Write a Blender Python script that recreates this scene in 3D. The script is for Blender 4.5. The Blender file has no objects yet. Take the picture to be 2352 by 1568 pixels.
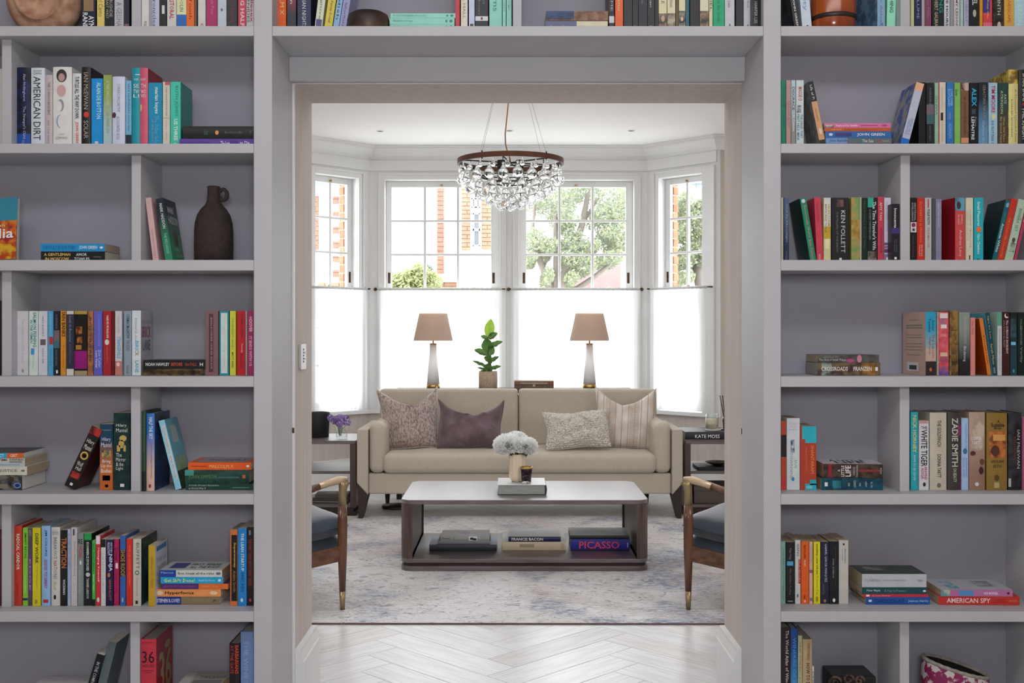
import bpy, bmesh, math, random
from mathutils import Vector, Matrix
random.seed(7)
R = math.radians
SC = bpy.context.scene
COL = SC.collection
# ---------------------------------------------------------------- camera, world, lights, exposure
FPX, VX, VY, CH = 2500.0, 1172.0, 766.0, 1.27      # focal length in pixels, vanishing point, camera height
cam = bpy.data.cameras.new('camera'); camo = bpy.data.objects.new('camera', cam); COL.objects.link(camo)
camo.location = (0, 0, CH); camo.rotation_euler = (R(90), 0, 0)
cam.sensor_fit = 'HORIZONTAL'; cam.sensor_width = 36; cam.lens = 36*FPX/2352
cam.shift_x = (1176-VX)/2352; cam.shift_y = -(784-VY)/2352
cam.clip_end = 200; SC.camera = camo
SC.view_settings.view_transform = 'Standard'; SC.view_settings.look = 'None'
SC.view_settings.gamma = 1; SC.view_settings.use_curve_mapping = False
SC.view_settings.exposure = 0.0
SC.cycles.use_denoising = True
SC.cycles.max_bounces = 10; SC.cycles.transparent_max_bounces = 16; SC.cycles.transmission_bounces = 8
SC.cycles.diffuse_bounces = 5; SC.cycles.glossy_bounces = 4
SC.cycles.sample_clamp_indirect = 6; SC.cycles.caustics_refractive = False; SC.cycles.caustics_reflective = False
W = bpy.data.worlds.new('overcast_sky'); SC.world = W; W.use_nodes = True
wn = W.node_tree.nodes; wl = W.node_tree.links
bg = wn['Background']; bg.inputs['Strength'].default_value = 11.5
g = wn.new('ShaderNodeTexCoord'); sp = wn.new('ShaderNodeSeparateXYZ'); cr = wn.new('ShaderNodeValToRGB')
wl.new(g.outputs['Generated'], sp.inputs[0]); wl.new(sp.outputs['Z'], cr.inputs[0]); wl.new(cr.outputs[0], bg.inputs['Color'])
cr.color_ramp.elements[0].position = 0.0; cr.color_ramp.elements[0].color = (.86,.90,.96,1)
cr.color_ramp.elements[1].position = 1.0; cr.color_ramp.elements[1].color = (.97,.98,1,1)
def area(name, loc, rot, sx, sy, power, color=(1,1,1), portal=False):
    l = bpy.data.lights.new(name, 'AREA'); l.shape = 'RECTANGLE'; l.size = sx; l.size_y = sy; l.energy = power; l.color = color
    if portal: l.cycles.is_portal = True
    o = bpy.data.objects.new(name, l); COL.objects.link(o); o.location = loc; o.rotation_euler = rot
    return o
# soft lamp beside the camera, a little above it (its shelf shadows show in the photograph), and added fill lights in both rooms
area('photographer_lamp', (0.1, -0.5, 1.72), (R(86),0,0), .7, .5, 40, (.98,.98,1))
area('library_ceiling_fill', (0, 1.25, 3.06), (R(38),0,0), 3.8, .6, 40, (.98,.98,1))  # added soft fill from above, not a fitting of the room
area('living_room_ceiling_fill', (0, 6.0, 2.86), (0,0,0), 3.2, 3.2, 36, (.96,.975,1))  # added overhead fill, standing in for the recessed spotlights together
for _sx in (-1,1): area('living_room_side_fill', (_sx*1.75, 4.2, 1.3), (R(86),0,R(_sx*22)), .7, .5, 13, (.96,.975,1))  # added pair of fill lights, unseen behind the dividing wall

def PX(px, Y): return (px-VX)*Y/FPX
def PZ(py, Y): return CH-(py-VY)*Y/FPX

# ---------------------------------------------------------------- helpers
def s2l(c): return c/12.92 if c <= .04045 else ((c+.055)/1.055)**2.4
def hx(h, gain=1.0):
    if len(h) == 3: h = ''.join(c*2 for c in h)
    return tuple(min(.9, s2l(int(h[i:i+2],16)/255)*gain) for i in (0,2,4))+(1,)
MATS = {}
def mat(key, col='888', rough=.6, metal=0, gain=1.0, noise=.06, scale=8, bump=0, col2=None, mode='noise', bscale=None, sheen=0, coat=0, trans=0, ior=1.45, stretch=(1,1,1), detail=3, emis=0, lo=.4, hi=.6, objrand=0, coords='Object'):
    k = (key,col,col2,rough,gain,mode,scale)
    if k in MATS: return MATS[k]
    m = bpy.data.materials.new(key); m.use_nodes = True; MATS[k] = m
    nt = m.node_tree; N = nt.nodes; L = nt.links; b = N['Principled BSDF']
    b.inputs['Roughness'].default_value = rough; b.inputs['Metallic'].default_value = metal
    b.inputs['IOR'].default_value = ior
    if sheen: b.inputs['Sheen Weight'].default_value = sheen
    if coat: b.inputs['Coat Weight'].default_value = coat; b.inputs['Coat Roughness'].default_value = .15 if coat < .9 else .4
    if trans: b.inputs['Transmission Weight'].default_value = trans
    c1 = hx(col, gain); c2 = hx(col2, gain) if col2 else tuple(x*(1-noise) for x in c1[:3])+(1,)
    tc = N.new('ShaderNodeTexCoord')
    mp = N.new('ShaderNodeMapping'); mp.inputs['Scale'].default_value = stretch
    mx = N.new('ShaderNodeMix'); mx.data_type = 'RGBA'
    mx.inputs['A'].default_value = c1; mx.inputs['B'].default_value = c2
    if mode == 'grad':
        L.new(tc.outputs['Generated'], mp.inputs[0]); s = N.new('ShaderNodeSeparateXYZ'); L.new(mp.outputs[0], s.inputs[0])
        rp = N.new('ShaderNodeValToRGB'); rp.color_ramp.elements[0].position = .25; rp.color_ramp.elements[1].position = .75
        L.new(s.outputs['Z'], rp.inputs[0]); mx.inputs['A'].default_value = c2; mx.inputs['B'].default_value = c1
        L.new(rp.outputs[0], mx.inputs['Factor'])
    else:
        L.new(tc.outputs[coords], mp.inputs[0])
        nz = N.new('ShaderNodeTexNoise'); nz.inputs['Scale'].default_value = scale; nz.inputs['Detail'].default_value = detail
        L.new(mp.outputs[0], nz.inputs['Vector'])
        rp = N.new('ShaderNodeValToRGB'); rp.color_ramp.elements[0].position = lo; rp.color_ramp.elements[1].position = hi
        L.new(nz.outputs['Fac'], rp.inputs[0]); L.new(rp.outputs[0], mx.inputs['Factor'])
    out = mx.outputs['Result']
    if objrand:
        oi = N.new('ShaderNodeObjectInfo'); hs = N.new('ShaderNodeHueSaturation'); ma = N.new('ShaderNodeMapRange')
        ma.inputs['To Min'].default_value = 1-objrand; ma.inputs['To Max'].default_value = 1+objrand
        L.new(oi.outputs['Random'], ma.inputs[0]); L.new(ma.outputs[0], hs.inputs['Value']); L.new(out, hs.inputs['Color']); out = hs.outputs[0]
    L.new(out, b.inputs['Base Color'])
    if bump:
        n2 = N.new('ShaderNodeTexNoise'); n2.inputs['Scale'].default_value = bscale or scale*6; n2.inputs['Detail'].default_value = 4
        L.new(mp.outputs[0], n2.inputs['Vector'])
        bp = N.new('ShaderNodeBump'); bp.inputs['Strength'].default_value = bump; bp.inputs['Distance'].default_value = .004
        L.new(n2.outputs['Fac'], bp.inputs['Height']); L.new(bp.outputs[0], b.inputs['Normal'])
    if emis: b.inputs['Emission Strength'].default_value = emis
    return m
def glass_pane_mat(name='window_glass'):
    m = bpy.data.materials.new(name); m.use_nodes = True; N = m.node_tree.nodes; L = m.node_tree.links
    N.remove(N['Principled BSDF']); t = N.new('ShaderNodeBsdfTransparent'); t.inputs[0].default_value = (.96,.98,.97,1)
    gl = N.new('ShaderNodeBsdfGlossy'); gl.inputs['Roughness'].default_value = .02
    f = N.new('ShaderNodeLayerWeight'); f.inputs['Blend'].default_value = .5; pw = N.new('ShaderNodeMath'); pw.operation = 'POWER'; pw.inputs[1].default_value = 4; L.new(f.outputs['Facing'], pw.inputs[0])
    ma = N.new('ShaderNodeMath'); ma.operation = 'MULTIPLY_ADD'; ma.inputs[1].default_value = .8; ma.inputs[2].default_value = .035; L.new(pw.outputs[0], ma.inputs[0]); mx = N.new('ShaderNodeMixShader')
    L.new(ma.outputs[0], mx.inputs[0]); L.new(t.outputs[0], mx.inputs[1]); L.new(gl.outputs[0], mx.inputs[2])
    L.new(mx.outputs[0], N['Material Output'].inputs[0]); return m
def sheer_mat():
    m = bpy.data.materials.new('sheer_linen'); m.use_nodes = True; N = m.node_tree.nodes; L = m.node_tree.links
    N.remove(N['Principled BSDF'])
    tl = N.new('ShaderNodeBsdfTranslucent'); tl.inputs[0].default_value = (.74,.74,.735,1)
    df = N.new('ShaderNodeBsdfDiffuse'); df.inputs[0].default_value = (.88,.88,.87,1)
    tr = N.new('ShaderNodeBsdfTransparent'); a = N.new('ShaderNodeMixShader'); b = N.new('ShaderNodeMixShader')
    tc = N.new('ShaderNodeTexCoord'); nz = N.new('ShaderNodeTexNoise'); nz.inputs['Scale'].default_value = 3
    mp = N.new('ShaderNodeMapping'); mp.inputs['Scale'].default_value = (9,9,.6); L.new(tc.outputs['Object'], mp.inputs[0]); L.new(mp.outputs[0], nz.inputs['Vector'])
    mr = N.new('ShaderNodeMapRange'); mr.inputs['To Min'].default_value = .02; mr.inputs['To Max'].default_value = .12
    L.new(nz.outputs['Fac'], mr.inputs[0]); L.new(mr.outputs[0], b.inputs[0])
    a.inputs[0].default_value = .45; L.new(tl.outputs[0], a.inputs[1]); L.new(df.outputs[0], a.inputs[2])
    L.new(a.outputs[0], b.inputs[1]); L.new(tr.outputs[0], b.inputs[2]); L.new(b.outputs[0], N['Material Output'].inputs[0]); return m
def clear_glass(name='clear_glass', tint=(1,1,1,1), rough=0.0):
    m = bpy.data.materials.new(name); m.use_nodes = True; b = m.node_tree.nodes['Principled BSDF']
    b.inputs['Base Color'].default_value = tint; b.inputs['Transmission Weight'].default_value = 1; b.inputs['Roughness'].default_value = rough; b.inputs['IOR'].default_value = 1.45
    return m

class MB:
    def __init__(s): s.v = []; s.f = []
    def add(s, vs, fs):
        o = len(s.v); s.v += [tuple(v) for v in vs]; s.f += [tuple(i+o for i in f) for f in fs]; return s
    def box(s, x0,x1,y0,y1,z0,z1, M=None):
        if x0 > x1: x0, x1 = x1, x0
        if y0 > y1: y0, y1 = y1, y0
        if z0 > z1: z0, z1 = z1, z0
        vs = [(x0,y0,z0),(x1,y0,z0),(x1,y1,z0),(x0,y1,z0),(x0,y0,z1),(x1,y0,z1),(x1,y1,z1),(x0,y1,z1)]
        if M: vs = [M @ Vector(v) for v in vs]
        return s.add(vs, [(0,3,2,1),(4,5,6,7),(0,1,5,4),(1,2,6,5),(2,3,7,6),(3,0,4,7)])
    def prism(s, poly, a, b, axis='z', M=None):
        n = len(poly)
        ar = sum(poly[i][0]*poly[(i+1)%n][1]-poly[(i+1)%n][0]*poly[i][1] for i in range(n))
        if ar < 0: poly = poly[::-1]
        def m(p, t):
            return {'z': (p[0],p[1],t), 'y': (p[0],-t if False else t,p[1]), 'x': (t,p[0],p[1])}[axis]
        vs = [m(p,a) for p in poly]+[m(p,b) for p in poly]
        if M: vs = [M @ Vector(v) for v in vs]
        fs = [tuple(range(n-1,-1,-1)), tuple(range(n,2*n))]+[(i,(i+1)%n,n+(i+1)%n,n+i) for i in range(n)]
        if axis == 'y': fs = [f[::-1] for f in fs]
        return s.add(vs, fs)
    def lathe(s, prof, n=24, M=None, closed=False, cx=0, cy=0):
        vs = []; k = len(prof)
        for r, z in prof:
            for i in range(n):
                a = 2*math.pi*i/n; vs.append((cx+r*math.cos(a), cy+r*math.sin(a), z))
        if M: vs = [M @ Vector(v) for v in vs]
        fs = [(j*n+i, j*n+(i+1)%n, (j+1)*n+(i+1)%n, (j+1)*n+i) for j in range(k-1) for i in range(n)]
        if closed: fs += [tuple(range(n-1,-1,-1)), tuple(range((k-1)*n, k*n))]
        return s.add(vs, fs)
    def tube(s, pts, r, n=8, M=None):
        pts = [Vector(p) for p in pts]; rs = r if isinstance(r, (list,tuple)) else [r]*len(pts)
        vs = []; ref = Vector((0,0,1))
        for i, p in enumerate(pts):
            d = (pts[min(i+1,len(pts)-1)]-pts[max(i-1,0)]).normalized()
            if i == 0:
                u = d.cross(ref)
                if u.length < .05: u = d.cross(Vector((1,0,0)))
            else: u = pu-d*pu.dot(d)
            u.normalize(); pu = u; w = d.cross(u)
            for k in range(n):
                a = 2*math.pi*k/n; vs.append(p+(u*math.cos(a)+w*math.sin(a))*rs[i])
        if M: vs = [M @ v for v in vs]
        fs = [(j*n+i, j*n+(i+1)%n, (j+1)*n+(i+1)%n, (j+1)*n+i) for j in range(len(pts)-1) for i in range(n)]
        fs += [tuple(range(n-1,-1,-1)), tuple(range((len(pts)-1)*n, len(pts)*n))]
        return s.add(vs, fs)
    def grid(s, fn, nu, nv, flip=False, wrap=False):
        vs = [fn(i/nu, j/nv) for j in range(nv+1) for i in range(nu+1)]
        fs = [(j*(nu+1)+i, j*(nu+1)+i+1, (j+1)*(nu+1)+i+1, (j+1)*(nu+1)+i) for j in range(nv) for i in range(nu)]
        if flip: fs = [f[::-1] for f in fs]
        return s.add(vs, fs)
    def build(s, name, m, parent=None, smooth=False, bevel=0, seg=2, sub=0, fix=False, loc=None, label=None, angle=35, weld=False):
        me = bpy.data.meshes.new(name); me.from_pydata([tuple(v) for v in s.v], [], s.f)
        if fix or weld:
            bm = bmesh.new(); bm.from_mesh(me)
            if weld: bmesh.ops.remove_doubles(bm, verts=bm.verts, dist=1e-5)
            if fix: bmesh.ops.recalc_face_normals(bm, faces=bm.faces)
            bm.to_mesh(me); bm.free()
        if m: me.materials.append(m)
        if smooth: me.shade_smooth()
        o = bpy.data.objects.new(name, me); COL.objects.link(o)
        if parent: o.parent = parent
        if loc: o.location = loc
        if bevel:
            b = o.modifiers.new('bevel','BEVEL'); b.width = bevel; b.segments = seg; b.limit_method = 'ANGLE'; b.angle_limit = R(angle); b.harden_normals = False
        if sub:
            q = o.modifiers.new('subsurf','SUBSURF'); q.levels = sub; q.render_levels = sub
        if label: o['label'] = label
        return o
USED = {}
def tag(o, label=None, cat=None, group=None, kind=None):
    if label:
        n = len(label.split()); assert 4 <= n <= 16, label
        if not group or kind: pass
        if label in USED: print('DUPLICATE LABEL', label)
        USED[label] = 1; o['label'] = label
    if cat: o['category'] = cat
    if group: o['group'] = group
    if kind: o['kind'] = kind
    return o
def thing(name, label, cat, loc=(0,0,0), rz=0, group=None):
    o = bpy.data.objects.new(name, None); COL.objects.link(o); o.location = loc; o.rotation_euler = (0,0,rz)
    o.empty_display_size = .05
    return tag(o, label, cat, group)
def struct(o): o['kind'] = 'structure'; return o
def sempty(name, loc=(0,0,0)):
    o = bpy.data.objects.new(name, None); COL.objects.link(o); o.location = loc; o['kind'] = 'structure'; return o
def rrect(x0,x1,y0,y1,r,n=6):
    p = []
    for cx,cy,a0 in ((x1-r,y1-r,0),(x0+r,y1-r,90),(x0+r,y0+r,180),(x1-r,y0+r,270)):
        for i in range(n+1):
            a = R(a0+90*i/n); p.append((cx+r*math.cos(a), cy+r*math.sin(a)))
    return p
def inst(me, name, parent, M=None, label=None):
    o = bpy.data.objects.new(name, me); COL.objects.link(o); o.parent = parent
    if M: o.matrix_local = M
    return o
# ---------------------------------------------------------------- materials of the setting
GREY = mat('grey_shelf_paint','bdbcc0',.5,noise=.03,scale=3,bump=.03,bscale=60)
GREYB = mat('grey_back_panel_shaded','a19faa',.6,noise=.03,scale=3)  # shelf paint darkened to stand in for shade inside the bookcases
BEIGE = mat('beige_linen_wallpaper','cac0b9',.75,noise=.08,scale=30,stretch=(1,1,.08),bump=.05)
WHITE = mat('white_joinery_paint','e6e6e6',.45,noise=.015,scale=4)
CEIL = mat('white_ceiling_paint','f0efef',.8,noise=.01,scale=2)
WALLIN = mat('warm_grey_wall_paint','cfc4b8',.8,noise=.03,scale=4)
BRASS = mat('brushed_brass','c9a266',.3,metal=1,noise=.1,scale=40)
BRONZE = mat('dark_bronze','5a4630',.4,metal=.9,noise=.2,scale=30)
PANE = glass_pane_mat(); SHEER = sheer_mat()
Yc, Yb, Yd = 3.345, 3.605, 3.395            # bookcase front edge, back panel, divider front
FAS = [(-212,-188),(60,82.5),(330,351.5),(597,621),(864.5,888.5),(1134.5,1158.5),(1404,1428),(1673,1697)]
ZT = [PZ(a,Yc) for a,b in FAS]; ZB = [PZ(b,Yc) for a,b in FAS]
def cx(px): return PX(px, Yc)
def dx(px): return PX(px, Yd)
ZTOP = PZ(-212, Yc)
def bookcase(label, x0, x1, x0w, x1w, rows, divs, ups):
    t = thing('bookcase', label, 'bookcase', (cx((x0+x1)/2), Yc, 0)); ox = t.location.x
    def bx(name, a,b,y0,y1,z0,z1, m=GREY, bev=.0015):
        MB().box(a-ox,b-ox,y0-Yc,y1-Yc,z0,z1).build(name, m, t, bevel=bev)
    for i in rows:
        bx('shelf', cx(x0)+.0005, cx(x1)-.0005, Yc+.0215, Yb, ZB[i]+.003, ZT[i])
        bx('shelf_edge', cx(x0)+.0005, cx(x1)-.0005, Yc, Yc+.020, ZB[i], ZT[i]+.0005)
    for (px0,px1,i) in divs:            # divider between shelf i (above) and i+1 (below)
        bx('divider', dx(px0), dx(px1), Yd, Yb, ZT[i+1], ZB[i]+.003)
    for (a,b,z0) in ups: bx('upright', cx(a), cx(b), Yc-.001, Yb+.001 if z0 else Yb+.055, z0, ZTOP+.05)
    return t, bx, ox
lb, bx, ox = bookcase('tall grey painted bookcase full of books, left of the doorway', -420, 583, 0,0, range(0,8),
    [(4,26,1),(4,26,3),(3.5,25.5,5),(302,323.5,0),(302,323.5,2),(300.5,322,4),(299,321,6)], [(583,625,0)])
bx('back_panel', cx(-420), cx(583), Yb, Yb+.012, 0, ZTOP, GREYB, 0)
MB().box(cx(-420)-ox,cx(583)-ox,.01,.03,0,ZB[7]).build('plinth', GREY, lb)
rb, bx, ox = bookcase('tall grey painted bookcase full of books, right of the doorway', 1793.5, 2398, 0,0, range(0,8),
    [(2068.5,2090.5,0),(2068.5,2090.5,2),(2067,2089,4),(2067,2088.5,6)], [(1753.5,1793.5,0),(2398,2440,0)])
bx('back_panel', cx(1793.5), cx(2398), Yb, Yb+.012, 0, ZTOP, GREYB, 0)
MB().box(cx(1793.5)-ox,cx(2398)-ox,.01,.03,0,ZB[7]).build('plinth', GREY, rb)
tb, bx, ox = bookcase('grey shelf of books bridging over the doorway', 625, 1753.5, 0,0, [0,1], [(1178,1198,0)], [])
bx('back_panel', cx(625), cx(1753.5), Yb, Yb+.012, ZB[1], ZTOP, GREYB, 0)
# header panel below the bridging shelf, door lining
zh = PZ(185.5, Yb)
struct(MB().box(cx(625),cx(1753.5),Yb-.002,Yb+.02,zh,ZB[1]+.002).build('trim_1', GREY, bevel=.002))
XL, XR = PX(677,3.665), PX(1706,3.665)       # faces of the reveal
ZR = PZ(192,3.665); YF = 3.978
o = MB().box(PX(671.5,3.66),XL,3.655,3.672,0,ZR+.012).build('door_lining', WHITE, bevel=.001); struct(o); o.name='trim_2'
MB().box(PX(670.5,3.655)+.001,PX(674.5,3.655)+.002,3.6535,3.655,PZ(994,3.655),PZ(982,3.655)).build('strike_plate', BRONZE, o)
o = struct(MB().box(XR,PX(1712,3.66),3.655,3.672,0,ZR+.012).build('trim_3', WHITE, bevel=.001))
MB().box(PX(1702.5,3.655),PX(1706,3.655),3.6535,3.655,PZ(997,3.655),PZ(983,3.655)).build('strike_plate', BRONZE, o)
struct(MB().box(XL,XR,3.655,3.672,ZR,ZR+.012).build('trim_4', WHITE, bevel=.001))
# wall between the rooms: left part, right part and the part above the doorway
CZ = 2.885
struct(MB().box(-2.6,XL,3.672,YF,0,CZ+.05).build('wall_middle_left', BEIGE))
struct(MB().box(XR,2.6,3.672,YF,0,CZ+.05).build('wall_middle_right', BEIGE))
struct(MB().box(XL,XR,3.672,YF,ZR,CZ+.05).build('wall_middle_top', BEIGE))
struct(MB().box(-2.6,cx(583),3.62,3.672,0,3.2).build('wall_behind_left_bookcase', GREY))
struct(MB().box(cx(1793.5),2.6,3.62,3.672,0,3.2).build('wall_behind_right_bookcase', GREY))
struct(MB().box(cx(583),cx(1793.5),3.665,3.672,ZR+.03,3.2).build('wall_above_doorway', GREY))
# skirting in the reveal
def skirting(pts, name, z=.205, side=1):
    prof = [(0,0),(.030,0),(.030,z-.045),(.026,z-.040),(.024,z-.030),(.018,z-.012),(.019,z-.008),(.019,z),(0,z)]
    return prof
def extr(path, prof, name, m, parent=None, smooth=False):
    # path: list of (x,y), inward side = left of travel; prof: (offset, z)
    n = len(path); dirs = [(Vector(path[i+1])-Vector(path[i])).normalized() for i in range(n-1)]
    nor = [Vector((-d.y,d.x)) for d in dirs]; k = len(prof); mb = MB(); vs = []
    for i in range(n):
        if i == 0: mvec = nor[0]
        elif i == n-1: mvec = nor[-1]
        else:
            mvec = (nor[i-1]+nor[i]); mvec = mvec/ (mvec.length_squared/2)
        for o, z in prof: vs.append((path[i][0]+mvec.x*o, path[i][1]+mvec.y*o, z))
    fs = [(i*k+j, i*k+(j+1)%k, (i+1)*k+(j+1)%k, (i+1)*k+j) for i in range(n-1) for j in range(k)]
    fs += [tuple(range(k)), tuple(range((n-1)*k+k-1, (n-1)*k-1, -1))]
    return mb.add(vs, fs).build(name, m, parent, fix=True)
SK = skirting(None, '')
struct(extr([(XL,YF+.001),(XL,3.674)], SK, 'baseboard_left_reveal', WHITE))
struct(extr([(XR,3.674),(XR,YF+.001)], SK, 'baseboard_right_reveal', WHITE))
# wall keypad on the left reveal
sw = thing('wall_switch', 'white keypad light switch on the left side of the doorway', 'switch', (XL, 3.775, PZ(819,3.775)))
MB().box(0,.007,-.047,.047,-.041,.041).build('back_plate', mat('switch_side','b7b2ae',.4), sw, bevel=.002)
MB().box(.007,.0095,-.043,.047,-.044,.044).build('face_plate', mat('switch_face','f2f0f2',.35), sw, bevel=.002)
bmt = mat('switch_button','6a6670',.4)
for k in range(5): MB().box(.0095,.0115,-.012,.002,.022-k*.0105,.0285-k*.0105).build('button', bmt, sw, bevel=.001)
mb = MB()
for k in (1,3): mb.tube([(.0098,.016,.026-k*.0105),(.0098,.024,.022-k*.0105)], .0012, 5)
mb.build('printed_symbols', bmt, sw)
# floor: planks in herringbone, each its own object
fl = sempty('floor')
mb = MB().box(-2.6,2.6,-2.2,9.9,-.12,-.013)
mb.build('subfloor', mat('dark_joint','6d665f',.8), fl)
OAK = [mat('limed_oak_%d'%i, c, .30, noise=.1, scale=5.5, col2=c2, stretch=(.8,13,13), bump=.12, bscale=16, detail=10, lo=.44, hi=.6, objrand=.035) for i,(c,c2) in enumerate((('d6d5d6','c5c3c3'),('dadada','cbc9ca'),('cfcdcc','bebab8')))]
PW, PL = .149, .672
pm = []
for m in OAK:
    me = bpy.data.meshes.new('plank'); b = bmesh.new()
    q = MB().box(.0011,PL-.0011,.0011,PW-.0011,-.014,0)
    me.from_pydata(q.v, [], q.f); b.from_mesh(me); bmesh.ops.bevel(b, geom=[e for e in b.edges if all(v.co.z > -.001 for v in e.verts)], offset=.0012, segments=1, affect='EDGES'); b.to_mesh(me); b.free()
    me.materials.append(m); pm.append(me)
rr = random.Random(3); cnt = 0; far = MB()
M45 = Matrix.Translation((0.018, 4.145, 0)) @ Matrix.Rotation(R(45), 4, 'Z')
for n in range(-7, 8):
    for k in range(-60, 61):
        bx0, by0 = n*(PL+PW)+k*PW, n*(PW-PL)+k*PW
        for kind in (0,1):
            if kind == 0: T = Matrix.Translation((bx0,by0,0))
            else: T = Matrix.Translation((bx0+PL+PW, by0+PW-PL, 0)) @ Matrix.Rotation(R(90),4,'Z')
            M = M45 @ T; cs = [M @ Vector(p) for p in ((0,0,0),(PL,0,0),(PL,PW,0),(0,PW,0))]
            xs = [c.x for c in cs]; ys = [c.y for c in cs]; cxm = sum(xs)/4; cym = sum(ys)/4
            if min(xs) < -2.55 or max(xs) > 2.55 or min(ys) < -2.1 or max(ys) > 9.4: continue
            if min(ys) < 3.7 and not (-.78 < cxm < .85 and min(ys) > 2.3): 
                far.add([M @ Vector(v) for v in q.v], q.f); continue
            if abs(cxm) > 2.1 or cym > 8.6 or (abs(cxm) < 1.5 and 5.1 < cym < 7.0):
                far.add([M @ Vector(v) for v in q.v], q.f); continue
            inst(pm[rr.choice((0,0,1,1,2))], 'plank', fl, M); cnt += 1
print('planks', cnt)
o = far.build('plank_field', OAK[0], fl); o['kind'] = 'stuff'
# library shell behind the camera, ceiling, living room side walls
struct(MB().box(-2.7,2.7,-2.3,3.672,3.1,3.2).build('ceiling_library', CEIL))
struct(MB().box(-2.7,-2.6,-2.3,8.9,0,3.2).build('wall_left', WALLIN))
struct(MB().box(2.6,2.7,-2.3,8.9,0,3.2).build('wall_right', WALLIN))
struct(MB().box(-2.6,2.6,-2.3,-2.2,0,3.2).build('wall_back', WALLIN))
ce = struct(MB().box(-2.7,2.7,3.6,10.0,CZ,CZ+.1).build('ceiling', CEIL))
# downlights
for i,(px,py) in enumerate(((873,301),(1170,300),(1450,300))):
    Y = (CZ-CH)*FPX/(VY-py); lab = ['leftmost of the three small recessed ceiling spotlights','recessed ceiling spotlight just behind the chandelier cable','rightmost of the three small recessed ceiling spotlights'][i]
    d = thing('downlight', lab, 'ceiling light', (PX(px,Y),Y,CZ), 0, 'recessed ceiling spotlights')
    MB().lathe([(.024,-.001),(.03,-.004),(.034,-.002),(.034,0)], 24).build('rim', CEIL, d, smooth=True)
    MB().lathe([(.0,-.0012),(.024,-.0012)], 24).build('opening', mat('black_recess','201c1a',.6), d)

# ---------------------------------------------------------------- bay window
CL, CRR = Vector((-1.217,9.45)), Vector((1.190,9.45))
EL, ER = Vector((-1.726,8.941)), Vector((1.699,8.941))
LS = (ER-CRR).length
SILL, HEAD, GT = .615, 2.604, 2.552
def frame(A, B):
    d = (B-A).normalized(); n = Vector((d.y,-d.x))
    return Matrix(((d.x, n.x, 0, A.x),(d.y, n.y, 0, A.y),(0,0,1,0),(0,0,0,1)))   # local (u, n inward, z)
def flipbox(mb, M, u0,u1,n0,n1,z0,z1):
    vs = [(u0,n0,z0),(u1,n0,z0),(u1,n1,z0),(u0,n1,z0),(u0,n0,z1),(u1,n0,z1),(u1,n1,z1),(u0,n1,z1)]
    mb.add([M @ Vector(v) for v in vs], [(0,3,2,1)[::-1],(4,5,6,7)[::-1],(0,1,5,4)[::-1],(1,2,6,5)[::-1],(2,3,7,6)[::-1],(3,0,4,7)[::-1]])
MR = 1.655           # meeting rail height
WN = 0
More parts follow.
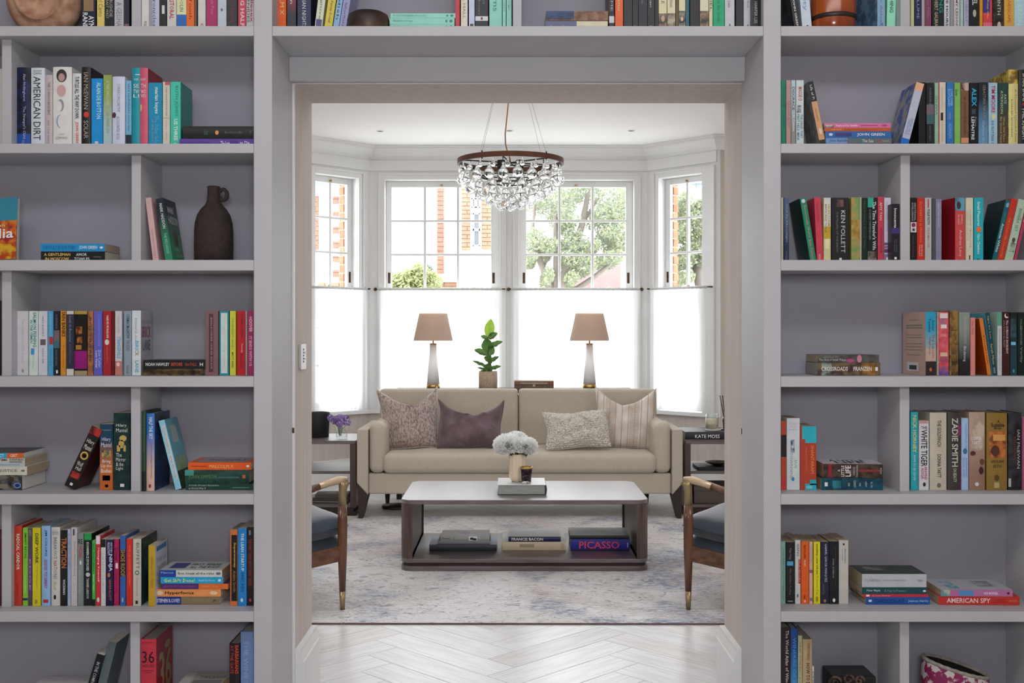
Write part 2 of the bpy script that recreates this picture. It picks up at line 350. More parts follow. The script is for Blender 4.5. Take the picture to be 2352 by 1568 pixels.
def bay(A, B, wins, name, wallname):
    global WN
    M = frame(A,B); Lg = (B-A).length
    def b(name, u0,u1,n0,n1,z0,z1, m=WHITE, parent=None, bev=0):
        mb = MB(); flipbox(mb, M, u0,u1,n0,n1,z0,z1); return mb.build(name, m, parent, bevel=bev, fix=True)
    w = sempty(wallname)
    b('apron', -.02,Lg+.02,-.14,0,0,SILL-.03, BEIGE, w)
    b('head', -.02,Lg+.02,-.22,0,HEAD,CZ, WHITE, w)
    b('frieze', 0,Lg,0,.012,2.68,2.775, WHITE, w, .003)
    us = [0]+[x for wi in wins for x in (wi['o'][0],wi['o'][1])]+[Lg]
    for i in range(0,len(us),2): b('pier', us[i]-(.02 if i==0 else 0), us[i+1]+(.02 if i==len(us)-2 else 0), -.14,0,SILL-.03,HEAD, WHITE, w)
    b('sill_board', -.005,Lg+.005,0,.035,SILL-.035,SILL, WHITE, w, .004)
    for wi in wins:
        WN += 1; o0,o1 = wi['o']; g0,g1 = wi['g']; nc = wi['c']
        win = sempty('window_%d'%WN)
        # casing moulding
        mb = MB()
        e0,e1 = wi.get('ew',(.055,.055))
        for (a0,a1,z0,z1) in ((o0-e0,o0,SILL,HEAD+.055),(o1,o1+e1,SILL,HEAD+.055),(o0,o1,HEAD,HEAD+.055)): flipbox(mb,M,a0,a1,0,.014,z0,z1)
        for (a0,a1,z0,z1) in ((o0-e0,o0-e0+.015,SILL,HEAD+.055),(o1+e1-.015,o1+e1,SILL,HEAD+.055),(o0-e0+.015,o1+e1-.015,HEAD+.04,HEAD+.055)): flipbox(mb,M,a0,a1,.014,.024,z0,z1)
        mb.build('casing', WHITE, win, bevel=.003, fix=True)
        # upper sash (inner face n=-.10), lower sash nearer
        for (nm,n1,n0,z0,z1,gz0,gz1,rows) in (('upper_sash',-.085,-.125,MR-.01,HEAD,MR+.012,GT,3),('lower_sash',-.045,-.085,SILL,MR+.012,SILL+.07,MR-.02,3)):
            mb = MB()
            flipbox(mb,M,o0,g0,n0,n1,z0,z1); flipbox(mb,M,g1,o1,n0,n1,z0,z1)
            flipbox(mb,M,g0,g1,n0,n1,gz1,z1); flipbox(mb,M,g0,g1,n0,n1,z0,gz0)
            s = mb.build(nm, WHITE, win, bevel=.003, fix=True)
            mw = .011
            cw = wi.get('cols') or [g0+(g1-g0)*i/nc for i in range(nc+1)]
            for i in range(1,nc):
                mb = MB(); flipbox(mb,M,cw[i]-mw,cw[i]+mw,n0+.004,n1-.002,gz0,gz1); mb.build('muntin', WHITE, s, bevel=.004, fix=True)
            rh = [gz0+(gz1-gz0)*j/rows for j in range(rows+1)]
            for j in range(1,rows):
                mb = MB(); flipbox(mb,M,g0,g1,n0+.006,n1-.004,rh[j]-mw*.85,rh[j]+mw*.85); mb.build('muntin', WHITE, s, bevel=.004, fix=True)
            for i in range(nc):
                for j in range(rows):
                    mb = MB(); nn = (n0+n1)/2
                    mb.add([M @ Vector(p) for p in ((cw[i],nn,rh[j]),(cw[i+1],nn,rh[j]),(cw[i+1],nn,rh[j+1]),(cw[i],nn,rh[j+1]))], [(0,1,2,3)])
                    mb.build('pane', PANE, s)
        # brass furniture
        um = (g0+g1)/2
        mb = MB(); flipbox(mb,M,um-.014,um+.014,-.085,-.078,GT+.012,GT+.022); flipbox(mb,M,um-.004,um+.004,-.085,-.065,GT+.008,GT+.026); mb.build('sash_eye', BRASS, win, bevel=.002, fix=True)
        for u in wi.get('locks',(g0-.022,g1+.022)):
            mb = MB(); flipbox(mb,M,u-.0105,u+.0105,-.085,-.082,MR+.055,MR+.15); mb.build('sash_stop_plate', BRONZE, win, bevel=.003, fix=True)
            mb = MB(); flipbox(mb,M,u-.004,u+.004,-.082,-.079,MR+.095,MR+.138); flipbox(mb,M,u-.004,u+.004,-.082,-.079,MR+.064,MR+.078); mb.build('sash_stop_keyhole', mat('black_recess','201c1a',.6), win, fix=True)
        for fr in wi.get('latch',(.17,.83)):
            u = g0+(g1-g0)*fr
            mb = MB(); mb.lathe([(.0,.0),(.024,.0),(.024,.004),(.012,.008),(.007,.016),(0,.017)], 14, M=Matrix.Translation((M @ Vector((u,-.065,MR+.012)))))
            mb.build('fitch_catch', BRASS, win, smooth=True)
    return M
cu = lambda px: (px-VX)*9.45/FPX+1.217
gu = lambda px: (px-VX)*9.55/FPX+1.217
MC = bay(CL,CRR,[dict(o=(cu(884),cu(1148)),g=(gu(900),gu(1128)),c=3), dict(o=(cu(1192),cu(1456)),g=(gu(1209),gu(1437)),c=3)], 'center','wall_bay_front')
MRt = bay(CRR,ER,[dict(o=(.13,.578),g=(.18,.535),c=2,locks=(.155,),latch=(.6,),ew=(.055,.128))],'right','wall_bay_right')
MLt = bay(EL,CL,[dict(o=(LS-.578,LS-.13),g=(LS-.535,LS-.18),c=2,locks=(LS-.155,),latch=(.4,),ew=(.128,.055))],'left','wall_bay_left')
# flat walls beside the bay
struct(MB().box(-2.6,EL.x,8.941,9.08,0,CZ).build('wall_front_left', WALLIN))
struct(MB().box(ER.x,2.6,8.941,9.08,0,CZ).build('wall_front_right', WALLIN))
CORN = [(0,2.775),(.018,2.775),(.018,2.783),(.03,2.790),(.05,2.803),(.08,2.829),(.10,2.852),(.118,2.858),(.118,2.868),(.14,2.872),(.14,CZ),(0,CZ)]
path = [(ER.x+.85,8.941),(ER.x,ER.y),(CRR.x,CRR.y),(CL.x,CL.y),(EL.x,EL.y),(EL.x-.82,8.941)]
struct(extr(path, CORN, 'cornice', WHITE)); bpy.data.objects['cornice'].name = 'trim_5'
struct(extr([(2.599,8.935),(ER.x,8.941),(CRR.x,CRR.y),(CL.x,CL.y),(EL.x,8.941),(-2.599,8.935)], SK, 'baseboard_front', WHITE))
# brick reveals outside the angled windows: each brick
BRK = mat('orange_brick','b07c60',.85,noise=.2,scale=20,objrand=.12); MORT = mat('lime_mortar','b4aa9c',.9)
for (M, u, nm) in ((MRt,.172,'wall_outer_right'),(MLt,LS-.172,'wall_outer_left')):
    w = sempty(nm); sgn = -1 if u < .3 else 1
    ua, ub = (u-.1,u) if sgn < 0 else (u,u+.1)
    mb = MB(); flipbox(mb,M,ua+.004 if sgn>0 else ua,ub-.004 if sgn<0 else ub,-.205,-.145,SILL,2.75); mb.build('mortar', MORT, w, fix=True)
    for k in range(int((2.72-1.5)/.075)):
        z = 1.5+k*.075; e = .006*(k%2)
        mb = MB(); flipbox(mb,M,ua+(0 if sgn<0 else -e),ub+(e if sgn<0 else 0),-.21,-.145,z,z+.064); mb.build('brick', BRK, w, fix=True)
# cafe curtains: one cloth per window, each on its own rod
def curtain(M, u0,u1, label, n=.055, rings=False, seed=0):
    t = thing('cafe_curtain', label, 'curtain', tuple(M @ Vector((u0,n,MR))), 0, 'sheer white cafe curtains')
    Ti = Matrix.Translation(-Vector(t.location)); rd = random.Random(seed); ph = [rd.random()*6 for _ in range(4)]
    def fn(a,b):
        u = u0+(u1-u0)*a; z = SILL+.012+(MR-.006-SILL-.012)*b
        s = min(1, .35+abs(b-.98)*2.5)
        w = (.0035*math.sin(u*38+ph[0]+.5*b)+.0025*math.sin(u*71+ph[1]-1.2*b)+.002*math.sin(u*140+ph[2]))*s
        return Ti @ (M @ Vector((u,n+w,z)))
    mb = MB().grid(fn, 110, 26); c = mb.build('cloth', SHEER, t, smooth=True)
    def fh(a,b):
        u = u0+(u1-u0)*a; an = b*2*math.pi; r = .011+.0015*math.sin(u*150)
        return Ti @ (M @ Vector((u,n+r*math.sin(an),MR+r*math.cos(an))))
    MB().grid(fh, 110, 8).build('rod_pocket', SHEER, t, smooth=True)
    MB().tube([Ti @ (M @ Vector((u0-.02,n,MR))), Ti @ (M @ Vector((u1+.02,n,MR)))], .005, 10).build('rod', BRONZE, t, smooth=True)
    for u in (u0-.022,u1+.022):
        mb = MB().tube([Ti @ (M @ Vector((u,0.001,MR))), Ti @ (M @ Vector((u,n+.012,MR)))], .007, 8)
        mb.tube([Ti @ (M @ Vector((u,0.001,MR))), Ti @ (M @ Vector((u,.006,MR)))], .016, 12)
        mb.build('bracket', BRONZE, t)
curtain(MC, cu(868), cu(1153), 'sheer white cafe curtain behind the left marble lamp', seed=1)
curtain(MC, cu(1174), cu(1468), 'sheer white cafe curtain behind the right marble lamp', seed=2)
curtain(MRt, .075, .665, 'narrow sheer cafe curtain on the angled window at right', seed=3)
curtain(MLt, LS-.665, LS-.075, 'narrow sheer cafe curtain on the angled window at left', seed=4)
for M,u0,u1 in ((MC,cu(884),cu(1148)),(MC,cu(1192),cu(1456)),(MRt,.13,.578),(MLt,LS-.578,LS-.13)):
    c = M @ Vector(((u0+u1)/2,-.24,(SILL+HEAD)/2)); nrm = (M.to_3x3() @ Vector((0,1,0)))
    a = area('window_portal', c, (0,0,0), u1-u0+.1, HEAD-SILL+.1, 1, portal=True)
    a.rotation_euler = nrm.to_track_quat('-Z','Y').to_euler()
# ---------------------------------------------------------------- books
GAIN = 1.25
TXT = {}
def text_geo(s, bold):
    k = (s,bold)
    if k in TXT: return TXT[k]
    c = bpy.data.curves.new('t','FONT'); c.body = s; c.resolution_u = 2 if len(s) < 14 else 1; c.fill_mode = 'BOTH' if False else 'FRONT'
    c.offset = .016 if bold else 0.0
    o = bpy.data.objects.new('t', c); me = bpy.data.meshes.new_from_object(o)
    v = [tuple(x.co)[:2] for x in me.vertices]; f = [tuple(p.vertices) for p in me.polygons]
    bpy.data.objects.remove(o); bpy.data.curves.remove(c); bpy.data.meshes.remove(me)
    if not v: TXT[k] = ([],[]); return TXT[k]
    x0,x1 = min(a for a,b in v),max(a for a,b in v); y0,y1 = min(b for a,b in v),max(b for a,b in v)
    v = [((a-x0)/(x1-x0+1e-9),(b-y0)/(y1-y0+1e-9)) for a,b in v]
    TXT[k] = (v,f); return TXT[k]
def cmat(col, kind='p'):
    rough = .38 if kind == 'p' else .45
    if '>' in col: a,b = col.split('>'); return mat('cover_gradient',a,rough,col2=b,mode='grad',gain=GAIN)
    if '~' in col: a,b = col.split('~'); return mat('cover_artwork',a,rough,col2=b,gain=GAIN,scale=38,detail=5,lo=.42,hi=.58)
    return mat('cover_card',col,rough,gain=GAIN,noise=.07,scale=25)
PAGE = {c: mat('paper_edges',c,.9,noise=.18,scale=4,stretch=(180,6,6),gain=1.05) for c in ('cfc6b4','b9a68a','e2ddd2','a8a39a')}
def book_geo(t, h, d, spec, parent, name0='book', hb=False, col='888', page='cfc6b4', side=None):
    """t thickness (x), h height (z), d depth (y); spine faces -y."""
    c = .0022 if hb else .0007; bul = min(.003, t*.10) if hb else 0.0
    e = .0025 if hb else 0
    n = 8 if hb else 1
    outer = [(-t/2,d)]+[(-t/2+t*i/n, -bul*math.sin(math.pi*i/n)) for i in range(n+1)]+[(t/2,d)]
    inner = [(t/2-c,d)]+[(t/2-c-(t-2*c)*i/n, c+.0004-(bul*.6)*math.sin(math.pi*i/n)) for i in range(n+1)]+[(-t/2+c,d)]
    o = MB().prism(outer+inner, 0, h).build('cover', cmat(col, 'h' if hb else 'p'), parent, fix=True)
    if side:
        o.data.materials.append(cmat(side,'p'))
        for p in o.data.polygons:
            if abs(p.normal.x) > .9: p.material_index = 1
    MB().box(-t/2+c, t/2-c, c+.0008, d-e-.0006, e, h-e).build('pages', PAGE[page], parent)
    groups = {}
    for it in (spec.split(';') if spec else []):
        q = it.split('|'); s = q[0]; a,b = [float(x) for x in q[1].split('-')]
        cc = (q[2] if len(q) > 2 and q[2] else '.2-.8'); c0,c1 = [float(x) for x in cc.split('-')]
        tc = q[3] if len(q) > 3 and q[3] else 'fff'; fl = q[4] if len(q) > 4 else ''
        face = 'c' if 'c' in fl else 'k' if 'k' in fl else 's'
        shape = s in ('#','@')
        z1, z0 = h*(1-a), h*(1-b); eps = .0004 if shape else .0007
        if 'u' in fl: eps += .0003
        mb = groups.setdefault((tc, shape, face, 'i' in fl), MB())
        if face == 's':
            x0, x1 = -t/2+t*c0, -t/2+t*c1; top = bul*(1 if c0 < .5 < c1 else max(math.sin(math.pi*c0),math.sin(math.pi*c1)))
            if s == '#': P = lambda x,z,eps=eps: (x, -bul*math.sin(math.pi*min(1,max(0,(x+t/2)/t)))-eps, z)
            else: P = lambda x,z,eps=eps,top=top: (x, -top-eps, z)
        elif face == 'c':
            x0, x1 = d*c0, d*c1
            def P(x,z): return (t/2+eps, x, z)
        else:
            x0, x1 = -d*c1, -d*c0
            def P(x,z): return (-t/2-eps, -x, z)
        if s == '#':
            m = 8 if (hb and face == 's') else 1
            for i in range(m):
                xa, xb = x0+(x1-x0)*i/m, x0+(x1-x0)*(i+1)/m
                mb.add([P(xa,z0),P(xb,z0),P(xb,z1),P(xa,z1)],[(0,1,2,3)])
        elif s == '@':
            k = 20; mb.add([P((x0+x1)/2+(x1-x0)/2*math.cos(2*math.pi*i/k), (z0+z1)/2+(z1-z0)/2*math.sin(2*math.pi*i/k)) for i in range(k)],[tuple(range(k))])
        else:
            v, f = text_geo(s, 'b' in fl)
            if 'h' in fl: vs = [P(x0+(x1-x0)*p, z0+(z1-z0)*q2) for p,q2 in v]
            elif 'r' in fl: vs = [P(x1-(x1-x0)*q2, z0+(z1-z0)*p) for p,q2 in v]
            else: vs = [P(x0+(x1-x0)*q2, z1-(z1-z0)*p) for p,q2 in v]
            mb.add(vs, f)
    for (tc, shape, face, _), mb in groups.items():
        m = cmat(tc) if shape else mat('printed_ink', tc, .5, gain=GAIN, noise=.05)
        mb.build('printed_panel' if shape else 'lettering', m, parent)
NB = 0
def book(loc, rz, lean, lie, t, h, d, spec, label, group, **kw):
    global NB; NB += 1
    b = thing('book', label, 'book', loc, 0, group)
    e = Matrix.Rotation(rz,4,'Z') @ (Matrix.Rotation(R(-90),4,'Y') if lie else Matrix.Rotation(R(lean),4,'Y'))
    if kw.pop('flip', False): e = Matrix.Rotation(rz,4,'Z') @ Matrix.Rotation(R(90),4,'Y')
    b.rotation_euler = e.to_euler()
    book_geo(t,h,d,spec,b,**kw); return b
YS = 3.432
def row(name, base_i, where, group, items, Y=YS):
    """standing books: (x0,x1,ytop,colour,description,text,options)"""
    zb = ZT[base_i]+.0006; k = 0
    for it in items:
        k += 1
        x0,x1,yt,col,desc = it[:5]; spec = it[5] if len(it) > 5 else ''; op = dict(it[6]) if len(it) > 6 else {}
        Y0 = Y+op.pop('y',0)+((k*37)%5-2)*.0012; lean = op.pop('lean',0); yaw = op.pop('yaw',0); d = op.pop('d',.128+((k*53)%7-3)*.002)
        t = (x1-x0)*Y0/FPX*math.cos(R(lean))-.0003; H_ = (PZ(yt,Y0)-zb)
        h = H_/math.cos(R(lean)) if abs(lean) < 1 else (H_-t*abs(math.sin(R(lean))))/math.cos(R(lean))
        xc = PX((x0+x1)/2,Y0)
        z = zb+abs(math.sin(R(lean)))*t/2
        if op.pop('hb',False): op['hb'] = True
        label = f'{desc}, {where}'
        book((xc,Y0,z), R(yaw), lean, False, t, h, min(d,.165), spec, label, group, col=col, **op)
def stack(base_i, where, group, items, Y=YS, zb=None):
    """lying books listed from the bottom up: (x0,x1,thickness px,colour,description,text,options)"""
    z = (ZT[base_i]+.0006) if zb is None else zb
    for it in items:
        x0,x1,th,col,desc = it[:5]; spec = it[5] if len(it) > 5 else ''; op = dict(it[6]) if len(it) > 6 else {}
        Y0 = Y+op.pop('y',0); d = op.pop('d',.13); t = th*Y0/FPX; L = (x1-x0)*Y0/FPX; yaw = op.pop('yaw',0)
        flip = op.get('flip'); x = PX(x1,Y0) if not flip else PX(x0,Y0)
        book((x,Y0,z+t/2), R(yaw), 0, True, t-.0004, L, d, spec, f'{desc}, {where}', group, col=col, **op)
        z += t
    return z
g_ = lambda s: 'books on the '+s
# --- L0: top shelf, left
G='top shelf left of doorway'
row('L0',1,G,g_(G),[
 (187,220,-95,'101830','navy book with white lettering beside the round pot','AYN|.76-.92|.5-.88|ddd|b;RAND|.72-.94|.1-.44|ddd|b;#|.4-.7|.15-.85|8a7050'),
 (223,240,-80,'d8c46a','slim yellow paperback','Bel Canto|.45-.75||7a6a30'),
 (241,262,-95,'15131a','black paperback in the left cell','RUSHDIE|.55-.78|.5-.85|a8a8a0;EAST WEST|.55-.8|.12-.4|a8a8a0'),
 (263,284,-90,'b9b9bf','pale grey paperback lettered GEISHA','MEMOIRS OF A GEISHA|.1-.9||77737c'),
 (285,297,-70,'1d2238','thin midnight blue book against the divider','#|.85-1|.1-.9|8a5a6a'),
 (325.5,342,-88,'c9c8c4','off-white paperback right of the divider','PICADOR|.86-.98|.3-.7|555',{'y':-.032}),
 (343,366,-95,'b7bad0','lavender white paperback','Last Chronicles|.2-.9|.35-.7|444a66'),
 (367,383,-85,'15151a','black paperback with white marks','#|.6-.72|.3-.7|c8c8c8'),
 (384,405,-92,'c4c3bd','white paperback lettered PASTORAL in red','AMERICAN PASTORAL|.1-.8|.25-.75|a83a40|b'),
 (406,428,-90,'d0cf9e','cream paperback with blue foot','CORELLI MANDOLIN|.1-.7|.3-.7|4a7a7a;#|.74-1|0-1|1f5fae'),
 (429,446,-92,'e0631c','orange paperback','Sweet Tooth|.2-.8|.3-.7|7a2a10'),
 (447,452,-80,'5b4a44','very thin brown paperback'),
 (455,472,-90,'c9c6c2','white paperback beside the magenta one','PICADOR|.86-.98|.3-.7|555'),
 (474,499,-95,'a01e5c','magenta paperback','Where Angels Fear|.2-.75|.35-.7|c47a96'),
 (500,520,-93,'b3bcc8','pale blue grey paperback','@|.66-.7|.35-.6|555'),
 (522,545,-90,'22222a','charcoal paperback with dim red lettering','Robert Harris|.3-.85|.3-.7|7a3036'),
 (547,565,-92,'c23c54','rose red paperback lettered HALF','LIVING HALF|.3-.9|.3-.8|e8c8cc|b'),
 (566,582.5,-93,'bcbab8','white paperback lettered middlesex','middlesex|.3-.85|.55-.95|a03858|b;EUGENIDES|.35-.85|.1-.45|333'),
])
# --- top shelf above door
G='shelf above the doorway'
zz=1
row('C0',1,G,g_(G),[
 (638.5,657,-95,'d65a1e','orange paperback by the left post','MALCOLM X|.2-.75|.25-.75|eec090'),
 (659.5,680,-95,'a8324a>22242c','crimson paperback with black foot','Kristin|.3-.6|.35-.65|ddd;#|.81-1|0-1|22242c'),
 (683,714,-95,'141c44','navy paperback lettered in white','ARABIAN NIGHTS|.4-.92|.35-.65|c8c8d0'),
 (721,738,-85,'c9cdb4','cream paperback leaning right','Fugitive|.4-.8|.3-.7|666;#|.8-.9|.1-.9|4a4878',{'lean':7}),
 (743,761,-85,'c9b53c','yellow paperback leaning right','The First Family Detail|.3-.85|.3-.7|5a4a18',{'lean':8}),
 (763,776,-80,'7fa8c8','light blue paperback leaning right','dish|.5-.8|.3-.7|334',{'lean':8.5}),
 (777,793,-85,'8f8fb8','lavender paperback leaning right','The Inheritors|.4-.9|.3-.7|444466',{'lean':9}),
 (1046,1056,-95,'b8303a','slim red paperback','#|.0-.02|0-1|b8303a'),
 (1058.5,1074,-92,'cfcab8','cream paperback','TINA HALL|.35-.8|.3-.7|777'),
 (1077,1090,-92,'b8bed6','pale lilac paperback with dark foot','#|.87-1|.2-.8|33343c'),
 (1091.5,1121,-95,'1a1c24','black paperback with a white penguin band','#|.77-.83|0-1|c8c8cc;@|.78-.82|.42-.6|7a3a40|u;Collected Essays|.2-.75|.2-.4|777;Selected|.2-.6|.6-.75|777'),
 (1124,1153,-95,'84c4b4','wide mint green paperback','Poems|.3-.7|.3-.7|3c7a70'),
 (1154.5,1162,-95,'86c6b6','narrow mint green paperback','A Woman|.2-.7|.3-.7|3c7a70'),
 (1163.5,1175,-95,'88c8b8','mint green paperback beside the centre divider','Story|.2-.7|.3-.7|3c7a70'),
 (1399,1411,-95,'17171c','thin black paperback with white label','#|.77-.86|0-1|c0c0c8;NAME|.4-.7|.3-.7|aaa'),
 (1413,1431,-95,'d65a24','orange paperback among the black classics','Selected Stories|.2-.7|.3-.7|eec090'),
 (1432.5,1452,-95,'1d2024','first black classic after the orange paperback','#|.9-.96|.3-.7|aaa'),
 (1453,1466,-95,'1a1d22','second black classic after the orange paperback','#|.9-.96|.3-.7|aaa'),
 (1467,1487,-95,'1f2228','third black classic after the orange paperback','#|.9-.96|.3-.7|aaa;Dickens|.35-.6|.3-.6|777'),
 (1488,1503,-95,'1c1f24','fourth black classic after the orange paperback','#|.9-.96|.3-.7|aaa;Austen|.4-.65|.3-.6|bbb'),
 (1504,1512,-95,'16181c','narrow black classic beside the cream portrait book','#|.9-.96|.2-.8|aaa'),
 (1513,1531.5,-95,'cfcaa0','cream classic with a dark portrait on the spine','#|.73-.93|0-1|3a3430~8a7060;@|.76-.84|.3-.75|b89878|u;TITLE|.4-.6|.3-.7|555'),
 (1533,1551,-95,'cdc8a4','cream classic with a pale painted figure','#|.73-.93|0-1|a8a088~5c5648;Sanditon|.45-.65|.3-.7|555'),
 (1552,1558.5,-90,'5c4c22','thin olive brown book'),
 (1559.5,1574,-95,'cfcaa8','cream classic with a lady in a black hat','#|.7-.9|0-1|202428~8c8478;@|.78-.84|.25-.7|c8a890|u;@|.91-.97|.3-.7|ddd|'),
 (1575,1583,-93,'1f5a68','thin dark teal paperback'),
 (1585,1606,-95,'17141c','black paperback with purple lettering','Selected Verse|.2-.85|.35-.65|4c2c4c'),
 (1608,1627.5,-95,'cdc9ae','cream classic with a brown interior painting','#|.7-.9|0-1|3a2c22~8c7258;@|.9-.97|.35-.65|555'),
 (1629,1637,-95,'c9c4a0','narrow cream classic beside the green book','DANIEL|.3-.7|.2-.8|444'),
 (1638.5,1664,-95,'0f9c6c','bright emerald green paperback','The Wind in the South|.3-.85|.35-.65|0a6a4c'),
 (1665,1687,-95,'bdbdc2','white classic right of the green book','Natsuo Lem|.4-.65|.3-.6|555;#|.87-.95|.4-.6|777'),
 (1690,1707,-95,'17191e','black classic between two white ones','#|.9-.96|.3-.6|888'),
 (1708.5,1727,-95,'bbbbc0','white classic second from the right post','Story Mid|.3-.65|.3-.6|777;#|.88-.95|.4-.6|777'),
 (1728,1744,-95,'1c1d22','black paperback lettered BIRD','MOCKINGBIRD|.1-.55|.3-.7|aaa;HARPER LEE|.6-.9|.3-.7|aaa',{'y':-.035}),
 (1745,1749,-95,'0e0f12','thin black paperback against the right post','',{'y':-.05}),
],Y=3.43)
stack(1,G,g_(G),[
 (896,1045,10,'86c6b6','lowest mint green paperback of the stack','KNAUSGAARD Boyhood Island|.1-.5|.3-.7|3c7a70'),
 (896,1044,12,'84c4b4','second mint green paperback from the stack bottom','OSCAR WILDE Stories|.05-.4|.3-.7|3c7a70;#|.86-.89|.3-.7|3c7a70;@|.92-.97|.25-.75|3c7a70'),
 (895,1044,14,'88c8b8','second mint green paperback from the stack top','VIRGINIA WOOLF Essays|.05-.35|.3-.7|3c7a70;#|.86-.89|.3-.7|3c7a70;@|.92-.97|.25-.75|3c7a70'),
 (897,1046,11,'8acab9','topmost mint green paperback of the stack','F. SCOTT FITZGERALD Short Stories|.05-.55|.3-.7|3c7a70;#|.86-.89|.3-.7|3c7a70;@|.92-.97|.25-.75|3c7a70')],zb=ZT[1]+.0006)
stack(1,G,g_(G),[
 (1253,1396,29,'c9c4a4','cream and slate paperback lying under the brown one','#|0-.5|0-1|5a607c;Simone de Beauvoir|.08-.45|.25-.65|aab|u;The Second Sex|.56-.85|.25-.65|b8a890'),
 (1254,1397,23,'8a6648~5c3c24','brown paperback with blue artwork lying on top','#|0-.45|.15-1|24406c~16243c;#|.0-1|0-.08|4a1c14')],zb=ZT[1]+.0006)
G='top shelf right of doorway'
row('R0',1,G,g_(G),[
 (1827,1840,-85,'121416','black paperback leaning left by the post','JOHN GREEN|.5-.92|.3-.75|ccc|b',{'lean':-9,'side':'101416~3a4044'}),
 (1844,1866,-85,'c3ccd8','white paperback lettered in blue, leaning left','fidelity|.2-.68|.2-.7|6aa8c8|b;@|.88-.95|.4-.7|2a3040',{'lean':-5}),
 (2014,2034,-95,'86a8c8','light blue paperback turned to show its back','The Atlas|.4-.85|.35-.65|667a90;PICADOR|.86-.98|.3-.7|334',{'yaw':13,'side':'5a7890~3a5068'}),
 (2036,2056,-95,'8fd8b4','mint paperback lettered THING','EVERY THING|.25-.72|.3-.7|2c5c58|b',{'lean':1.5}),
 (2092,2099.5,-90,'bcc48c','narrow lime grey paperback'),
 (2101,2116,-94,'101c44','navy blue paperback','VOLUME|.4-.8|.3-.7|8890b0'),
 (2117,2123.5,-90,'a8a4a4','narrow light grey paperback'),
 (2124.5,2139,-95,'7a3a56','dusty mauve paperback','The Green Mile|.2-.8|.35-.65|9a7080'),
 (2141,2168,-95,'0f2c2c>101416','wide black and teal paperback','CALLING|.2-.72|.6-.9|1f8a84|b;ROBERT GALBRAITH|.5-.98|.2-.5|a09c80|b'),
 (2169,2181,-94,'c4c4cc','white paperback lettered HOURS','THE HOURS|.45-.9|.25-.75|333|b'),
 (2182,2190,-90,'8c8c94','narrow mid grey paperback'),
 (2191,2204,-94,'bcbcbc','white paperback lettered LESSON','THE ANATOMY LESSON|.1-.92|.3-.7|7a3040|b'),
 (2206,2212.5,-90,'9cb8b4','thin pale green paperback'),
 (2214,2225,-92,'a8a8bc','pale lilac paperback lettered SATURDAY','SATURDAY|.4-.85|.25-.75|6a7c88'),
 (2226.5,2249,-95,'131418','black hardback with a silver coin','MANTEL|.3-.62|.3-.8|ccc|b;@|.68-.78|.35-.7|a8a498'),
 (2250,2257,-92,'c8881c','narrow amber paperback'),
 (2258,2279,-95,'c8404c','blue, red and orange patterned paperback','#|.3-.72|0-.75|2a3478;Girl, Woman, Other|.45-.8|.35-.65|e8b060|u;#|.85-1|0-1|d8607c'),
 (2281,2305,-95,'17130f~3a342c','black paperback with a small white rose','LABYRINTH|.3-.75|.4-.7|c8c4b0;@|.84-.94|.4-.75|b8aca0'),
 (2306.5,2329,-95,'d09c48','amber gold paperback','THE LANDSCAPE|.35-.85|.35-.65|8a5a20'),
 (2330,2353,-95,'a8c8d0','pale aqua hardback at the picture edge','RIVER STONE|.3-.95|.3-.7|c8dce0'),
])
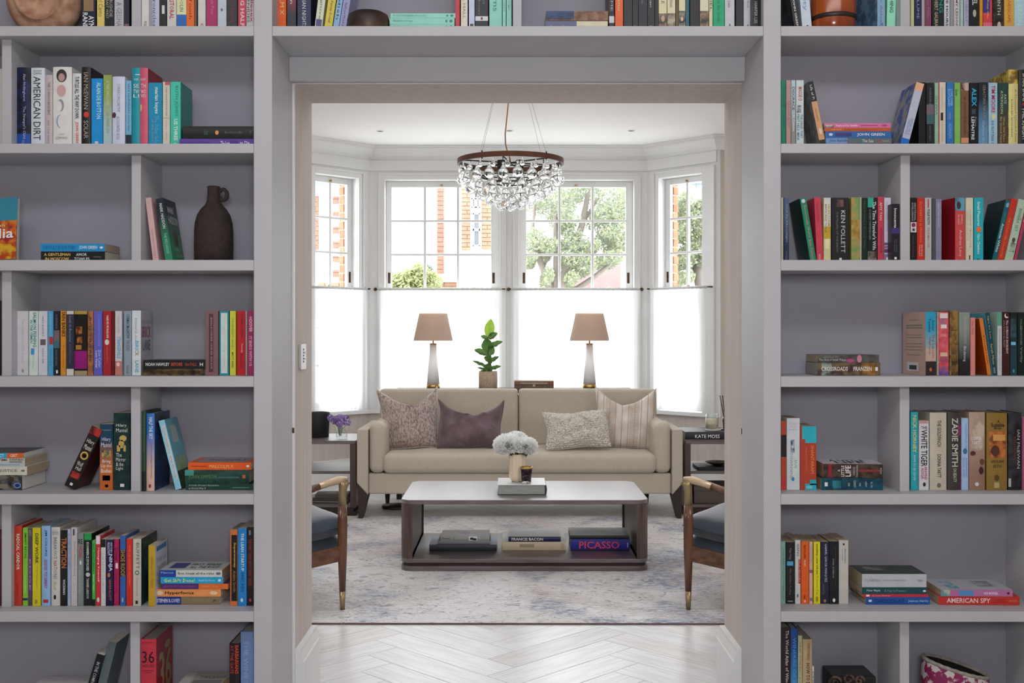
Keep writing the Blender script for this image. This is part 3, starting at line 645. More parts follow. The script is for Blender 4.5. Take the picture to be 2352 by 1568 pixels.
# --- second shelf
G='second shelf left of doorway'
row('L1',2,G,g_(G),[
 (-16,5,158,'b8b4ac','off-white book beyond the left divider','','' or {'page':'cfc6b4'}),
 (38,70,155,'16204a~080c1c','blue and black patterned hardback','Alan Hollinghurst|.08-.42|.45-.7|b0b8d0;The Stranger\'s Child|.48-.88|.45-.7|b0b8d0;#|.82-1|0-1|1f4c9c;PICADOR|.9-.98|.4-.6|8ab|u',{'hb':1,'d':.14}),
 (71.5,103,156,'c6ccd4','white hardback lettered AMERICAN DIRT','JEANINE|.03-.055|.2-.8|444|h;CUMMINS|.06-.085|.2-.8|444|h;AMERICAN DIRT|.11-.9|.2-.72|1c2028',{'hb':1,'d':.14}),
 (104,121,172,'b8aaae','pale pink grey hardback','THE CURIOUS INCIDENT|.1-.55|.35-.7|555;OF THE DOG|.62-.95|.35-.6|778',{'hb':1}),
 (122,165,154,'d2d2ce','wide white hardback with four round face pictures','@|.03-.19|.2-.75|332c34;@|.08-.18|.3-.65|b08c84|u;@|.22-.37|.22-.7|c49c9c;@|.40-.55|.24-.6|8c8c98;@|.42-.55|.18-.5|d2d2ce|u;@|.59-.75|.2-.6|7c8cb0;@|.59-.75|.26-.68|d2d2ce|u;THE|.82-.84|.35-.6|998;COMPANY|.86-.89|.15-.8|776|h',{'hb':1,'d':.14}),
 (167,186.5,169,'cfd0d0','white hardback with handwritten title','TURTLES ALL THE WAY DOWN|.04-.6|.3-.8|1c1c1c|b;JOHN GREEN|.65-.93|.3-.75|c8502c|b',{'hb':1}),
 (188,208.5,154,'1c1a1a','tall black hardback with red dot','IAN McEWAN|.07-.52|.25-.75|a89c84;SOLAR|.66-.88|.25-.75|a89c84;@|.55-.62|.25-.85|c83c34',{'hb':1,'d':.142}),
 (210,236,180,'1787c8','bright blue paperback','ALAIN DE BOTTON|.06-.58|.45-.85|a8d4e8|b;#|.9-.96|.3-.6|bcd'),
 (237.5,257,172,'8a9c54>a4b8b8','green to pale blue paperback','A TREE WAS LOVED|.08-.42|.35-.7|c8d0a0;SHE OPENED SEAS|.5-.8|.35-.7|7c8c7c'),
 (258.5,287,176,'c4c8da','white hardback with a dark flower','CORMAC MCCARTHY|.1-.5|.4-.65|778;@|.5-.58|.0-.3|4a1c30;ACCOUNTED RULE|.56-.88|.35-.6|667',{'hb':1}),
 (289,302,185,'6fa8c8','light blue paperback with dark foot','IAN McEWAN Saturday|.05-.75|.3-.7|3c5c78;#|.8-1|0-1|222c34'),
 (303.5,322,156,'0f8c9c','teal half of a tall hardback','VIK|.13-.16|.25-.9|c8c8c8|h;SE|.2-.25|.2-.9|ccc|h;TW|.27-.32|.2-.9|ccc|h;LI|.33-.37|.2-.9|ccc|h;#|.08-.088|.4-1|ddd',{'hb':1,'d':.142}),
 (322.2,340,156,'c4546c','rose pink tall hardback lettered SETH','RAM|.13-.16|.1-.7|c8c8c8|h;TH|.2-.25|.1-.75|ccc|h;WO|.27-.32|.1-.75|ccc|h;VES|.33-.37|.1-.75|ccc|h;@|.45-.54|.0-.25|c4a06c',{'hb':1,'d':.142,'side':'8c2434'}),
 (341,372.5,190,'0f86ac','blue teal paperback with a script title','marian keyes|.07-.47|.4-.75|c8d4d8|b;The Other Side|.5-.92|.45-.75|6a9cc4;of the Story|.55-.9|.2-.4|8a8cc0;@|.93-.97|.35-.6|ddd'),
 (374,390,188,'c6c2b2','cream paperback with red corner','MARGARET FORSTER|.08-.52|.4-.65|8c6c6c;#|.54-.55|.1-.9|a88;Diary Wife|.58-.88|.35-.6|b07868;#|.0-.05|.3-1|b8545c'),
 (391.5,415,188,'3fb8a0','turquoise paperback','RUTH JONES|.06-.52|.4-.75|146c68;US THREE|.56-.88|.35-.7|d8ecd8|b;@|.92-.97|.3-.6|cec',{'side':'128074'}),
])
stack(2,G,g_(G),[
 (412,582.5,22,'5a3c94','purple hardback lying beneath the black one','RICHARD OSMAN|.03-.42|.3-.72|3c2470;The Last|.56-.68|.2-.75|d8d0e8|b;DEVIL|.69-.8|.3-.8|3c2470|b;to Die|.82-.95|.3-.75|d8d0e8|b',{'d':.15,'hb':1}),
 (420,582.5,29,'18191c','black hardback lying on the purple one','Shards|.3-.36|.3-.7|446a58;@|.46-.51|.3-.65|d88c50;Bret Easton Ellis|.6-.84|.4-.6|5c6c60;#|.94-.98|.35-.65|333c3a',{'d':.14,'hb':1})])
G='second shelf right of doorway'
row('R1',2,G,g_(G),[
 (1794.5,1805,184,'0f7c60','green paperback by the post','A PAPER TOWN|.1-.7|.3-.7|0a5c48'),
 (1806,1816.5,184,'b8908c','dusty pink paperback','GEORGE ELIOT|.3-.7|.3-.7|8c5c70'),
 (1817.5,1827,184,'a8c0c8>8c8880','pale blue and grey paperback lettered DISGRACE','DISGRACE|.1-.44|.2-.8|5c3c40|b;J. M. Coetzee|.47-.75|.2-.8|ddd'),
 (1828.5,1846,184,'c4cccc','white paperback with teal lettering','MAGGIE O|.1-.3|.3-.8|b85c50|b;#|.37-.48|.1-.7|2c3034~a8b0b0;THE HAND THAT|.5-.85|.55-.9|2c7c88|b;FIRST HELD MINE|.5-.88|.1-.45|2c7c88|b'),
 (1885,1898.5,186,'c8986c','tan paperback with black head, leaning left','#|.0-.3|0-1|17181a;Life of Pi|.05-.27|.25-.7|c8c8c0|u;YANN MARTEL|.4-.6|.3-.6|7c6c5c;#|.88-1|0-1|332c18;@|.7-.8|.3-.8|c8c0b0',{'lean':-11.5,'side':'8c8c88~6c6c68'}),
 (2066,2085,188,'b0b4c4','white and blue paperback leaning right','#|.0-.12|0-1|d8a880;#|.86-1|0-1|1769b8;SHOW ME A|.55-.8|.5-.8|5c78a8;MOUNTAIN|.58-.8|.2-.45|5c78a8',{'lean':14.5,'side':'1f5098~8c8c88'}),
 (2110,2126,189,'0f1012','black paperback with plain spine',''),
 (2128,2145,190,'1a1b1e','black paperback with a mauve photo','FUGITIVE PIECES|.08-.35|.35-.65|777;#|.33-.48|0-1|6c5a66;#|.48-.63|0-1|3c5a60;ANNE MICHAELS|.65-.88|.35-.6|666'),
 (2147,2154.5,190,'8cb09c','thin sage green paperback','OLIVIA|.2-.5|.2-.8|3c6c58'),
 (2155.5,2172,189,'c8c0b0','cream paperback with red edge','#|.0-1|0-.14|a8282c;ALEXANDER McCALL|.08-.42|.4-.6|88a098;#|.46-.58|.3-.65|2c2c2c;CORDUROY MANSIONS|.6-.9|.4-.65|88a098'),
 (2174,2190.5,189,'2c6cb0','mid blue paperback lettered SCOTLAND','LOVE OVER|.1-.36|.55-.85|88b8dc|b;SCOTLAND|.1-.36|.2-.48|88b8dc|b;#|.46-.56|.3-.6|6c7c98;ALEXANDER|.62-.85|.3-.7|88a8cc'),
 (2192,2206,190,'7cb05c','light green paperback','Snow|.1-.2|.1-.6|1f5c2c|b;#|.2-.9|.1-.12|5c9048'),
 (2207.5,2225,190,'74523c','brown paperback with a face at its head','#|.0-.12|0-1|b89c94~4c2c28;SHE CAPTAIN BUILDING ANGELS|.2-.8|.35-.65|3c281c;#|.84-.92|0-1|c88c68'),
 (2227,2246.5,190,'101216','black paperback lettered ALEX','ALEX|.08-.36|.25-.8|28a4d8|b;Pierre|.52-.66|.6-.8|999;LEMAITRE|.52-.87|.2-.55|d0d4d4|b;#|.4-.48|.25-.7|3c4448'),
 (2248,2269,189,'10202c>5c88a8','dark to light blue paperback','SEBASTIAN FAULKS|.04-.56|.45-.75|8c8460;Charlotte Gray|.58-.95|.3-.65|a8b8c0'),
 (2270.5,2291,190,'98b8c8','light blue paperback lettered DO NOT PASS GO','TIM MOORE|.04-.46|.3-.75|a82c58|b;DO NOT PASS GO|.58-.98|.3-.6|1c5c8c|b;@|.48-.56|.35-.85|c8c8a0'),
 (2292.5,2315,190,'1c4038>4c3c28','green to brown paperback','KATE|.18-.32|.6-.85|b8c0a8;ATKINSON|.12-.47|.25-.5|b8c0a8;When Will There|.52-.9|.5-.7|b0a078;Be Good News|.52-.95|.2-.4|b0a078'),
 (2316.5,2338,160,'c8b04c~6c5420','tall gold leaf patterned hardback','#|.18-.95|0-1|cfc480;A Thousand Splendid Suns|.25-.92|.55-.8|6c6c58|u;KHALED HOSSEINI|.38-.85|.2-.4|6c6c58|u',{'hb':1}),
 (2339.5,2362,160,'141416','tall black hardback at the picture edge','SHOE DOG|.05-.4|.35-.8|b8b4a8|b;@|.42-.46|.3-.7|a82c2c;PHIL KNIGHT|.5-.9|.3-.7|b8b4a8|b',{'hb':1}),
])
stack(2,G,g_(G),[
 (1898,2050,11,'b82438','lowest red book of the low stack','JOHN GREEN|.55-.82|.25-.75|e0c8cc|b;@|.88-.97|.1-.9|ddd'),
 (1897,2048,13,'6c8cb8>88483c','blue to rust book in the low stack','#|.33-1|0-1|705c60~3c6c74;John Banville|.05-.34|.2-.75|2c4878;The Sea|.55-.72|.2-.75|d8d8d0|u;PICADOR|.86-.96|.3-.6|b8b0a0|u'),
 (1896,2047,15,'2c64a4','blue book lettered in white in the low stack','JOHN GREEN|.48-.9|.2-.75|d0d8e0|b;#|.15-.4|.2-.8|3c3c78;@|.05-.11|.3-.75|ccd'),
 (1894,2046,8,'b8562c','thin orange book in the low stack','JOSIE FISHER|.1-.26|.3-.7|e8c088;#|.3-.8|.35-.5|8c3c1c'),
 (1893,2046,11,'cc6c98','pink book topping the low stack','Tears of the Giraffe|.17-.5|.3-.7|f0d0dc|b;#|.55-.8|.4-.6|a83c64;#|.0-.15|.1-.6|b8c0a8~4c3c40;@|.86-.95|.3-.7|a84070',{'d':.12})])
# --- third shelf
G='third shelf left of doorway'
stack(3,G,g_(G),[
 (94,241,23.5,'17181c','black paperback lettered MOSCOW under the blue one','A GENTLEMAN|.05-.46|.56-.85|d8b460|b;IN MOSCOW|.07-.44|.12-.42|d8b460|b;AMOR|.55-.72|.56-.84|c8c8c8|b;TOWLES|.52-.76|.12-.42|c8c8c8|b;WINDMILL|.82-.95|.4-.52|888'),
 (93,241,18,'1f88c0','bright blue paperback on top of the black one','THE FAULT IN OUR STARS|.04-.54|.25-.75|1b5c94|b;JOHN GREEN|.6-.88|.2-.75|c8dce8|b;@|.92-.97|.35-.65|ddd',{'page':'b9a68a'})])
row('L2b',3,G,g_(G),[
 (351.5,365,453,'cba4a4','slim pink paperback leaning left','#|.03-.12|.3-.75|b8a8a0;ELIZABETH JANE|.5-.95|.3-.6|a07880',{'lean':-7}),
 (380,397.5,454,'1c2430>2c7c5c','black to green paperback leaning left','MARK HADDON|.08-.48|.35-.75|c0c8c4|b;THE RED HOUSE|.55-.88|.35-.7|8cc8a8;MARK|.12-.22|.2-.7|b0b8b4|chb;HADDON|.27-.4|.15-.9|b0b8b4|chb;THE RED|.78-.84|.3-.7|a8b8a8|ch;HOUSE|.87-.93|.4-.85|a8b8a8|ch;#|.5-.75|.35-.7|1c1814~5c5438|c',{'lean':-9,'d':.125}),
])
G='third shelf right of doorway'
row('R2',3,G,g_(G),[
 (1794.5,1799,454,'c4bca8','thin cream paperback'),
 (1801,1812.5,454,'4c5c7c>20284c','navy cloud-pattern paperback','Out by Moonlight|.1-.7|.3-.7|98a8c0;Penelope|.83-.97|.3-.6|888'),
 (1861,1875.5,453,'1c7c5c','green paperback leaning left','Emotionally Weird|.12-.62|.3-.75|c08c78;Kate Atkinson|.66-.98|.3-.75|b08878;@|.02-.08|.2-.8|ccd',{'lean':-9.5,'side':'0f3c34'}),
 (1876.5,1891,453,'c03c50','raspberry red paperback','MARGARET ATWOOD|.08-.4|.3-.6|8c2c3c;VINTAGE|.88-.98|.3-.6|e0b8b8',{'lean':-2.5}),
 (1892,1908,454,'c8c090','white and gold paperback lettered BIRDCAGE WALK','#|.0-.45|0-1|c8c8c0;#|.45-.64|0-1|b89830;HELEN DUNMORE|.1-.55|.6-.9|b08c1c|bu;BIRDCAGE WALK|.1-.55|.15-.45|6c5c2c|u;#|.65-.8|.2-.8|d8d0a0'),
 (1910,1949,454,'1c1a1d','thick black paperback with white capitals','KEN FOLLETT|.2-.86|.55-.8|c4c4c4|;THE PILLARS OF THE EARTH|.22-.85|.28-.38|777;#|.03-.14|.3-.7|6c4848~383038;#|.94-.98|.45-.6|ccc'),
 (1955,1975,453,'6c8c54~a8884c','green and amber landscape paperback','#|.35-.65|0-1|b09050~8c6c30;#|.98-1|.3-.6|ccc'),
 (1975.8,1978.8,453,'b8b0a0','very thin beige paperback'),
 (1979.5,1992,454,'10241c','dark green paperback with small lettering','Miss Pinker I Know Why|.05-.8|.3-.6|4c6c5c'),
 (1993,2015,454,'131818','black and teal paperback with handwritten title','The Time Traveler\'s Wife|.06-.82|.5-.88|c0c8c8|b;AUDREY NIFFENEGGER|.18-.66|.15-.32|888;#|.0-.15|0-.6|2c9c84;#|.84-1|0-.9|7c7468~2c2824'),
 (2016,2030,452,'b83c50','coral red paperback lettered CLUB','AMY TAN|.08-.36|.3-.7|e0b0a8|b;JOY LUCK CLUB|.48-.86|.3-.75|6c1c30|b'),
 (2031,2046,454,'c4c0d0','white paperback with purple striped foot','Carol Shields|.06-.35|.3-.6|889;Unless|.38-.52|.3-.6|99a;#|.7-.74|0-1|6c4878;#|.75-.79|0-1|84688c;#|.8-.86|0-1|5c3c68;#|.88-1|0-1|88709c;#|.93-.98|.3-.8|ddd|u'),
 (2048,2066,468,'15151c','short black paperback with purple band','Innocents|.08-.42|.3-.65|c8c8c8|b;#|.42-.52|0-1|3c2c6c;CAT AMONG|.62-.84|.55-.7|666;THE PIGEONS|.62-.84|.3-.45|666;#|.93-.97|.35-.65|ddd',{'y':-.032}),
 (2091.5,2105,454,'17131a','black paperback with white heart panel','EMOTIONAL|.08-.36|.6-.9|a0a0a8|b;INTELLIGENCE|.08-.36|.15-.45|a0a0a8|b;#|.38-.54|0-1|d0ccd0;@|.39-.46|.15-.85|8c2444|u;#|.48-.52|.3-.7|334|u;Daniel Goleman|.6-.93|.3-.6|555'),
 (2106.5,2123,454,'b82c1c','red paperback lettered MISSING','ELIZABETH IS MISSING|.06-.7|.35-.65|e07c48|;EMMA|.74-.92|.55-.75|ddb0a0;HEALEY|.74-.92|.25-.45|ddb0a0'),
 (2124.5,2139.5,454,'b0aeac','pale grey paperback lettered STAIN','PHILIP ROTH|.18-.42|.35-.75|3c3c40|b;THE HUMAN STAIN|.46-.78|.35-.7|b07070|b;#|.02-.16|.4-.6|a83c4c'),
 (2141,2148.5,456,'4c4c50','thin dark grey paperback'),
 (2149.5,2162.5,457,'7c7c94','slate lavender paperback','SEBASTIAN FAULKS|.05-.45|.3-.7|b0b0c4;HUMAN TRACES|.5-.7|.3-.6|9090ac'),
 (2192.5,2217,454,'c04848','coral paperback with blue photograph head','#|.0-.2|0-1|5c98b0~48707c;@|.06-.18|.15-.6|3c3438|u;SMALL|.26-.42|.6-.8|e8b8b0;ISLAND|.26-.42|.28-.45|e8b8b0;Andrea Levy|.5-.92|.35-.7|e8b8b0',{'yaw':11,'side':'84141c'}),
 (2219,2235,454,'cac4ac','cream paperback lettered SOUTH','JOANNA TROLLOPE|.18-.78|.45-.7|7c7864;Girl from the South|.22-.68|.15-.3|8c8878;#|.9-.97|.4-.6|6c3438'),
 (2237,2258.5,454,'1ba0ac','turquoise paperback lettered Pleasures','Small Pleasures|.06-.44|.35-.65|c8e8dc|b;@|.45-.54|.25-.8|d86c34;Clare Chambers|.56-.88|.35-.65|c8e8dc|b;#|.95-.98|.3-.6|0c6c74'),
 (2277.5,2289,458,'0f5c64','teal paperback leaning right','Antonia White|.38-.85|.3-.8|b8ccc4|b;Frost in May|.2-.36|.3-.7|4c8c88;@|.04-.12|.3-.9|7ca0b0',{'lean':13,'side':'102c28'}),
 (2290,2305,455,'b83020','red and gold paperback leaning right','THE COLLECTED COLLECTED|.3-.95|.3-.6|c88c38',{'lean':13}),
 (2306.5,2326,456,'a8bca4','pale green paperback leaning right with a tiny portrait','RIVIERA SET|.15-.52|.35-.7|3c6c5c;THE|.28-.33|.75-.9|3c6c5c;@|.62-.7|.35-.75|4c4440;#|.7-.85|.3-.9|9cac94~444c48',{'lean':13}),
 (2328,2334,470,'a83c58','thin pink paperback leaning right','#|.1-.3|.2-.8|d8a0ac',{'lean':13}),
])
# --- fourth shelf
G='fourth shelf left of doorway'
row('L3',4,G,g_(G),[
 (-22,5,690,'1c1820','dark book beyond the left divider','',{'page':'b9a68a'}),
 (39.5,65,714,'c4c2c6','off-white paperback with faint lettering','Toni Morrison The Island|.12-.8|.4-.65|a8a4b0;@|.9-.96|.4-.6|888'),
 (67,87,714,'c4d0c8','pale mint paperback lettered YEMEN','SALMON FISHING|.02-.56|.45-.85|1c7c84|b;IN THE YEMEN|.14-.5|.12-.4|1c7c84|b;#|.58-.68|.2-.6|3c8cc8;Paul Torday|.7-.88|.3-.6|78b8a8'),
 (88.5,109,714,'c2c4cc','white paperback with a tiny grey photo','IAIN BANKS|.08-.4|.4-.62|778;#|.44-.53|.2-.8|5c5458;DEAD AIR|.58-.82|.4-.62|778'),
 (110.5,122,714,'4c9cc4','sky blue paperback','STOPPING|.05-.35|.3-.7|78b8d8;#|.4-.52|.2-1|a8343c;HIGH LIFE|.6-.85|.3-.7|2c6c98'),
 (123.5,137,714,'1c2028','black paperback with mauve and teal bands','FUGITIVE PIECES|.06-.28|.3-.6|778;#|.3-.46|0-1|6c5c68;#|.46-.58|0-1|3c6470;ANNE MICHAELS|.6-.85|.3-.6|778;#|.92-.97|.4-.7|ddd'),
 (139,151.5,714,'c8842c','amber paperback with black capitals','IAIN BANKS|.02-.4|.25-.9|1c1410|b;The Wasp Factory|.52-.88|.3-.7|7c4c18'),
 (153,169.5,714,'2a3040','dark slate paperback','Louis de Bernieres|.08-.48|.35-.7|8890a0;Birds Without Wings|.52-.82|.35-.6|6c7488;#|.9-1|0-1|c8c4b8;#|.0-.05|0-1|c4c0b4'),
 (171,200.5,714,'14110f','thick black paperback with magenta foot','#|.0-.05|0-1|a88c40;#|.24-.36|.1-.6|b06c2c~4c2014;#|.4-.5|.2-.6|b06c2c~4c2014;#|.53-.6|.1-.55|a8742c;#|.62-.9|0-1|8c1470;#|.93-1|0-1|988c6c',{'y':.004}),
 (201.5,214,714,'a8683c~6c4c34','brown and orange patterned paperback','BODHI TREE|.1-.8|.3-.7|3c2c24'),
 (215.5,235,714,'5a5cb4','violet blue paperback','CLOCKWORK IN WINTER|.05-.55|.5-.75|8c8ccc;Zoe Caller|.6-.88|.55-.85|c4c8e8|;Love Verbal|.62-.88|.2-.45|c4c8e8|b'),
 (237,255.5,714,'a02228','red paperback with a round emblem','HARUKI MURAKAMI|.07-.42|.4-.7|e0c8c0|b;@|.44-.53|.2-.75|c8c0b8;Norwegian Wood|.56-.8|.4-.6|c88078'),
 (256.2,263,714,'64141c','thin dark red paperback'),
 (264.5,280,714,'c4c0c4','white paperback with blue lettering and pink foot','DEAN CARTER|.08-.34|.35-.65|99a;STRANGERVILLE|.4-.74|.3-.85|3c94b4|b;#|.78-1|0-1|b8746c;@|.8-.86|.2-.7|e0c0c0|u'),
 (285,302,714,'8494a0','grey blue paperback lettered ROAD','CORMAC McCARTHY|.05-.43|.3-.75|30404c|b;THE ROAD|.45-.62|.3-.75|5c6c78|b;PICADOR|.85-.97|.3-.6|444'),
 (303.5,323.5,713,'c6ced2','white paperback, multicoloured lettering','MONICA ALI|.12-.46|.3-.55|889;BRI|.47-.6|.35-.75|5c9cb8|b;CK|.61-.7|.35-.75|8c8c5c|b;LANE|.77-.96|.35-.75|4c9cac|b;MONICA ALI|.14-.2|.1-.9|9c9ca0|ch;BRICK|.24-.42|.1-.9|8c4c64|chb;LANE|.45-.62|.15-.85|5c5c74|chb',{'side':'a8a8a8','yaw':3}),
 (472.5,501.5,713,'7c5a5c','wide mauve brown paperback with dark panel','#|.05-.95|.25-.6|4c3438;JEAN-SOMMER UNDER AN EYE|.1-.9|.35-.52|b09c94|u'),
 (504,525.5,714,'1f8498','teal bordered paperback with white panel','#|.03-.97|.16-.86|c4ccc8;The Art of Loving Feather|.08-.9|.4-.6|8cb0b0|u'),
 (528,541.5,714,'c8c43c','yellow paperback lettered MIDNIGHT','THE MIDNIGHT LIBRARY|.1-.6|.3-.65|5c8c48;MATT HAIG|.64-.88|.3-.65|4c5c24|b'),
 (545,562.5,714,'b41c24','bright red paperback','RICHARD OSMAN|.05-.42|.5-.75|3c1014;Thursday|.5-.65|.45-.75|e8b0b0;MURDER CLUB|.66-.88|.4-.7|3c1014'),
 (563.5,567.5,714,'9c9488','very thin grey paperback'),
 (568,582.5,713,'96285c','magenta paperback against the post','HOOVER|.1-.33|.3-.8|e0b8cc|b;IT ENDS WITH US|.4-.86|.3-.75|d8a8c4|b'),
])
stack(4,G,g_(G),[
 (329,471,15,'2a2218~685830','thin black and gold book lying at the bottom','#|.05-.93|.2-.7|141010~50401c'),
 (329,472,20,'1a1b1f','black paperback lettered BEFORE the FALL','NOAH HAWLEY|.04-.42|.32-.7|d8d8d4|b;BEFORE|.45-.63|.32-.7|b84830|b;the FALL|.67-.86|.32-.7|a03c28|b;H|.91-.96|.3-.7|ddd|b')])
G='fourth shelf right of doorway'
stack(4,G,g_(G),[
 (1878,2022,29,'6c5a40~3c2c2c','thick patterned book lettered CROSSROADS','#|.06-.22|0-1|8c9488~3c3838|;#|.7-.92|0-1|9c7034~6c4c24|;CROSSROADS|.06-.48|.35-.68|d8d4cc|bu;FRANZEN|.57-.86|.35-.68|d8d4cc|bu;#|.92-.96|.35-.65|ddd|',{'page':'a8a39a'}),
 (1879,2019,18,'55534f~3a3836','grey book with pink flowers topping the pair','The God of Small Things|.02-.46|.15-.5|a8a8a4|b;ARUNDHATI ROY|.1-.35|.6-.85|888;@|.46-.6|0-.5|a8487c;@|.64-.72|.0-1|c07890',{'d':.14,'page':'b9a68a','yaw':-1})])
row('R3',4,G,g_(G),[
 (2125,2151,716,'2494b4>a8a094','blue to tan paperback lettered Highway','#|.58-.78|0-1|b89c90;#|.78-1|0-1|2c2428;Amor|.12-.3|.6-.85|14506c|b;Towles|.1-.32|.25-.5|14506c|b;The Lincoln|.35-.73|.6-.85|7c5c58|;Highway|.4-.68|.25-.5|7c5c58|;@|.88-.94|.35-.6|c85c38|u;#|.12-.13|.3-.7|776|k;#|.2-.22|.15-.85|776|k;#|.24-.26|.12-.85|776|k;#|.36-.37|.15-.85|776|k;#|.4-.41|.12-.85|776|k;#|.5-.51|.12-.88|776|k;#|.55-.56|.12-.88|776|k;#|.6-.61|.12-.88|776|k;#|.68-.69|.2-.8|776|k;#|.8-.94|.3-.8|c0c0c4|k;#|.85-.92|.38-.7|333|ku',{'yaw':9,'side':'b4968a','d':.14}),
 (2152.5,2156,716,'8cb8a4~c87c7c','thin patterned mint paperback'),
 (2156.5,2179,716,'b8404c~c85c64','ornate red paperback with white and purple motif','#|.02-.1|.1-.9|d0c8c4;#|.1-.2|.1-.9|b8606c~5c5c90;#|.2-.26|.2-.8|d8d0c8;DISTANCE|.35-.39|.2-.8|e0a8a0|h;#|.64-.7|.15-.85|c8a890;#|.7-.78|0-1|6c3c6c~b05c50;#|.86-1|0-1|48488c~a85068'),
 (2181,2201,713,'8c6c38~5c4420','brown and gold paperback with dark trees','#|.5-1|.2-1|3a2c1c~7c5c30;#|.3-.31|.1-.8|3c2c1c'),
 (2203,2227.5,717,'7c8880>2c2c30','grey to black paperback lettered Birdsong','#|.75-1|0-1|1c1a1e;SEBASTIAN FAULKS|.04-.5|.45-.7|a8a090;Birdsong|.54-.78|.35-.65|c8c8c4|u'),
 (2229,2240,729,'cc8078','short salmon pink paperback','The Tree|.05-.3|.3-.6|8c3c3c'),
 (2268,2277,730,'c87428','short orange paperback leaning left','KINGSTON|.3-.8|.3-.7|6c3414',{'lean':-8.5,'side':'96400c'}),
 (2280,2290.5,717,'103c4c','dark teal paperback leaning left, lettered Moss','Signs for Lost|.05-.42|.3-.75|c0b868;Sarah Moss|.5-.83|.3-.75|c0b868;PICADOR|.88-.97|.3-.7|ccc',{'lean':-7,'side':'58a0b8'}),
 (2291,2301.5,716,'c0c0c4','white paperback with green head','#|.0-.22|0-1|5c9880;LISA SANDERS|.26-.5|.3-.6|778;EDWARD THE BLOOD|.52-.92|.3-.6|8c6c74',{'side':'a8b8a8'}),
 (2302,2319,716,'3a1218','maroon paperback with a crescent moon','@|.02-.1|.3-.9|d8d0cc;@|.01-.08|.45-1|3a1218|u;The CURIOUS INCIDENT|.13-.66|.5-.8|c8bcb8|b;of the DOG in the NIGHT|.13-.56|.15-.35|a89490'),
 (2320.5,2336,717,'0f1a20>1c3c48','black and deep teal paperback','#|.47-.52|.1-.8|6cb8d8;#|.1-.4|0-.9|1c3038~385058;@|.9-.96|.35-.65|3c8c9c'),
 (2337.5,2353,717,'101c18','black green paperback at the picture edge','COLLEEN HOOVER|.1-.52|.35-.65|88a088;Verity|.55-.8|.3-.7|88a088'),
])
# --- fifth shelf
G='fifth shelf left of doorway'
stack(5,G,g_(G),[
 (-80,51,34,'1c2030~686860','thick dark photographic book at the stack bottom','@|.85-.98|.1-.5|6c88b8;@|.87-.96|.18-.42|20305c|u;#|.5-.75|.1-.4|7c7468;@|.75-.86|.5-.9|3c3018',{'page':'e2ddd2','d':.17}),
 (-70,62,20,'c4c4b4','cream book lettered JUSTICE','#|.0-.55|0-1|88b8cc>c4c4b4;JUSTICE|.52-.83|.28-.68|777868|bu;#|.9-.96|.4-.6|666',{'page':'b9a68a','d':.165}),
 (-65,57,7,'aab8bc','thin pale blue paperback in the stack','#|.2-.9|.4-.6|4c8ca0',{'page':'b9a68a','d':.16}),
 (-68,57,12,'b8b8ac','cream book lettered TIME','OF TIME|.4-.68|.45-.85|333|b;STEPHEN|.72-.97|.52-.9|444|b;HAWKING|.72-.95|.1-.45|444|b',{'page':'b9a68a','d':.165}),
 (-72,54,12,'2c9cc4','blue and orange book on top of the stack','#|.7-1|0-1|c85c2c;PACT|.5-.65|.2-.8|cde|b;GRIT|.76-.9|.2-.8|e8c8b0|bu;#|.0-1|0-1|2c5c60~5c2818|c',{'page':'e2ddd2','d':.17,'yaw':2})])
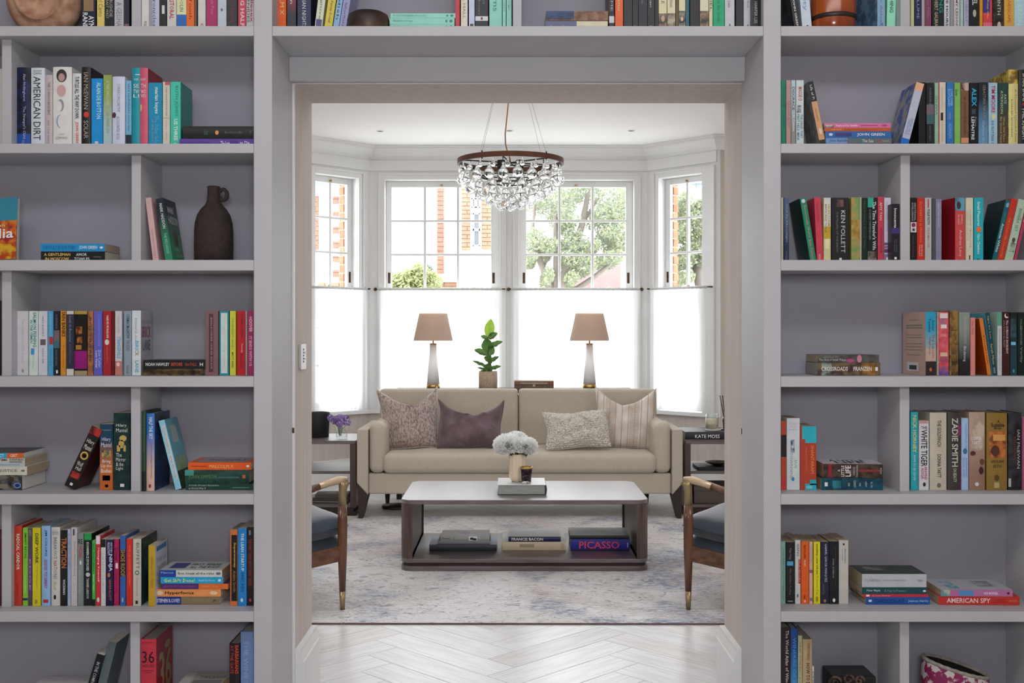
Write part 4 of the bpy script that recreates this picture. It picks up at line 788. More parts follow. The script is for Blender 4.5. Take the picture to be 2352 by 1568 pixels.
row('L4',5,G,g_(G),[
 (145,174,977,'1c1414','black and red book tilted to the right','#|.0-.12|0-1|a82c24~3c1010;Hilary|.2-.28|.15-.85|d0ccc8|h;Mantel|.29-.37|.15-.85|d0ccc8|h;@|.4-.53|.15-.85|c8a84c;@|.425-.505|.27-.73|1c1414|u;@|.45-.48|.4-.6|c8a84c|u;Wolf|.57-.64|.2-.75|d0ccc8|h;Hall|.65-.71|.25-.75|d0ccc8|h;#|.74-.84|.1-.9|a83028~501414;#|.92-.96|.4-.65|ddd',{'lean':25,'side':'2c1414~581c18','page':'b9a68a'}),
 (229.5,259,974,'143c54>c8702c','teal and orange book beside the tilted one','#|.73-1|0-1|b8602c;A masterpiece|.08-.1|.1-.9|bbb|h;Hilary|.2-.27|.15-.85|ccd|h;Mantel|.28-.35|.1-.9|ccd|h;#|.4-.5|.15-.85|b09850~16404c;Bring|.54-.6|.2-.85|d8dcd8|h;Up the|.61-.67|.1-.9|d8dcd8|h;Bodies|.68-.74|.1-.9|d8dcd8|h;#|.78-.86|.2-.8|d08850|;#|.92-.96|.4-.65|eee'),
 (261,298.5,948,'123430~0c2428','dark green book with a gold lion','Hilary|.14-.19|.15-.8|d0d0cc|h;Mantel|.2-.25|.15-.85|d0d0cc|h;@|.29-.37|.35-.8|b8a058;@|.35-.46|.3-.65|b8a058;#|.42-.5|.2-.4|b8a058;#|.42-.5|.6-.75|b8a058;The|.52-.57|.15-.5|d0d0cc|h;Mirror|.58-.63|.15-.75|d0d0cc|h;& the|.64-.69|.15-.6|d0d0cc|h;Light|.7-.75|.15-.6|d0d0cc|h;#|.92-.96|.4-.65|ddd'),
 (326,334.5,944,'23402c','thin dark green hardback against the divider','INSIDE REVOLUTION|.05-.5|.3-.7|4c6c50;#|.75-1|0-1|141416',{'hb':1,'d':.15,'y':-.028}),
 (336.5,355,949,'2c68b0>c8a898','blue to pink hardback lettered SKY','HALF THE SKY|.05-.33|.35-.8|c8d4e4|b;HOW TO CHANGE THE WORLD|.38-.84|.55-.75|4c4870;@|.91-.96|.3-.6|8c2c2c',{'hb':1,'side':'1c3c70~20303c','d':.15,'y':-.02}),
 (403,417.5,963,'8cc4dc','light blue paperback leaning left','#|.08-.85|.3-.8|c8c8c0;Conversations with Friends|.1-.84|.4-.7|68889c|u;#|.1-.35|.25-.7|98a8a4|c;#|.55-.75|0-1|8c9c68~5c8c9c|c;#|.75-1|0-1|20302c~405038|c',{'lean':-14,'side':'5a98a8'}),
])
stack(5,G,g_(G),[
 (426,580,14,'183c34','dark green book at the bottom of the low stack','A Polish Woman\'s Experience|.05-.5|.55-.9|a8b4a8|b;in World War II|.05-.3|.1-.42|a8b4a8|b;#|.7-.95|.3-.45|5c7c68',{'d':.15}),
 (425,572,32,'143028~1c4438','thick dark green book in the low stack','JOHN SIMPSON|.06-.5|.3-.65|588050;#|.52-.85|.4-.52|2c6060;#|.9-.95|.4-.65|b05c40;#|.0-.14|.6-1|3c8c84',{'d':.15,'hb':1}),
 (432,577,17,'d85820','orange book topping the low stack','MALCOLM X|.34-.72|.25-.7|f0b070;#|.05-.3|.4-.55|a84018;@|.92-.97|.35-.65|ddd;#|.1-.9|.1-.9|8c8c90|c;MALCOLM X|.25-.85|.3-.6|333|c',{'d':.15,'page':'e2ddd2'})])
G='fifth shelf right of doorway'
row('R4',5,G,g_(G),[
 (1794.5,1806,967,'a8442c','rust paperback with black middle panel','#|.2-.52|0-1|1c1a1c;#|.8-1|0-1|b83a34',{'page':'b9a68a'}),
 (1807,1837,960,'c6ccd0','white paperback with spindly blue lettering','ADRIAN|.06-.09|.15-.9|c89c90|h;MOLE|.1-.13|.3-.8|c89c90|h;the Cappuccino|.15-.17|.15-.85|5878a0|h;SUE|.58-.7|.6-.78|788;TOWNSEND|.48-.86|.25-.45|788;#|.3-.48|.3-.6|c6ccd0~30406c;@|.82-.88|.35-.6|3c88b0',{'page':'b9a68a'}),
 (1838.5,1875,979,'a83c28','rust and turquoise book lettered SHANTARAM','#|.0-.2|.1-1|28a4b4;#|.2-.26|.3-1|28a4b4;#|.84-.92|.6-1|28a4b4;#|.9-1|.3-1|28a4b4;SHANTARAM|.3-.74|.65-.85|d88c48;Gregory David Roberts|.32-.7|.3-.42|c87c60;@|.93-.98|.35-.75|78b8c0|u',{'page':'b9a68a'}),
 (2092,2108.5,946,'23a0ac','turquoise hardback lettered GOOD','NICK HORNBY|.04-.52|.25-.75|c8c878|b;HOW TO BE GOOD|.55-.88|.3-.65|a0d4cc|b',{'hb':1}),
 (2111,2133,966,'c8c8cc','white paperback lettered WHITE TIGER','THE|.08-.12|.2-.85|1c1c20|hb;WHITE TIGER|.13-.66|.2-.85|1c1c20|b;ARAVIND|.66-.85|.55-.85|a0245c|b;ADIGA|.68-.84|.2-.5|a0245c|b;#|.0-.04|.05-.95|b88;@|.89-.95|.4-.7|222'),
 (2135.5,2174,947,'b8b0a0','wide cream hardback with handwritten lettering','THE GOLDFINCH|.1-.44|.42-.65|3c3834|b;DONNA TARTT|.54-.84|.42-.65|3c3834|b;@|.91-.97|.4-.65|6c645c',{'hb':1,'page':'a8a39a','d':.14}),
 (2176,2207,947,'3a3430','dark brown hardback with magenta edge','#|.0-.3|.75-1|842c5c~3a3430;ZADIE SMITH|.07-.7|.3-.75|b8bcb0|b;ON BEAUTY|.72-.9|.4-.65|b0b0a4|b;#|.7-1|.9-1|641c44',{'hb':1,'d':.14}),
 (2208.5,2224,960,'9cb4d4','light blue paperback with a swirl emblem','The Sunday Philosophy Club|.06-.42|.5-.8|5888bc;ALEXANDER|.55-.82|.6-.85|3c6ca8;McCALL SMITH|.55-.82|.2-.45|3c6ca8;@|.42-.5|.2-.85|2c6c88'),
 (2225.5,2262,946,'a89080>8c6c5c','wide hardback with a doll face spine','@|.02-.5|.2-.95|b8a898~a08878;DONNA|.31-.36|.1-.75|d0ccc8|hb;TARTT|.37-.42|.15-.7|d0ccc8|hb;THE LITTLE|.43-.47|.1-.85|bbb|h;@|.5-.56|.05-.4|4c3028;@|.6-.68|.65-.95|5c3c2c|;@|.7-.8|.6-.9|3c1c1c|;@|.9-.95|.35-.6|ccc',{'hb':1,'d':.14,'page':'a8a39a'}),
 (2266,2313,948,'84682c','wide gold hardback with orange painting','#|.24-.58|.1-.95|b86c34~6c3c24;@|.42-.56|.2-.6|4c2c24|u;#|.28-.36|.3-.9|c8904c|u;A|.09-.13|.5-.62|1c1814|hb;Suitable|.13-.18|.2-.85|1c1814|hb;Boy|.18-.22|.35-.7|1c1814|hb;VIKRAM|.61-.65|.2-.8|1c1814|h;SETH|.67-.71|.3-.7|1c1814|h;@|.8-.88|.35-.6|4c3c20;#|.9-.97|.35-.6|a89c70',{'hb':1,'d':.145}),
 (2315.5,2346,948,'141416~2c2c30','black hardback with stone wall artwork','IAN McEWAN|.22-.72|.65-.85|b8b4b0;ATONEMENT|.3-.65|.38-.55|6c2c38;#|.85-.96|.02-.2|a8a8a8',{'hb':1,'d':.145}),
 (2347.5,2362,958,'9c5474','mauve pink book at the picture edge'),
])
stack(5,G,g_(G),[
 (1887,2028,27,'0f4a5c~0a3040','teal book lying upside down at the bottom','ALL THE|.17-.2|.3-.8|c0ccc8|h;LIGHT|.26-.29|.3-.75|c0ccc8|h;WE|.36-.39|.4-.7|c0ccc8|h;CANNOT|.44-.48|.2-.8|c0ccc8|h;SEE|.54-.57|.4-.7|c0ccc8|h;#|.9-.95|.35-.7|ddd;#|.68-.82|.2-.9|2c7c88~14505c',{'page':'b9a68a','flip':True}),
 (1893,2028,32,'2c1c18~4c3c30','dark book lettered LIFE with white top cover','#|.08-.14|0-1|84202c;A|.24-.28|.45-.6|d8d8d4|hb;LITTLE|.3-.35|.1-.9|d8d8d4|hb;LIFE|.37-.46|.1-.9|e0e0dc|hb;HANYA|.5-.53|.2-.8|bbb|h;YANAGIHARA|.55-.58|.05-.95|bbb|h;#|.6-.95|.45-.6|84302c;PICADOR|.95-.98|.3-.75|bbb|h;#|.0-1|0-1|c4c4c4|c;A LITTLE|.2-.8|.55-.85|222|cbu;LIFE|.25-.75|.15-.5|222|cbu',{'page':'b9a68a','yaw':-3})])
# --- sixth shelf
G='sixth shelf left of doorway'
P5='b9b4aa'
row('L5',6,G,g_(G),[
 (-20,3,1215,'501c20','dark red book beyond the left divider','STRATEGY|.3-.9|.3-.7|a88'),
 (33.5,50.5,1207,'b83424','red hardback lettered RADICAL CANDOR','RADICAL CANDOR|.1-.55|.3-.75|e8d0cc|b;SCOTT|.72-.9|.3-.6|8c1c14|b',{'hb':1,'d':.15}),
 (52.5,64,1212,'7cb834','lime green paperback with navy band','SMART RETAIL|.06-.4|.35-.75|2c5c24|b;RICHARD|.6-.84|.3-.6|b8d888;#|.9-.93|0-1|1c2c5c'),
 (65,73.5,1213,'4c4458','thin grey and purple paperback','SPIN|.02-.1|.1-.9|999|h;#|.32-.85|0-1|5c3478;EDGE|.4-.8|.3-.7|b0a0c4|u'),
 (74.5,93,1212,'c8bc1c','yellow paperback lettered DEEP WORK','DEEP WORK|.07-.46|.35-.75|2c2c18|b;Cal Newport|.5-.78|.4-.7|8c8430;#|.92-.97|.3-.6|8c8430'),
 (96,115.5,1207,'88acd4','light blue hardback lettered GOOD TO GREAT','JIM COLLINS|.05-.38|.35-.7|24487c|b;GOOD TO GREAT|.42-.78|.35-.7|84245c|b;#|.92-.96|.2-.8|a82c3c',{'hb':1,'d':.15}),
 (118,138,1210,'c4c0b8','cream hardback lettered BREAKOUT','Ruchir Sharma|.03-.1|.15-.85|888|h;BREAKOUT NATIONS|.13-.66|.3-.7|585450;Bull|.7-.8|.3-.65|998;@|.86-.92|.3-.6|222',{'hb':1,'d':.15}),
 (139.5,154,1217,'151517','black hardback lettered TRACTION in orange','TRACTION|.1-.5|.1-.95|b86c34|b;WICKMAN|.65-.85|.35-.75|c8c8c4|b',{'d':.15}),
 (155.2,162.5,1215,'a8b4cc','thin pale blue paperback with blue lettering','WOMEN AND MONEY|.05-.5|.3-.7|3c5c9c;THE COMPLETE|.5-.9|.3-.7|5c84b8'),
 (163.5,177,1211,'b8b4b4','off-white paperback lettered Merchandising','Fashion Merchandising|.18-.62|.4-.75|706c70;#|.02-.1|.3-.6|445;James|.7-.85|.4-.6|777',{'d':.16}),
 (178.5,191.5,1226,'7c8484','grey paperback with RE at its head','RE|.07-.14|.1-.9|2c3434|hb;WORK|.16-.34|.2-.8|a03c3c|b;@|.37-.43|.3-.7|c8c8c8;CHANGE THE WAY|.5-.85|.2-.5|aab'),
 (193.5,210.5,1225,'14161a','black hardback with green head','#|.0-.09|0-1|1c9444;ECOMMERCE EVOLVED|.12-.52|.3-.65|d0d0d0|b;@|.54-.6|.2-.8|b8bcbc;TANNER LARSSON|.62-.9|.3-.65|c0c0c0|b',{'d':.15}),
 (211.5,219,1241,'3fa844','narrow green paperback with black foot','EAT THAT FROG|.05-.48|.3-.7|1c5c24|b;BRIAN TRACY|.52-.8|.3-.7|a8d8a0|b;#|.9-1|0-1|141414'),
 (220.3,231,1230,'c02838','red paperback, white script lettering','#|.0-.12|.0-.9|d8d0d0;Managing Yourself|.17-.66|.3-.8|e8ccd0|b;@|.88-.95|.2-.8|d0c8c8'),
 (232,242.5,1238,'c4c4c4','white paperback with black head','#|.0-.12|0-1|161616;THE MOST OF MEAN|.2-.8|.3-.6|88a'),
 (243.5,260,1239,'1c1440','navy paperback lettered NINJA','HOW TO BE A|.04-.2|.6-.9|c0c0d8|b;PRODUCTIVITY|.04-.24|.2-.5|c0c0d8|b;NINJA|.22-.48|.3-.9|d0d0e0|b;@|.5-.57|.2-.6|b86c34;GRAHAM ALLCOTT|.6-.92|.4-.75|a8683c|b'),
 (262,273.5,1238,'a81c54','crimson pink paperback lettered Drive','Drive|.13-.32|.2-.85|5c0c2c|b;#|.36-.44|.3-.8|d8c8cc;Daniel H. Pink|.5-.82|.3-.7|640c30'),
 (276,288.5,1230,'2c5ca0','blue paperback with black middle and gold letters','#|.2-.58|0-1|1c2028;SHOE ROOF|.2-.58|.1-.9|a8843c|bu;@|.88-.95|.3-.6|aab'),
 (290.5,304.5,1237,'c82c24','bright red paperback','THE LAUGHTER MASTERY|.1-.7|.35-.65|e87c68;ZIG ZIGLAR|.75-.9|.3-.6|8c1c14'),
 (305.5,324.5,1237,'b8b4a8','cream paperback lettered BUFFETT','BUFFETT|.06-.45|.4-.75|4c504c;@|.47-.54|.25-.75|4c6c5c;@|.485-.525|.35-.65|b8b4a8|u;R.HAGSTROM|.58-.85|.4-.6|888;#|.92-.97|.3-.6|222;BUFFETT|.07-.16|.1-.9|6c7448|cb;#|.3-.5|.2-.9|183c34~2c5c48|c',{'side':'16342c','d':.15}),
 (341,356.5,1252,'b89424','mustard paperback, white front cover','WHAT GOT YOU|.2-.5|.3-.7|8c6c18;HERE|.55-.7|.3-.7|8c6c18;#|.04-.12|.1-.9|3c6c94|c;What Got|.22-.31|.1-.9|787c94|ch;You Here|.34-.43|.1-.9|787c94|ch;Won\'t Get|.46-.55|.1-.85|787c94|ch;You There|.58-.67|.1-.85|787c94|ch',{'side':'b8bcc4','y':-.004,'d':.12}),
 (529,545.5,1216,'c86c34','orange bordered paperback with black panel','#|.07-.94|.15-.95|151315;Supermoney|.17-.5|.4-.8|c8a048|bu;Adam Smith|.54-.82|.4-.75|a87c4c|u',{'page':'a8a39a'}),
 (546.5,566.5,1213,'1f7cc0','blue paperback lettered THE LEAN STARTUP','THE LEAN STARTUP|.06-.55|.35-.7|d0e0ec|b;ERIC RIES|.57-.82|.35-.7|14487c|b;@|.9-.95|.3-.6|cde',{'d':.15}),
 (567.5,582,1210,'1a1416','black paperback with dark red lettering','THE HARD THING ABOUT HARD THINGS|.15-.75|.2-.8|8c2c28|b;BEN|.04-.1|.3-.6|bbb|h;@|.91-.95|.3-.7|b83c34'),
],Y=3.414)
stack(6,G,g_(G),[
 (358,504,18,'7c7054','tan and blue paperback at the stack bottom','#|0-.4|0-1|1c3484;STEPHEN R.COVEY|.02-.38|.25-.75|d0d4dc|bu;7 HABITS OF|.5-.85|.5-.75|988c6c;EFFECTIVE PEOPLE|.5-.85|.2-.42|988c6c;#|.9-.95|.4-.6|444',{'page':'e2ddd2'}),
 (360,507,17,'dc8c50','peach orange paperback in the stack','Hyperfocus|.13-.58|.2-.75|1c140c|b;Chris Bailey|.62-.8|.35-.6|e8b888;@|.0-.1|.2-.8|e8c4a0;@|.83-.95|.25-.75|e8c4a0',{'page':'e2ddd2'}),
 (370,524,13,'4c2c6c','purple and orange paperback in the stack','#|.56-1|0-1|d0682c;HIGH OUTPUT MANAGEMENT|.04-.52|.35-.65|a8547c;ANDREW S. GROVE|.6-.85|.35-.65|e8a070|u',{'page':'b9a68a'}),
 (369,512,15,'1f98c8','cyan paperback lettered Get Done','Get Sh*t Done!|.05-.55|.2-.8|c4dc50|b;Niall Harbison|.61-.87|.35-.65|b0dcec;@|.92-.97|.3-.7|cde',{'page':'b9a68a'}),
 (367,510,16,'c0c4c0','white paperback topping the stack','#|0-.26|0-1|1c3c94;Marcus|.02-.22|.5-.8|a8b8d8|u;first, break all the rules|.29-.87|.3-.7|3c4c44|b;@|.9-.98|.3-.7|667;#|.0-1|0-1|b8bcbc|c;#|.1-.36|.2-.8|3c3c78|cu;FIRST, BREAK|.4-.9|.5-.75|2c5c44|cbu;ALL THE RULES|.42-.9|.2-.45|2c5c44|cbu',{'page':'b9a68a'})],Y=3.43)
G='sixth shelf right of doorway'
row('R5',6,G,g_(G),[
 (1793.8,1804,1243,'7ca8a0','mint grey paperback by the post','JOHN BANVILLE A POWERLOAD|.1-.95|.2-.75|4c6c68',{'page':'b9a68a'}),
 (1805.5,1825,1245,'17171b','black paperback with a small blue square','Peter Hoeg|.1-.28|.3-.65|888;#|.31-.38|.1-.85|4c9cc0;Miss Smilla\'s Feeling|.43-.85|.35-.6|777;#|.95-.97|.2-.8|888',{'page':'b9a68a'}),
 (1826.5,1838.5,1240,'c0c0bc','white paperback with red ribbon spine text','GANG|.06-.25|.3-.8|444;#|.3-.68|.6-1|a82430;TRUE HISTORY|.3-.66|.66-.95|e0b8b8|u;@|.84-.9|.3-.6|558',{'page':'b9a68a'}),
 (1840,1857.5,1243,'d05a1c','orange paperback lettered MONEY','MARTIN AMIS|.06-.27|.35-.6|6c240c|b;MONEY|.3-.4|.35-.6|e8c0a0|b;#|.86-.92|.35-.55|8c300c;@|.94-.98|.4-.6|e8d0c0',{'page':'b9a68a'}),
 (1859,1866.5,1244,'c8a08c','narrow peach paperback','TRAVERSING|.05-.35|.3-.7|a07c68;#|.45-.5|0-1|7c4c58;#|.9-.95|.1-.9|84587c',{'page':'b9a68a'}),
 (1869,1884,1244,'d0c420','yellow paperback with black script','everything i never told you|.03-.52|.3-.7|3c3c10|b;Celeste Ng|.55-.85|.35-.65|7c7418;@|.88-.97|.3-.7|8c841c',{'page':'b9a68a'}),
 (1885.2,1904,1244,'1a2434','navy paperback with white capitals','GABRIEL GARCIA MARQUEZ|.03-.65|.45-.75|b8c0c8;Love in the Time|.68-.85|.2-.5|667;@|.93-.98|.35-.65|b86c5c',{'page':'b9a68a'}),
 (1905,1926,1243,'131416','black paperback with a running figure','DAVID GUTERSON|.28-.58|.35-.5|aaa;Snow Falling|.08-.7|.6-.75|3c4440;@|.91-.97|.35-.65|ddd',{'page':'b9a68a'}),
 (1927,1948.5,1240,'b8b4ac','white paperback at the row end','Milan Kundera|.14-.36|.6-.75|334;Immortality|.14-.32|.3-.42|667;#|.05-.08|.4-.6|222',{'page':'b9a68a','y':-.002}),
],Y=3.438)
stack(6,G,g_(G),[
 (1989,2136,17,'1c509c','blue paperback lettered CHOCOLAT','CHOCOLAT|.13-.6|.2-.75|1c2c58|b;Joanne Harris|.66-.97|.25-.65|b8c8dc;#|.04-.09|.35-.65|ccd',{'page':'b9a68a'}),
 (1982,2132,7,'b82c3c','thin red paperback in the right stack','Lionel Shriver|.15-.42|.25-.7|e8b8b8;#|.05-.1|.2-.8|ddd',{'page':'b9a68a'}),
 (1980,2130,15.5,'14444c','dark teal paperback in the right stack','Peter Mayle|.07-.28|.3-.7|a8bcb8|b;A Year in Provence|.34-.68|.3-.7|7c9494;@|.93-.98|.3-.6|ccc',{'page':'b9a68a'}),
 (1980,2128,30.5,'b0b4b8','thick white book topping the right stack','V.S. NAIPAUL|.04-.28|.42-.62|6c7478;A HOUSE FOR MR BISWAS|.32-.68|.45-.58|7c8488;PICADOR|.86-.94|.42-.58|445;#|.0-1|0-1|1c2820~2c4430|c;#|.15-.45|.4-.85|7c7c70~3c3c34|cu',{'page':'b9a68a'})],Y=3.43)
stack(6,G,g_(G),[
 (2158,2342,20,'b8342c','red book lettered AMERICAN SPY','AMERICAN SPY|.1-.64|.22-.78|e0c8c8|b;LAUREN|.68-.82|.52-.7|8c1c18;WILKINSON|.66-.84|.25-.42|8c1c18;#|.87-.97|.4-.6|b8603c',{'page':'b9a68a','d':.15,'yaw':-2}),
 (2162,2326,15,'b06898','pink book with white cover topping the pair','#|0-.13|0-1|a8b0a0~5c8c94;#|.25-.46|.1-.9|4c88b8;NICK McDONELL|.6-.8|.3-.7|e8d0e0|b;@|.92-.96|.3-.7|3c1c34;#|.0-1|0-1|b4b4b8|c;#|.15-.3|.1-.9|3c98b0~b4b4b8|cu;#|.6-.85|.3-.8|a0a0a0~707478|cu',{'page':'b9a68a','d':.15,'yaw':-1})],Y=3.42)
# --- lowest shelf
G='lowest shelf left of doorway'
row('L6',7,G,g_(G),[
 (178,196,1500,'0d1018','black book tilted right, lettered down the spine','IN THE COMPANY CAVES|.12-.7|.3-.75|b0b4b8|b',{'lean':17,'page':'e2ddd2'}),
 (206,226,1472,'5c686c','grey hardback tilted right behind the black book','',{'lean':14,'page':'e2ddd2','d':.12,'y':.01}),
 (323.5,359,1467,'b8303f','thick red hardback lettered 36 HOURS','The New York Times|.03-.05|.1-.9|3c0c14|h;36|.145-.285|.1-.9|1c0a10|h;HOURS|.3-.34|.1-.9|5c141c|h;125 WEEKENDS|.37-.385|.1-.85|4c1018|h;IN EUROPE|.395-.41|.25-.7|4c1018|h;36|.2-.72|.15-.9|8c7c54|chb;@|.12-.22|.5-.85|8c7c54|c;HOURS|.8-.9|.2-.8|2c0c10|ch',{'hb':1,'side':'8c1c2c','page':'a8a39a','d':.165,'y':-.028}),
 (527,551,1477,'15100f','black hardback lettered GATE in red','BARBARIANS|.02-.4|.55-.9|c8402c|b;AT THE GATE|.02-.4|.12-.4|a8342c|b',{'hb':1,'page':'a8a39a','d':.15}),
 (553,582,1450,'6c84b4','periwinkle blue hardback against the post','THE WINE SPIRIT|.1-.8|.3-.6|8ca0c8',{'hb':1,'page':'a8a39a','d':.15,'y':-.01}),
],Y=3.43)
stack(7,G,g_(G),[
 (40,196,20,'a8a4a4','pale book low in the left cell','',{'d':.17}),(46,200,16,'b8b4b4','white book stacked low in the left cell','',{'d':.17}),(50,196,22,'c4c0c0','white topped book left of the tilted pair','',{'d':.17})],zb=ZT[7]+.0006)
stack(7,G,g_(G),[
 (398,524,26,'8c8884','grey magazine pile beneath the newsprint one','',{'d':.15}),(396,524,24,'a09c94','beige magazine beneath the newsprint one','',{'d':.15}),
 (400,526,22,'a8a8a0','newsprint magazine between the two red books','#|0-1|0-1|a8a49c|c;#|.02-.2|.1-.9|c0c0bc|cu;TYPOGRAPHY|.3-.8|.5-.7|444|cu;#|.82-1|.2-.6|8c6c44|cu;#|.25-.78|.2-.45|787470|cu',{'d':.16})],zb=ZT[7]+.0006)
G='lowest shelf right of doorway'
row('R6',7,G,g_(G),[
 (1793.8,1815.5,1440,'261218','dark maroon hardback lettered Wine','The World Atlas of Wine|.03-.62|.45-.8|b8b0b0|b',{'hb':1,'d':.16,'page':'a8a39a'}),
 (1816,1832,1443,'14488c>3c90c0','blue hardback lettered WINERIES','WINERIES|.1-.42|.3-.75|5c98c8;OF BENDS|.45-.8|.3-.7|5c98c8',{'hb':1,'d':.16,'page':'a8a39a'}),
 (1833,1842.5,1459,'b0a888','narrow cream hardback','THE ART OF STRATEGIC|.08-.45|.3-.7|5c5444;LIVING|.5-.8|.3-.7|888',{'hb':1,'d':.15,'page':'a8a39a'}),
 (1843.5,1865,1467,'b09870','tan hardback lettered HOW TO','FARROW&BALL|.05-.27|.45-.75|5c4c34;HOW TO DECORATE|.3-.8|.35-.75|3c3020|b',{'hb':1,'d':.17,'page':'a8a39a'}),
 (1866,1869.5,1530,'c8c8c4','thin white book beside the tan one','DESIGN|.1-.5|.2-.8|333|b',{'d':.1}),
],Y=3.43)
print('books', NB)
# ---------------------------------------------------------------- shelf ornaments
def local(px,py,Y): return Vector((PX(px,Y),Y,PZ(py,Y)))
# guide book facing out, leaning on the left edge of the picture
b = thing('book','face-out travel guide with a flower garland cover at far left','book',(PX(-24,3.44),3.44,ZT[3]+.0055),0,g_('third shelf left of doorway'))
b.rotation_euler = (R(-8),R(-3),R(-4))
MB().box(-.085,.085,0,.014,0,.197).build('pages', PAGE['cfc6b4'], b)
o = MB().box(-.088,.088,-.002,0,0,.2).build('cover', cmat('2c7c94>2c7c94'), b); MB().box(-.088,.088,.014,.016,0,.2).build('cover', cmat('888'), b)
MB().box(-.088,.088,-.0026,-.002,0,.125).build('printed_panel', cmat('c8701c~8c1c20'), b)
MB().box(-.088,.088,-.003,-.0026,.0,.05).build('printed_panel', cmat('c89c20~a83c14'), b)
def plate(parent, s, x0,x1,z0,z1,y,col,bold=True, name='lettering'):
    v,f = text_geo(s,bold); MB().add([(x0+(x1-x0)*p,y,z0+(z1-z0)*q) for p,q in v],f).build(name, mat('printed_ink',col,.5,gain=GAIN,noise=.05), parent)
plate(b,'India',-.03,.078,.068,.1,-.0034,'e8e0dc'); plate(b,'south',.0,.05,.105,.115,-.0034,'e8c8a0',False)
# round wooden pot lying on its side
t = thing('round_pot','round terracotta coloured wooden pot on the top shelf at far left','pot',(PX(103,3.47),3.47,ZT[1]+.118),0)
WOODR = mat('grained_red_wood','c8a084',.9,noise=.3,scale=22,col2='a0745c',bump=.2,detail=8)
pr = [(0,-.075)]+[(.119*math.sin(a),-.075*math.cos(a)) for a in [R(x) for x in range(8,150,8)]]+[(.07,.062),(.062,.05),(0,.03)]
MB().lathe(pr,40,M=Matrix.Rotation(R(97),4,'X')@Matrix.Scale(1,4)).build('body', WOODR, t, smooth=True, fix=True)
MB().lathe([(.030,-.0745),(.034,-.076),(.038,-.0735)],30,M=Matrix.Rotation(R(97),4,'X')).build('turned_ring', mat('ring_mark','7c4c38',.8), t, smooth=True)
# dark handled bottle
t = thing('bottle_vase','dark brown textured bottle vase with a small ring handle','vase',(PX(491,3.47),3.47,ZT[3]+.0005),0)
DK = mat('rough_dark_clay','3a2f2b',.8,noise=.3,scale=60,bump=.6,bscale=240)
s = 3.47/FPX
prof = [(0,0),(.040,0),(.0605,.002),(.0610,.05),(.0605,.10),(.0585,.125),(.052,.150),(.040,.170),(.028,.182),(.0215,.195),(.0195,.215),(.0195,.236),(.0205,.241),(.017,.243),(.014,.235),(.014,.2),(0,.19)]
MB().lathe(prof,40).build('body', DK, t, smooth=True, fix=True)
pts = [(.016+.024*(1-math.cos(a))*.5+.010*math.sin(a)*.2+ .0, 0, .204+.0)+() for a in [0]]
ring = [(.030+.0125*math.cos(R(a)),0,.2155+.0175*math.sin(R(a))) for a in range(-150,151,20)]
MB().tube(ring,.0062,10).build('handle', DK, t, smooth=True)
# upturned dark wooden bowl above the doorway
t = thing('wooden_bowl','upturned dark wooden bowl between books above the doorway','bowl',(PX(846,3.45),3.45,ZT[1]+.0005),0)
MB().lathe([(0,0),(.063,0),(.0675,.004),(.067,.045),(.062,.062),(.050,.069),(.03,.0715),(0,.072)],36).build('body', mat('dark_worn_wood','2e231f',.45,noise=.5,scale=7,col2='5c4230',stretch=(1,1,3),bump=.15,detail=8), t, smooth=True, fix=True)
# orange lacquer drum
t = thing('lacquer_box','orange brown lacquered drum box with a dark band','box',(PX(1914,3.46),3.46,ZT[1]+.0005),0)
LQ = mat('orange_lacquer','b4561c',.22,noise=.3,scale=4,col2='8c3a12',coat=.5)
R0 = .0695
MB().lathe([(0,0),(.058,0),(.0635,.004),(.0675,.03),(R0,.06),(R0,.11),(.067,.135),(.06,.16),(.03,.175),(0,.178)],44).build('body', LQ, t, smooth=True, fix=True)
mb = MB(); mb.lathe([(.0687,.045),(.0705,.046),(.0712,.058),(.070,.059),(.0690,.0595)],44); mb.build('band', mat('dark_lacquer_band','2c201a',.4), t, smooth=True)
# floral pot with slanted rim
t = thing('floral_pot','white pot with pink floral pattern and tilted open rim','pot',(PX(2194,3.47),3.47,ZT[7]+.0005),0)
m = mat('pink_floral_glaze','cfc4c0',.35,col2='8c2458',scale=42,detail=4,lo=.47,hi=.52)
def fp(a,bv):
    an = a*2*math.pi; z = .002+bv*(.150+.028*(-math.cos(an))*1.0); r = .098+.008*math.sin(bv*2.6)
    return (r*math.cos(an), r*.8*math.sin(an), z)
mb = MB().grid(fp,56,14)
mb.build('body', m, t, smooth=True)
def fr(a,bv):
    an = a*2*math.pi; ph = bv*2*math.pi; r = .099+.0065*math.cos(ph)
    return (r*math.cos(an), r*.8*math.sin(an), .152-.028*math.cos(an)+.0065*math.sin(ph)+.0008*math.sin(an*23))
MB().grid(fr,72,8).build('rim', mat('crackled_cream_glaze','a8a096',.6,noise=.25,scale=70,bump=.4), t, smooth=True)
def fi(a,bv):
    an = a*2*math.pi; z = .02+bv*(.130-.028*math.cos(an)); r = .093
    return (r*math.cos(an), r*.8*math.sin(an), z)
mb = MB().grid(fi,40,4,flip=True); mb.lathe([(0,.02),(.093,.02)],40,M=Matrix.Scale(.8,4,(0,1,0))); mb.build('inside', mat('dark_inside','14100f',.8), t, smooth=True)
